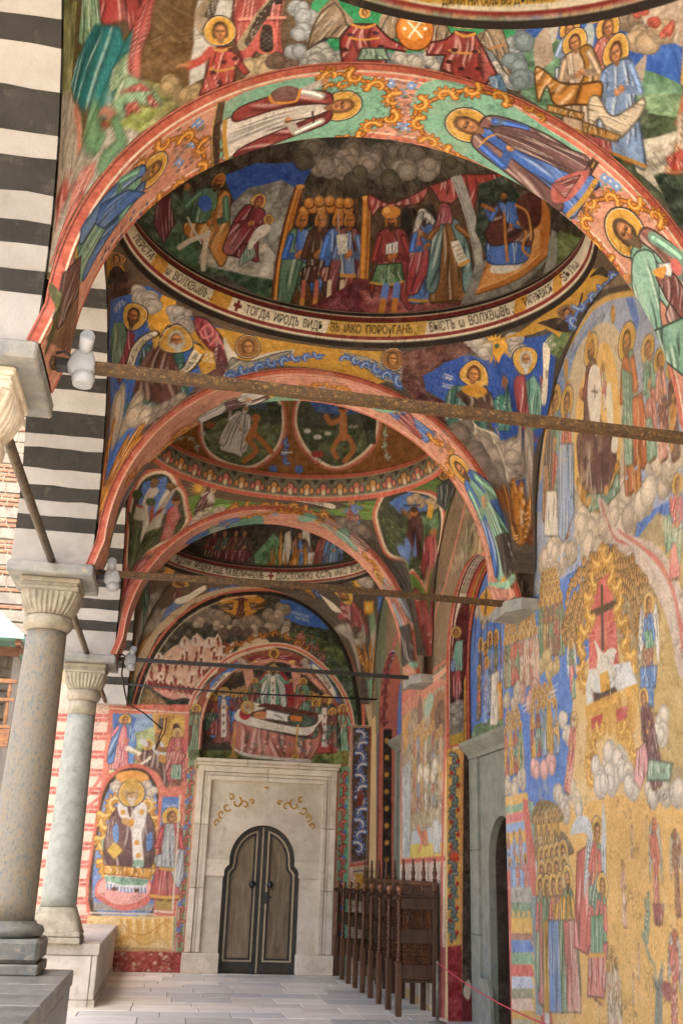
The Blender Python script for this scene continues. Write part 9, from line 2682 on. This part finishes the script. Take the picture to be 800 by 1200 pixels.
# ---------------------------------------------------------------- transverse arches
def arch_base(cv):
    band(cv, -.2, .9, 'c58a72', mott=.12); L = cv.U[-1]
    g = cv.rng()
    for v0, v1, c in ((-.2, -.02, 'b8604c'), (-.02, .0, CRM), (0, .05, 'c4705a'), (.05, .062, CRM), (.55, .562, CRM), (.562, .60, 'c4705a'), (.60, .612, CRM), (.612, .66, 'b45a46'), (.66, .672, '5a2620'), (.672, .9, 'c26a54')): band(cv, v0, v1, c, mott=.1)
for key, lab in (('A1', 'nearest painted transverse arch with saints in gold frames on its underside'), ('A2', 'middle painted transverse arch springing from the thick column'), ('A3', 'far painted transverse arch springing from the slim column')):
    n = {'A1': (900, 92), 'A2': (460, 54), 'A3': (300, 40)}[key]
    cv = Canvas(dens((-.25, UL + .25, n[0])), np.r_[np.linspace(-.09, -.001, 4), np.linspace(0, .6, int(n[1] * QL)), np.linspace(.601, .68, max(5, int(n[1] * .13)))], 'c58a72'); cv.seed = 50 + int(key[1])
    arch_base(cv); paint(cv, get(key)); cv.age(.06, .28, 'b59a80', 31 + int(key[1]))
    t = thing('painted_arch', lab, 'arch', (XC, ARCHES[key], 4.2), 'painted transverse arches')
    sheet(cv, lambda u, v, k=key: surf_pt(k, u, v), [('arch_moulding', lambda u, v: v > .56, None), ('arch_moulding', lambda u, v: v < .0, None), ('arch_underside', None, None)], t, True)
    ym = ARCHES[key]
    MB().strip(arc(XC, 4.45, RA + .005, 0, pi, 40), arc(XC, 4.45, RA + .07, 0, pi, 40), 'y', ym - .29, ym + .29).build('arch_core', M_['roof'], t)
# ---------------------------------------------------------------- end wall with the door
cv = Canvas(dens((-2.4, 3.6, 400)), dens((0, 6.9, 460)), 'c9b08c'); cv.seed = 900
paint(cv, get('EW'))
low = ((cv.V < 4.1)[:, None] & (cv.U < .35)[None])[..., None]; cv.C = np.where(low, cv.C * .84 + .16 * hx('dcc2a2'), cv.C)     # the panels in reach have faded
cv.age(.07, .25, 'c4ad8a', 61)
ew = thing('end_wall', 'painted end wall with the arched door, seated bishop panel and lunettes', 'wall', (1.1, YE, 0))
dx0, dx1 = .36, 2.79
sheet(cv, lambda u, v: surf_pt('EW', u, v), [(None, lambda u, v: (u > dx0 + .1) & (u < dx1 - .1) & (v < 3.28), None), ('niche_fresco', lambda u, v: (np.hypot(u - 1.56, np.maximum(v - 3.94, 0)) < 1.17) & (v > 3.2), 'arched fresco of mourners round a bier'),
      ('lunette_fresco', lambda u, v: (v > 4.12) & (u > -.93), 'dark lunette fresco of resurrected crowds'), ('bishop_fresco', lambda u, v: (u < .17) & (u > -.95) & (v > .84), 'fresco panels with seated bishop and standing saint'),
      ('painted_dado', lambda u, v: (v <= .84) & (u > -1.3) & (u < .36), 'dado painted with yellow drapery above red'), ('striped_plaster', lambda u, v: u <= -.95, 'plaster painted as red and white bricks'), ('border_fresco', None, None)], ew)
MB().box(-2.4, 3.72, YE + .2, YE + .5, 0, 9).build('wall_core', M_['roof'], ew)
# door surround: stepped stone frame, inner panel with arch
fs = M_['door_stone']; y = YE
def stepped(x0, x1, zt, w, ya, yb, name, gap=.004, plz=.30):
    zz = [plz + .004, 1.28, 2.28, zt]
    for s in (0, 1):
        for i in range(3):
            a, b = (x0, x0 + w) if s == 0 else (x1 - w, x1)
            MB().box(a, b, ya, yb, zz[i] + gap, zz[i + 1] - (0 if i == 2 else gap), .006).build('jamb_stone', fs, ew)
    xm = (x0 + x1) / 2
    for a, b in ((x0 + w + .001, xm - gap), (xm + gap, x1 - w - .001)): MB().box(a, b, ya, yb, zt - w, zt, .006).build('lintel_stone', fs, ew)
stepped(.375, 2.775, 3.25, .10, y - .07, y + .05, 'outer')
stepped(.48, 2.67, 3.145, .055, y - .045, y + .05, 'middle')
stepped(.54, 2.61, 3.085, .07, y - .065, y + .05, 'inner')
for a, b in ((.33, 1.2), (1.204, 2.1), (2.104, 2.83)):
    m = MB(); m.box(a, b, y - .11, y + .04, 3.31, 3.37, .008); m.box(a + (.02 if a < .5 else 0), b - (.02 if b > 2.5 else 0), y - .09, y + .04, 3.254, 3.308, .008); m.build('cornice_stone', fs, ew)
for a, b in ((.335, .935), (2.185, 2.81)): 
    MB().box(a, b, y - .10, y + .1, 0, .30, .012).build('plinth_stone', fs, ew)
    c = (a + b) / 2 + (.05 if a < 1 else -.05); MB().prism([(c - .13, .13), (c, .25), (c + .13, .13), (c, .02)], 'y', y - .112, y - .10).build('plinth_diamond', fs, ew)
DR = .60; DX = 1.56
def dooroutline(e=0.0, n=20):
    """right half of the trefoil-shouldered arch, from the floor up to the crown"""
    P = [(DX + .645 + e, 0), (DX + .645 + e, 1.56 + e * .5), (DX + .625 + e, 1.60 + e * .5), (DX + .57 + e, 1.65 + e * .4), (DX + .555 + e, 1.70)]
    P += [(DX + (.555 + e) * math.cos(a), 1.73 + (.575 + e) * math.sin(a)) for a in np.linspace(.0, pi / 2, n)]
    return P
rp = dooroutline()
def half(sg, P): return [(DX + sg * (x - DX), z) for x, z in P]
for sg in (1, -1):                                        # the panel round the door in three blocks a side: jamb, impost, spandrel
    low = [p for p in rp if p[1] <= 1.56] ; 
    MB().prism(half(sg, [(DX + .645, .30), (DX + .645, 1.47), (2.612, 1.47), (2.612, .30)]), 'y', y - .0, y + .22).build('jamb_panel', fs, ew)
    MB().prism(half(sg, [(DX + .63, 1.474), (DX + .63, 1.56), (DX + .61, 1.61), (DX + .555, 1.66), (DX + .555, 1.74), (2.612, 1.74), (2.612, 1.474)]), 'y', y - .03, y + .22).build('impost_stone', fs, ew)
    A = [(DX + .555, 1.744)] + [p for p in rp if p[1] >= 1.75]; n = len(A)
    MB().strip(half(sg, A), half(sg, [(2.612 if i < n * .5 else DX + (2.612 - DX) * (n - 1 - i) / (n - 1 - math.ceil(n * .5)), 1.744 + (3.07 - 1.744) * min(1, i / (n * .5))) for i in range(n)]), 'y', y + .0, y + .22).build('spandrel_panel', fs, ew)
    # gilt scrollwork in the spandrel
    g = MB()
    for cx, cz, r, st in ((.36, 2.62, .085, 0), (.50, 2.66, .10, 2), (.66, 2.58, .08, 3.6), (.74, 2.46, .07, 4.5), (.80, 2.33, .06, 5), (.60, 2.74, .06, 1), (.24, 2.68, .05, .5)):
        g.tube([(DX + sg * (cx + r * (1 - k / 16) * math.cos(st + k * .42)), y - .004, cz + r * (1 - k / 16) * math.sin(st + k * .42)) for k in range(13)], .014, 5)
    g.build('gilt_scroll', M_['gilt'], ew)
m = MB(); m.prism([(DX - .05, 2.93), (DX, 2.95), (DX + .05, 2.93), (DX + .012, 2.91), (DX, 2.88), (DX - .012, 2.91)], 'y', y - .006, y + .002); m.build('gilt_flower', M_['gilt'], ew)
MB().box(DX - .7, DX + .7, y + .19, y + .24, -.01, 2.5).build('door_backing', M_['dark'], ew)
for sg in (1, -1):                                        # two leaves: frame, pale line, sunken panel
    def lf(e, x_in): return [(DX + sg * max(x - DX, x_in), z) for x, z in dooroutline(-e)]
    def ring(e0, e1, b0, b1, i0, i1):
        a = [(DX + sg * i0, b0)] + [(p[0], max(p[1], b0)) for p in lf(e0, i0)] + [(DX + sg * i0, b0)]
        b = [(DX + sg * i1, b1)] + [(p[0], max(p[1], b1)) for p in lf(e1, i1)] + [(DX + sg * i1, b1)]; return a, b
    a, b = ring(0, .078, .0, .17, .008, .085); leaf = MB().strip(a, b, 'y', y + .10, y + .18).build('door_leaf', M_['doordark'], ew)
    a, b = ring(.079, .108, .17, .195, .086, .112); MB().strip(a, b, 'y', y + .088, y + .18).build('pale_moulding', M_['doorline'], leaf)
    a, b = ring(.109, .145, .196, .225, .113, .145); MB().strip(a, b, 'y', y + .105, y + .18).build('dark_moulding', M_['doordark'], leaf)
    pn = [(DX + sg * .145, .225)] + [(p[0], max(p[1], .225)) for p in lf(.145, .145)]; 
    ib = [(DX + sg * .17, max(q[1] - .0, .24)) for q in pn]
    MB().strip(pn, [(DX + sg * .146, q[1]) for q in pn], 'y', y + .13, y + .17).build('door_panel', M_['doorpan'], leaf)
    k = MB(); k.tube([(DX + sg * .15, y + .10, 1.36), (DX + sg * .15, y + .055, 1.36)], .02, 8); k.lathe([(.004, 1.30), (.04, 1.315), (.058, 1.36), (.04, 1.405), (.004, 1.42)], DX + sg * .15, y + .04, 12); k.build('door_knob', M_['iron'], leaf)
b = MB(); b.box(DX - .014, DX + .014, y + .085, y + .1, .0, 2.27, .004); b.build('meeting_bead', M_['doorline'], ew)
b = MB(); b.box(DX + .07, DX + .13, y + .07, y + .1, 1.06, 1.24, .008); b.tube([(DX + .10, y + .06, 1.17), (DX + .19, y + .05, 1.17)], .012, 6); b.build('door_lock', M_['iron'], ew)
# ---------------------------------------------------------------- church wall on the right
cv = Canvas(dens((-17.53, -15.1, 44), (-15.1, -12.45, 90), (-12.45, -10.15, 60), (-10.15, -6.1, 285), (-6.1, -3.0, 120), (-3.0, 4.0, 16)), dens((0, 4.2, 390), (4.2, 6.7, 220), (6.7, 7.3, 8)), 'c9a66c'); cv.seed = 1200
band(cv, 4.2, 8, '6a5644')
band(cv, 4.9, 6.6, '8a9cc0', -6.6, 4); band(cv, 2.7, 4.3, '8f7e5c', -6.6, 4); cv.cloud([(-6.2 + .3 * k, 4.55 + .1 * (k % 3)) for k in range(12)], .26, 'b5a899')     # the wall goes on towards and past the viewer
for k in range(9):
    u = -6.0 + .42 * k; q = ('9a4a44', '5f8a70', '5a78b0', 'b8843c')
    cv.fig((u, 4.7), (u + .03, 6.1), q[k % 4], q[(k + 2) % 4], 1, k % 4); cv.fig((u + .1, 2.75), (u + .1, 4.1), q[(k + 1) % 4], q[(k + 3) % 4], 1, (k + 1) % 4)
    cv.fig((u, .55 + .15 * (k % 2)), (u, 1.9 + .1 * (k % 3)), ('b8604c', 'c4a078', '8a5a40')[k % 3], None, 0, k % 3, wd=.8)
paint(cv, get('RW')); cv.age(.27, .30, 'dcc6a0', 71)
cw = thing('church_wall', 'church wall on the right with a huge Last Judgement fresco and recessed portals', 'wall', (XW, 9, 0))
def inrec(u, v):
    o = np.zeros(u.shape, bool)
    for k in (2, 3):
        yc, zs, R = RECESS[k]; o |= np.where(v < zs, np.abs(-u - yc) < R, np.hypot(-u - yc, v - zs) < R)
    return o
sheet(cv, lambda u, v: surf_pt('RW', u, v), [(None, inrec, None), ('judgement_fresco', lambda u, v: (u > -10.16) & (v < 4.6), 'crowded fresco on blue above and yellow ochre below'), ('lunette_fresco', lambda u, v: u > -9.1, 'pale blue lunette fresco of an enthroned figure in a mandorla'), ('border_fresco', None, None)], cw)
for k in (2, 3):
    yc, zs, R = RECESS[k]; L = 2 * zs + pi * R
    cv = Canvas(dens((0, zs + pi * R * .55, 340 if k == 2 else 220), (zs + pi * R * .55, L, 30)), np.linspace(0, RD, 40 if k == 2 else 22), 'c4705a'); cv.seed = 1300 + k
    if k == 2:
        for v0, v1, q in ((0, .04, 'c8664f'), (.04, .048, CRM), (.048, .07, '7a2622'), (.07, .17, CRM), (.17, .19, '7a2622'), (.19, .232, 'c8604a'), (.232, .238, '3a1c14'), (.238, .268, 'c8923a'), (.268, .274, '3a1c14'), (.274, .31, 'c8604a'), (.31, .34, '4a2a20')): band(cv, v0, v1, q, 3.1, 14)
        cv.M = np.diag([1.0, -1.0])
        for q in (.098, .142): cv.text('ДОМЪ МОЙ ДОМЪ МОЛИТВЫ НАРЕЧЕТСЯ ГЛАГОЛЕТЪ ГОСПОДЬ', [(4.5, -q), (5.6, -q), (7.0, -q)], .034, '4a3a30')
        cv.M = np.eye(2)
    paint(cv, get('RV%d' % k)); cv.age(.05, .2, 'c0a080', 80 + k); sheet(cv, lambda u, v, k=k: surf_pt('RV%d' % k, u, v), [('recess_reveal', None, None)], cw, True)
    cv = Canvas(dens((-yc - R, -yc + R, 90 if k == 2 else 40)), dens((0, 3.0, 20), (3.0, zs + R, 170 if k == 2 else 60)), '4f6fae'); cv.seed = 1400 + k
    paint(cv, get('LN%d' % k)); cv.age(.08, .3, 'b9a080', 90 + k)
    sheet(cv, lambda u, v, k=k: surf_pt('LN%d' % k, u, v), [(None, lambda u, v, k=k: (v < 3.2), None), ('recess_fresco', None, None)], cw)
MB().box(XW + .9, XW + 1.2, -4, YE + .5, 0, 9).build('wall_core', M_['roof'], cw)
def portal(yc, R, wst, zo, op, zop, cz):
    """stone portal standing in a recess: side stones, lintel, arched opening with a dark door, cornice"""
    x0 = XW + RD - .02; po = M_['portal']; y0, y1 = yc - R, yc + R
    for sg in (1, -1):
        zz = [0, .95, 1.9, cz - .18]
        for i in range(3):
            MB().prism([(yc + sg * (op + .30), zz[i] + .003), (yc + sg * R, zz[i] + .003), (yc + sg * R, zz[i + 1] - .003), (yc + sg * (op + .30), zz[i + 1] - .003)], 'x', x0 - .02, x0 + .3).build('portal_jamb', po, cw)
        A = arc(yc, zop, op, 0, pi / 2, 12); A = [(yc + op, .0)] + A; A = [(yc + sg * (a - yc), b) for a, b in A]; B = [(yc + sg * (op + .296), min(b * 1.0, 9)) for a, b in A]; n = len(A)
        B = [(yc + sg * (op + .296), 0)] + [(yc + sg * (op + .296) * 1.0, zop + (cz - .18 - zop) * min(1, i / 7)) for i in range(8)] + [(yc + sg * (op + .296) * (1 - (i + 1) / 5), cz - .18) for i in range(5)]
        MB().strip(A, B[:n], 'x', x0 + .015, x0 + .10).build('portal_arch_stone', po, cw)
        MB().strip([(a - sg * .02, b) for a, b in A], B[:n], 'x', x0 + .103, x0 + .3).build('portal_inner_reveal', M_['reveal_brown'], cw)  # reveal behind the arch stones in a darker brown
        MB().prism([(yc + sg * (op + .296), 0), (yc + sg * (op + .296), .5), (yc + sg * (op + .02), .5), (yc + sg * (op - .06), .38), (yc + sg * (op - .08), 0)], 'x', x0 - .02, x0 + .02).build('portal_plinth', po, cw)
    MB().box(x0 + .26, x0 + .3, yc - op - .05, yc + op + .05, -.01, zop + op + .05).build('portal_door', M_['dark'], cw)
    n = 3
    for i in range(n):
        a = y0 + .003 + (y1 - y0) * i / n; b = y0 - .003 + (y1 - y0) * (i + 1) / n
        MB().prism([(x0 + .05, cz - .178), (x0 - .03, cz - .178), (x0 - .04, cz - .13), (x0 - .10, cz - .08), (x0 - .15, cz - .03), (x0 - .155, cz + .02), (x0 + .05, cz + .02)], 'y', a, b).build('cornice_stone', po, cw)
portal(11.30, 1.145, .3, 3.0, .50, 1.76, 3.17)
portal(16.0, .895, .2, 3.4, .40, 3.0, 3.72)
# impost blocks
for ym in (Y1, Y2, Y3):
    MB().prism([(XW + .01, ym - .29), (3.21, ym - .29), (3.10, ym - .10), (3.10, ym + .33), (XW + .01, ym + .33)], 'z', 4.085, 4.20).build('impost_block', M_['abacus'], cw)
# ---------------------------------------------------------------- unseen roof slab, added to keep sky light from leaking in
rf = thing('sky_block_roof', 'unseen roof slab added above the painted vaults to block sky light', 'roof', (1, 8, 9))
MB().box(-2.6, 5.0, -1.2, 18.6, 9.0, 9.25).build('sky_block_slab', M_['roof'], rf)  # near end stops short so sun on the floor brightens the vaults
# ---------------------------------------------------------------- iron tie rods
def rod(label, pts, r, m, n=4, name='tie_rod'):
    b = MB(); b.tube(pts, r, n); o = b.build(name, M_[m]); tag(o, label, 'tie rod', 'iron tie rods'); return o
rod('long rusty tie rod crossing the picture under the large ring inscription', [(-.89, Y1, 4.245), (.3, Y1, 4.225), (1.8, Y1, 4.195), (3.2, Y1, 4.175)], .042, 'rod')
rod('rusty tie rod across the middle from the thick column capital', [(-.89, Y2, 4.205), (1.0, Y2, 4.235), (3.12, Y2, 4.20)], .04, 'rod')
rod('dark tie rod over the door lunette from the slim column', [(-.89, Y3, 4.20), (1.0, Y3, 4.20), (3.1, Y3, 4.19)], .036, 'iron')
rod('thin dark wire rod in front of the end wall fresco', [(-.92, 17.0, 4.47), (1.0, 17.0, 4.43), (3.36, 17.0, 4.46)], .014, 'iron', 6)
for a, b, l in ((Y1, Y2, 'slanting looking iron bar between the left edge capital and the thick column capital'), (Y2, Y3, 'iron bar between the thick column capital and the slim column capital'), (Y3, YE, 'short looking iron bar from the slim column capital to the end wall')):
    rod(l, [(COLX, a + .32, 4.24), (COLX, (a + b) / 2, 4.215), (COLX, b - .30, 4.20)], .036, 'rodgrey', 6)
# ---------------------------------------------------------------- security lamps clamped to the rods
def lamp(x, y, z, s, label, tilt):
    t = thing('security_lamp', label, 'lamp', (x, y, z), 'white security lamps on the tie rods')
    def rot(P): return [(x + (px_ * math.cos(tilt) + pz * math.sin(tilt)) * s, y + py * s, z + (-px_ * math.sin(tilt) + pz * math.cos(tilt)) * s) for px_, py, pz in P]
    b = MB(); n = 20; o = [(.088 * math.cos(a), .10 * math.sin(a)) for a in np.linspace(0, 2 * pi, n, endpoint=False)]; o = [(a * (1 + .1 * (b_ < 0)), b_ * (1.2 if b_ > 0 else 1.0)) for a, b_ in o]
    V = [(a * k, d, b_ * k) for d, k in ((-.075, .82), (-.06, .97), (-.01, 1.0), (.0, .96)) for a, b_ in o]
    b.add(rot(V), [(i * n + k, i * n + (k + 1) % n, (i + 1) * n + (k + 1) % n, (i + 1) * n + k) for i in range(3) for k in range(n)] + [tuple(range(n)), tuple(range(4 * n - 1, 3 * n - 1, -1))], True); b.build('lamp_body', M_['plastic'], t)
    c = MB(); P0, P1 = np.array((0, -.05, .09)), np.array((.015, -.16, .155)); c.tube(rot([P0, P0 * .7 + P1 * .3, P1]), [.036 * s, .046 * s, .049 * s], 14); h = c.build('lamp_head', M_['plastic'], t)
    c = MB(); c.tube(rot([P1 + (0, -.001, 0), P1 + (.0008, -.012, .004)]), .041 * s, 14); c.build('lens', M_['lens'], h)
    c = MB(); n = 16; c.lathe([(.062 * s, -.03 * s + z - .12 * s), (.075 * s, z - .105 * s), (.072 * s, z - .07 * s), (.04 * s, z - .05 * s)], x + .02 * s, y - .03 * s, n); c.build('sensor_dome', M_['plastic'], t)
    c = MB(); c.box(x - .17 * s, x - .05 * s, y - .05 * s, y + .05 * s, z - .035 * s, z + .03 * s, .006); c.tube([(x - .17 * s, y - .06 * s, z + .05 * s), (x - .12 * s, y - .06 * s, z + .07 * s), (x - .07 * s, y - .06 * s, z + .04 * s)], .012 * s, 6); c.build('clamp', M_['iron'], t)
lamp(-.72, Y1, 4.24, .85, 'white security lamp at the left edge capital, largest of the three', .1)
lamp(-.76, Y2, 4.165, .85, 'white security lamp beside the thick column capital', -.15)
lamp(-.74, Y3, 4.19, .9, 'white security lamp beside the slim column capital with a dangling cable', .2)
c = MB(); c.tube([(-.82, Y3 - .06, 4.20), (-.83, Y3 - .02, 4.0), (-.80, 14.2, 3.85), (-.82, 15.5, 3.92), (-.62, 16.8, 3.98), (-.30, 17.3, 3.80), (-.34, 17.35, 3.62), (-.38, 17.4, 3.45)], .012, 6); c.tube([(-.38, 17.4, 3.45), (-.25, 17.45, 3.78), (-.24, 17.5, 4.02)], .010, 5)
tag(c.build('power_cable', M_['cable']), 'black cable hanging from the lamp at the slim column towards the end wall', 'cable')
# ---------------------------------------------------------------- row of high-backed choir stalls
st = thing('choir_stall_row', 'row of dark carved high armed wooden stalls along the church wall', 'choir stalls', (3.1, 15.1, 0))
def turned(z0, z1, r, beads):
    P = []; n = beads
    for i in range(n):
        a = z0 + (z1 - z0) * i / n; h = (z1 - z0) / n; big = (1.0, .72, .9, .66)[i % 4]
        P += [(r * .55, a + .02 * h), (r * big, a + .25 * h), (r * big, a + .6 * h), (r * .55, a + .95 * h)]
    return P
fp = MB(); fp.box(-.035, .035, -.035, .035, 0, .60, .008); fp.lathe([(.03, .60), (.036, .62), (.022, .64)] + turned(.64, 1.34, .034, 18) + [(.02, 1.345)], 0, 0, 10); fp_me = fp.mesh('front_post'); fp_me.materials.append(M_['wood2'])
fb = MB(); fb.lathe([(.012, 1.345), (.022, 1.36), (.014, 1.375), (.033, 1.392), (.042, 1.42), (.033, 1.448), (.010, 1.462)], 0, 0, 12); fb_me = fb.mesh('ball_finial'); fb_me.materials.append(M_['finial'])
bp = MB(); bp.box(-.033, .033, -.033, .033, 0, 1.40, .008); bp_me = bp.mesh('back_post'); bp_me.materials.append(M_['wood'])
bs = MB(); bs.box(-.028, .028, -.028, .028, 1.402, 1.53, .008); bs.lathe([(.024, 1.53), (.034, 1.545), (.02, 1.56), (.03, 1.60), (.034, 1.63), (.018, 1.66), (.026, 1.675), (.014, 1.70), (.02, 1.735), (.012, 1.76), (.018, 1.775), (.004, 1.80)], 0, 0, 10); bs_me = bs.mesh('spire_finial'); bs_me.materials.append(M_['wood2'])
sp = MB(); sp.lathe([(.008, 0)] + [(.008 + .010 * (i % 2), .24 * i / 11) for i in range(12)] + [(.008, .24)], 0, 0, 6); sp_me = sp.mesh('spindle'); sp_me.materials.append(M_['wood2'])
XF, XB = 2.86, 3.31
for k in range(9):
    yk = 12.79 + .588 * k; div = MB(); y0, y1 = yk - .022, yk + .022
    dv = div.box(XF + .03, XB - .03, y0, y1, .80, .97, .006).build('side_panel', M_['wood'], st)
    for z0_, z1_ in ((.40, .57), (1.19, 1.325), (.37, .396)): MB().box(XF + .03, XB - .03, y0 - (.008 if z1_ < .4 else 0), y1 + (.008 if z1_ < .4 else 0), z0_, z1_, .005).build('panel_rail', M_['wood'], dv)
    ar = MB(); ar.box(XF - .06, XB + .02, yk - .045, yk + .045, 1.328, 1.345, .005); ar.box(XF - .07, XF - .03, yk - .035, yk + .035, 1.30, 1.328, .004); ar.build('arm_rest', M_['wood'], st)
    for me, nm, x in ((fp_me, 'front_post', XF), (bp_me, 'back_post', XB)):
        o = link(nm, me, None, st); o.matrix_parent_inverse = Matrix.Translation(-Vector(st.location)); o.location = (x, yk, 0)
        f = bpy.data.objects.new('ball_finial' if x == XF else 'spire_finial', fb_me if x == XF else bs_me); COL.objects.link(f); f.parent = o
    if k < 3:
        for z in (.565, .955):
            for i in range(12):
                o = bpy.data.objects.new('spindle', sp_me); COL.objects.link(o); o.parent = dv; o.location = (XF + .065 + (XB - XF - .13) * i / 11, yk, z)
        w = MB(); cx_r, cz_r = (XF + XB) / 2 - .02, 1.08; w.tube([(cx_r + .10 * math.cos(a), yk - .025, cz_r + .10 * math.sin(a)) for a in np.linspace(0, 2 * pi, 25)], .011, 6); w.build('ring_ornament', M_['wood'], dv)
    if k < 8:
        ym = yk + .294
        b = MB(); b.box(XF + .06, XB, yk + .04, yk + .55, .53, .56, .005); b.build('seat', M_['wood2'], st)
        b = MB(); b.box(XB - .015, XB + .015, yk + .036, yk + .552, .56, 1.46, .005); b.build('back_panel', M_['wood'], st)
        b = MB(); b.box(XB - .03, XB + .03, yk + .036, yk + .552, 1.46, 1.52, .008); b.build('top_rail', M_['wood2'], st)
        for xx in (XF + .15, XF + .30):
            pass
# ---------------------------------------------------------------- barrier post and rope in front of the fresco
t = thing('barrier_post', 'thin grey metal barrier post beside the nearest stall', 'barrier post', (3.22, 12.2, 0))
MB().tube([(3.20, 12.25, .01), (3.205, 12.25, .62)], .018, 10).build('stem', M_['steel'], t)
MB().lathe([(.10, 0), (.10, .012), (.03, .03), (.02, .04)], 3.20, 12.25, 16).build('foot', M_['steel'], t)
MB().lathe([(.018, .62), (.024, .63), (.02, .65), (.004, .66)], 3.205, 12.25, 10).build('cap', M_['steel'], t)
a, b_ = np.array((3.205, 12.25, .64)), np.array((3.10, 5.6, .66)); P = [tuple(a + (b_ - a) * i / 24 - np.array((0, 0, .17 * 4 * (i / 24) * (1 - i / 24)))) for i in range(25)]
tag(MB().tube(P, .0075, 6).build('barrier_rope', M_['rope']), 'thin red rope sagging in front of the large fresco', 'rope')
# ---------------------------------------------------------------- courtyard buildings seen between the columns
tw = thing('brick_tower', 'sunlit brick and stone building behind the columns at the left edge', 'tower', (-9, 26, -.45))
MB().box(-16, -3.3, 24.06, 32, -.45, 16).build('wall', M_['mortar'], tw)
bk = MB(); sn = MB(); z = 5.6
while z < 15:
    kind = R_.random(); h = .075 if kind < .75 else .26; x = -8.5 + R_.uniform(0, .3)
    while x < -3.35:
        w = R_.uniform(.22, .34) if h < .1 else R_.uniform(.3, .7)
        (bk if h < .1 else sn).box(x, min(x + w, -3.3), 24.06 - R_.uniform(.012, .035), 24.2, z, z + h, .008); x += w + .025
    z += h + .045
o = bk.build('brickwork', M_['brick'], tw); o['kind'] = 'stuff'; o = sn.build('stonework', M_['stone'], tw); o['kind'] = 'stuff'
bal = thing('balcony_house', 'timber balcony under a green roof beyond the thick column', 'house', (-6, 21, -.45))
MB().box(-9, -3.62, 21.6, 23.5, -.45, 5.8).build('wall', M_['mortar'], bal)
sn = MB(); z = 0
while z < 6.0:
    x = -6.5 + R_.uniform(0, .3); h = R_.uniform(.16, .3)
    while x < -3.7:
        w = R_.uniform(.25, .6); sn.box(x, min(x + w, -3.63), 21.55 - R_.uniform(.0, .03), 21.7, z, z + h, .02); x += w + .04
    z += h + .04
o = sn.build('stonework', M_['stone'], bal); o['kind'] = 'stuff'
MB().add([(-9, 20.4, 5.92), (-3.28, 20.4, 5.92), (-4.7, 22.0, 7.25), (-9, 22.0, 7.25), (-9, 20.4, 5.84), (-3.28, 20.4, 5.84), (-3.28, 23.6, 5.92), (-3.28, 23.6, 5.84)], [(0, 1, 2, 3), (4, 5, 1, 0), (1, 6, 2), (5, 7, 6, 1), (4, 7, 5)]).build('roof', M_['copper'], bal)
for i in range(9): MB().box(-8.4 + i * .62, -8.3 + i * .62, 20.45, 21.7, 5.72, 5.835).build('rafter', M_['rafter'], bal)
MB().box(-9, -3.36, 20.7, 20.82, 5.54, 5.715).build('wall_plate', M_['rafter'], bal)
MB().box(-9, -3.34, 20.7, 21.6, 3.92, 4.06).build('balcony_floor', M_['rafter'], bal)
MB().box(-9, -3.34, 20.66, 20.78, 3.72, 3.92).build('floor_beam', M_['rafter'], bal)
MB().box(-9, -3.34, 20.70, 20.78, 4.98, 5.06).build('hand_rail', M_['rafter'], bal); MB().box(-9, -3.34, 20.71, 20.77, 4.62, 4.68).build('middle_rail', M_['rafter'], bal); MB().box(-9, -3.34, 20.71, 20.77, 4.08, 4.14).build('bottom_rail', M_['rafter'], bal)
bu = MB(); bu.lathe([(.03, 4.14), (.05, 4.3), (.025, 4.6), (.045, 4.8), (.03, 4.98)], 0, 0, 8); bme = bu.mesh('baluster'); bme.materials.append(M_['rafter'])
for i in range(14):
    o = link('baluster', bme, None, bal); o.matrix_parent_inverse = Matrix.Translation(-Vector(bal.location)); o.location = (-6.58 + i * .24, 20.74, 0)
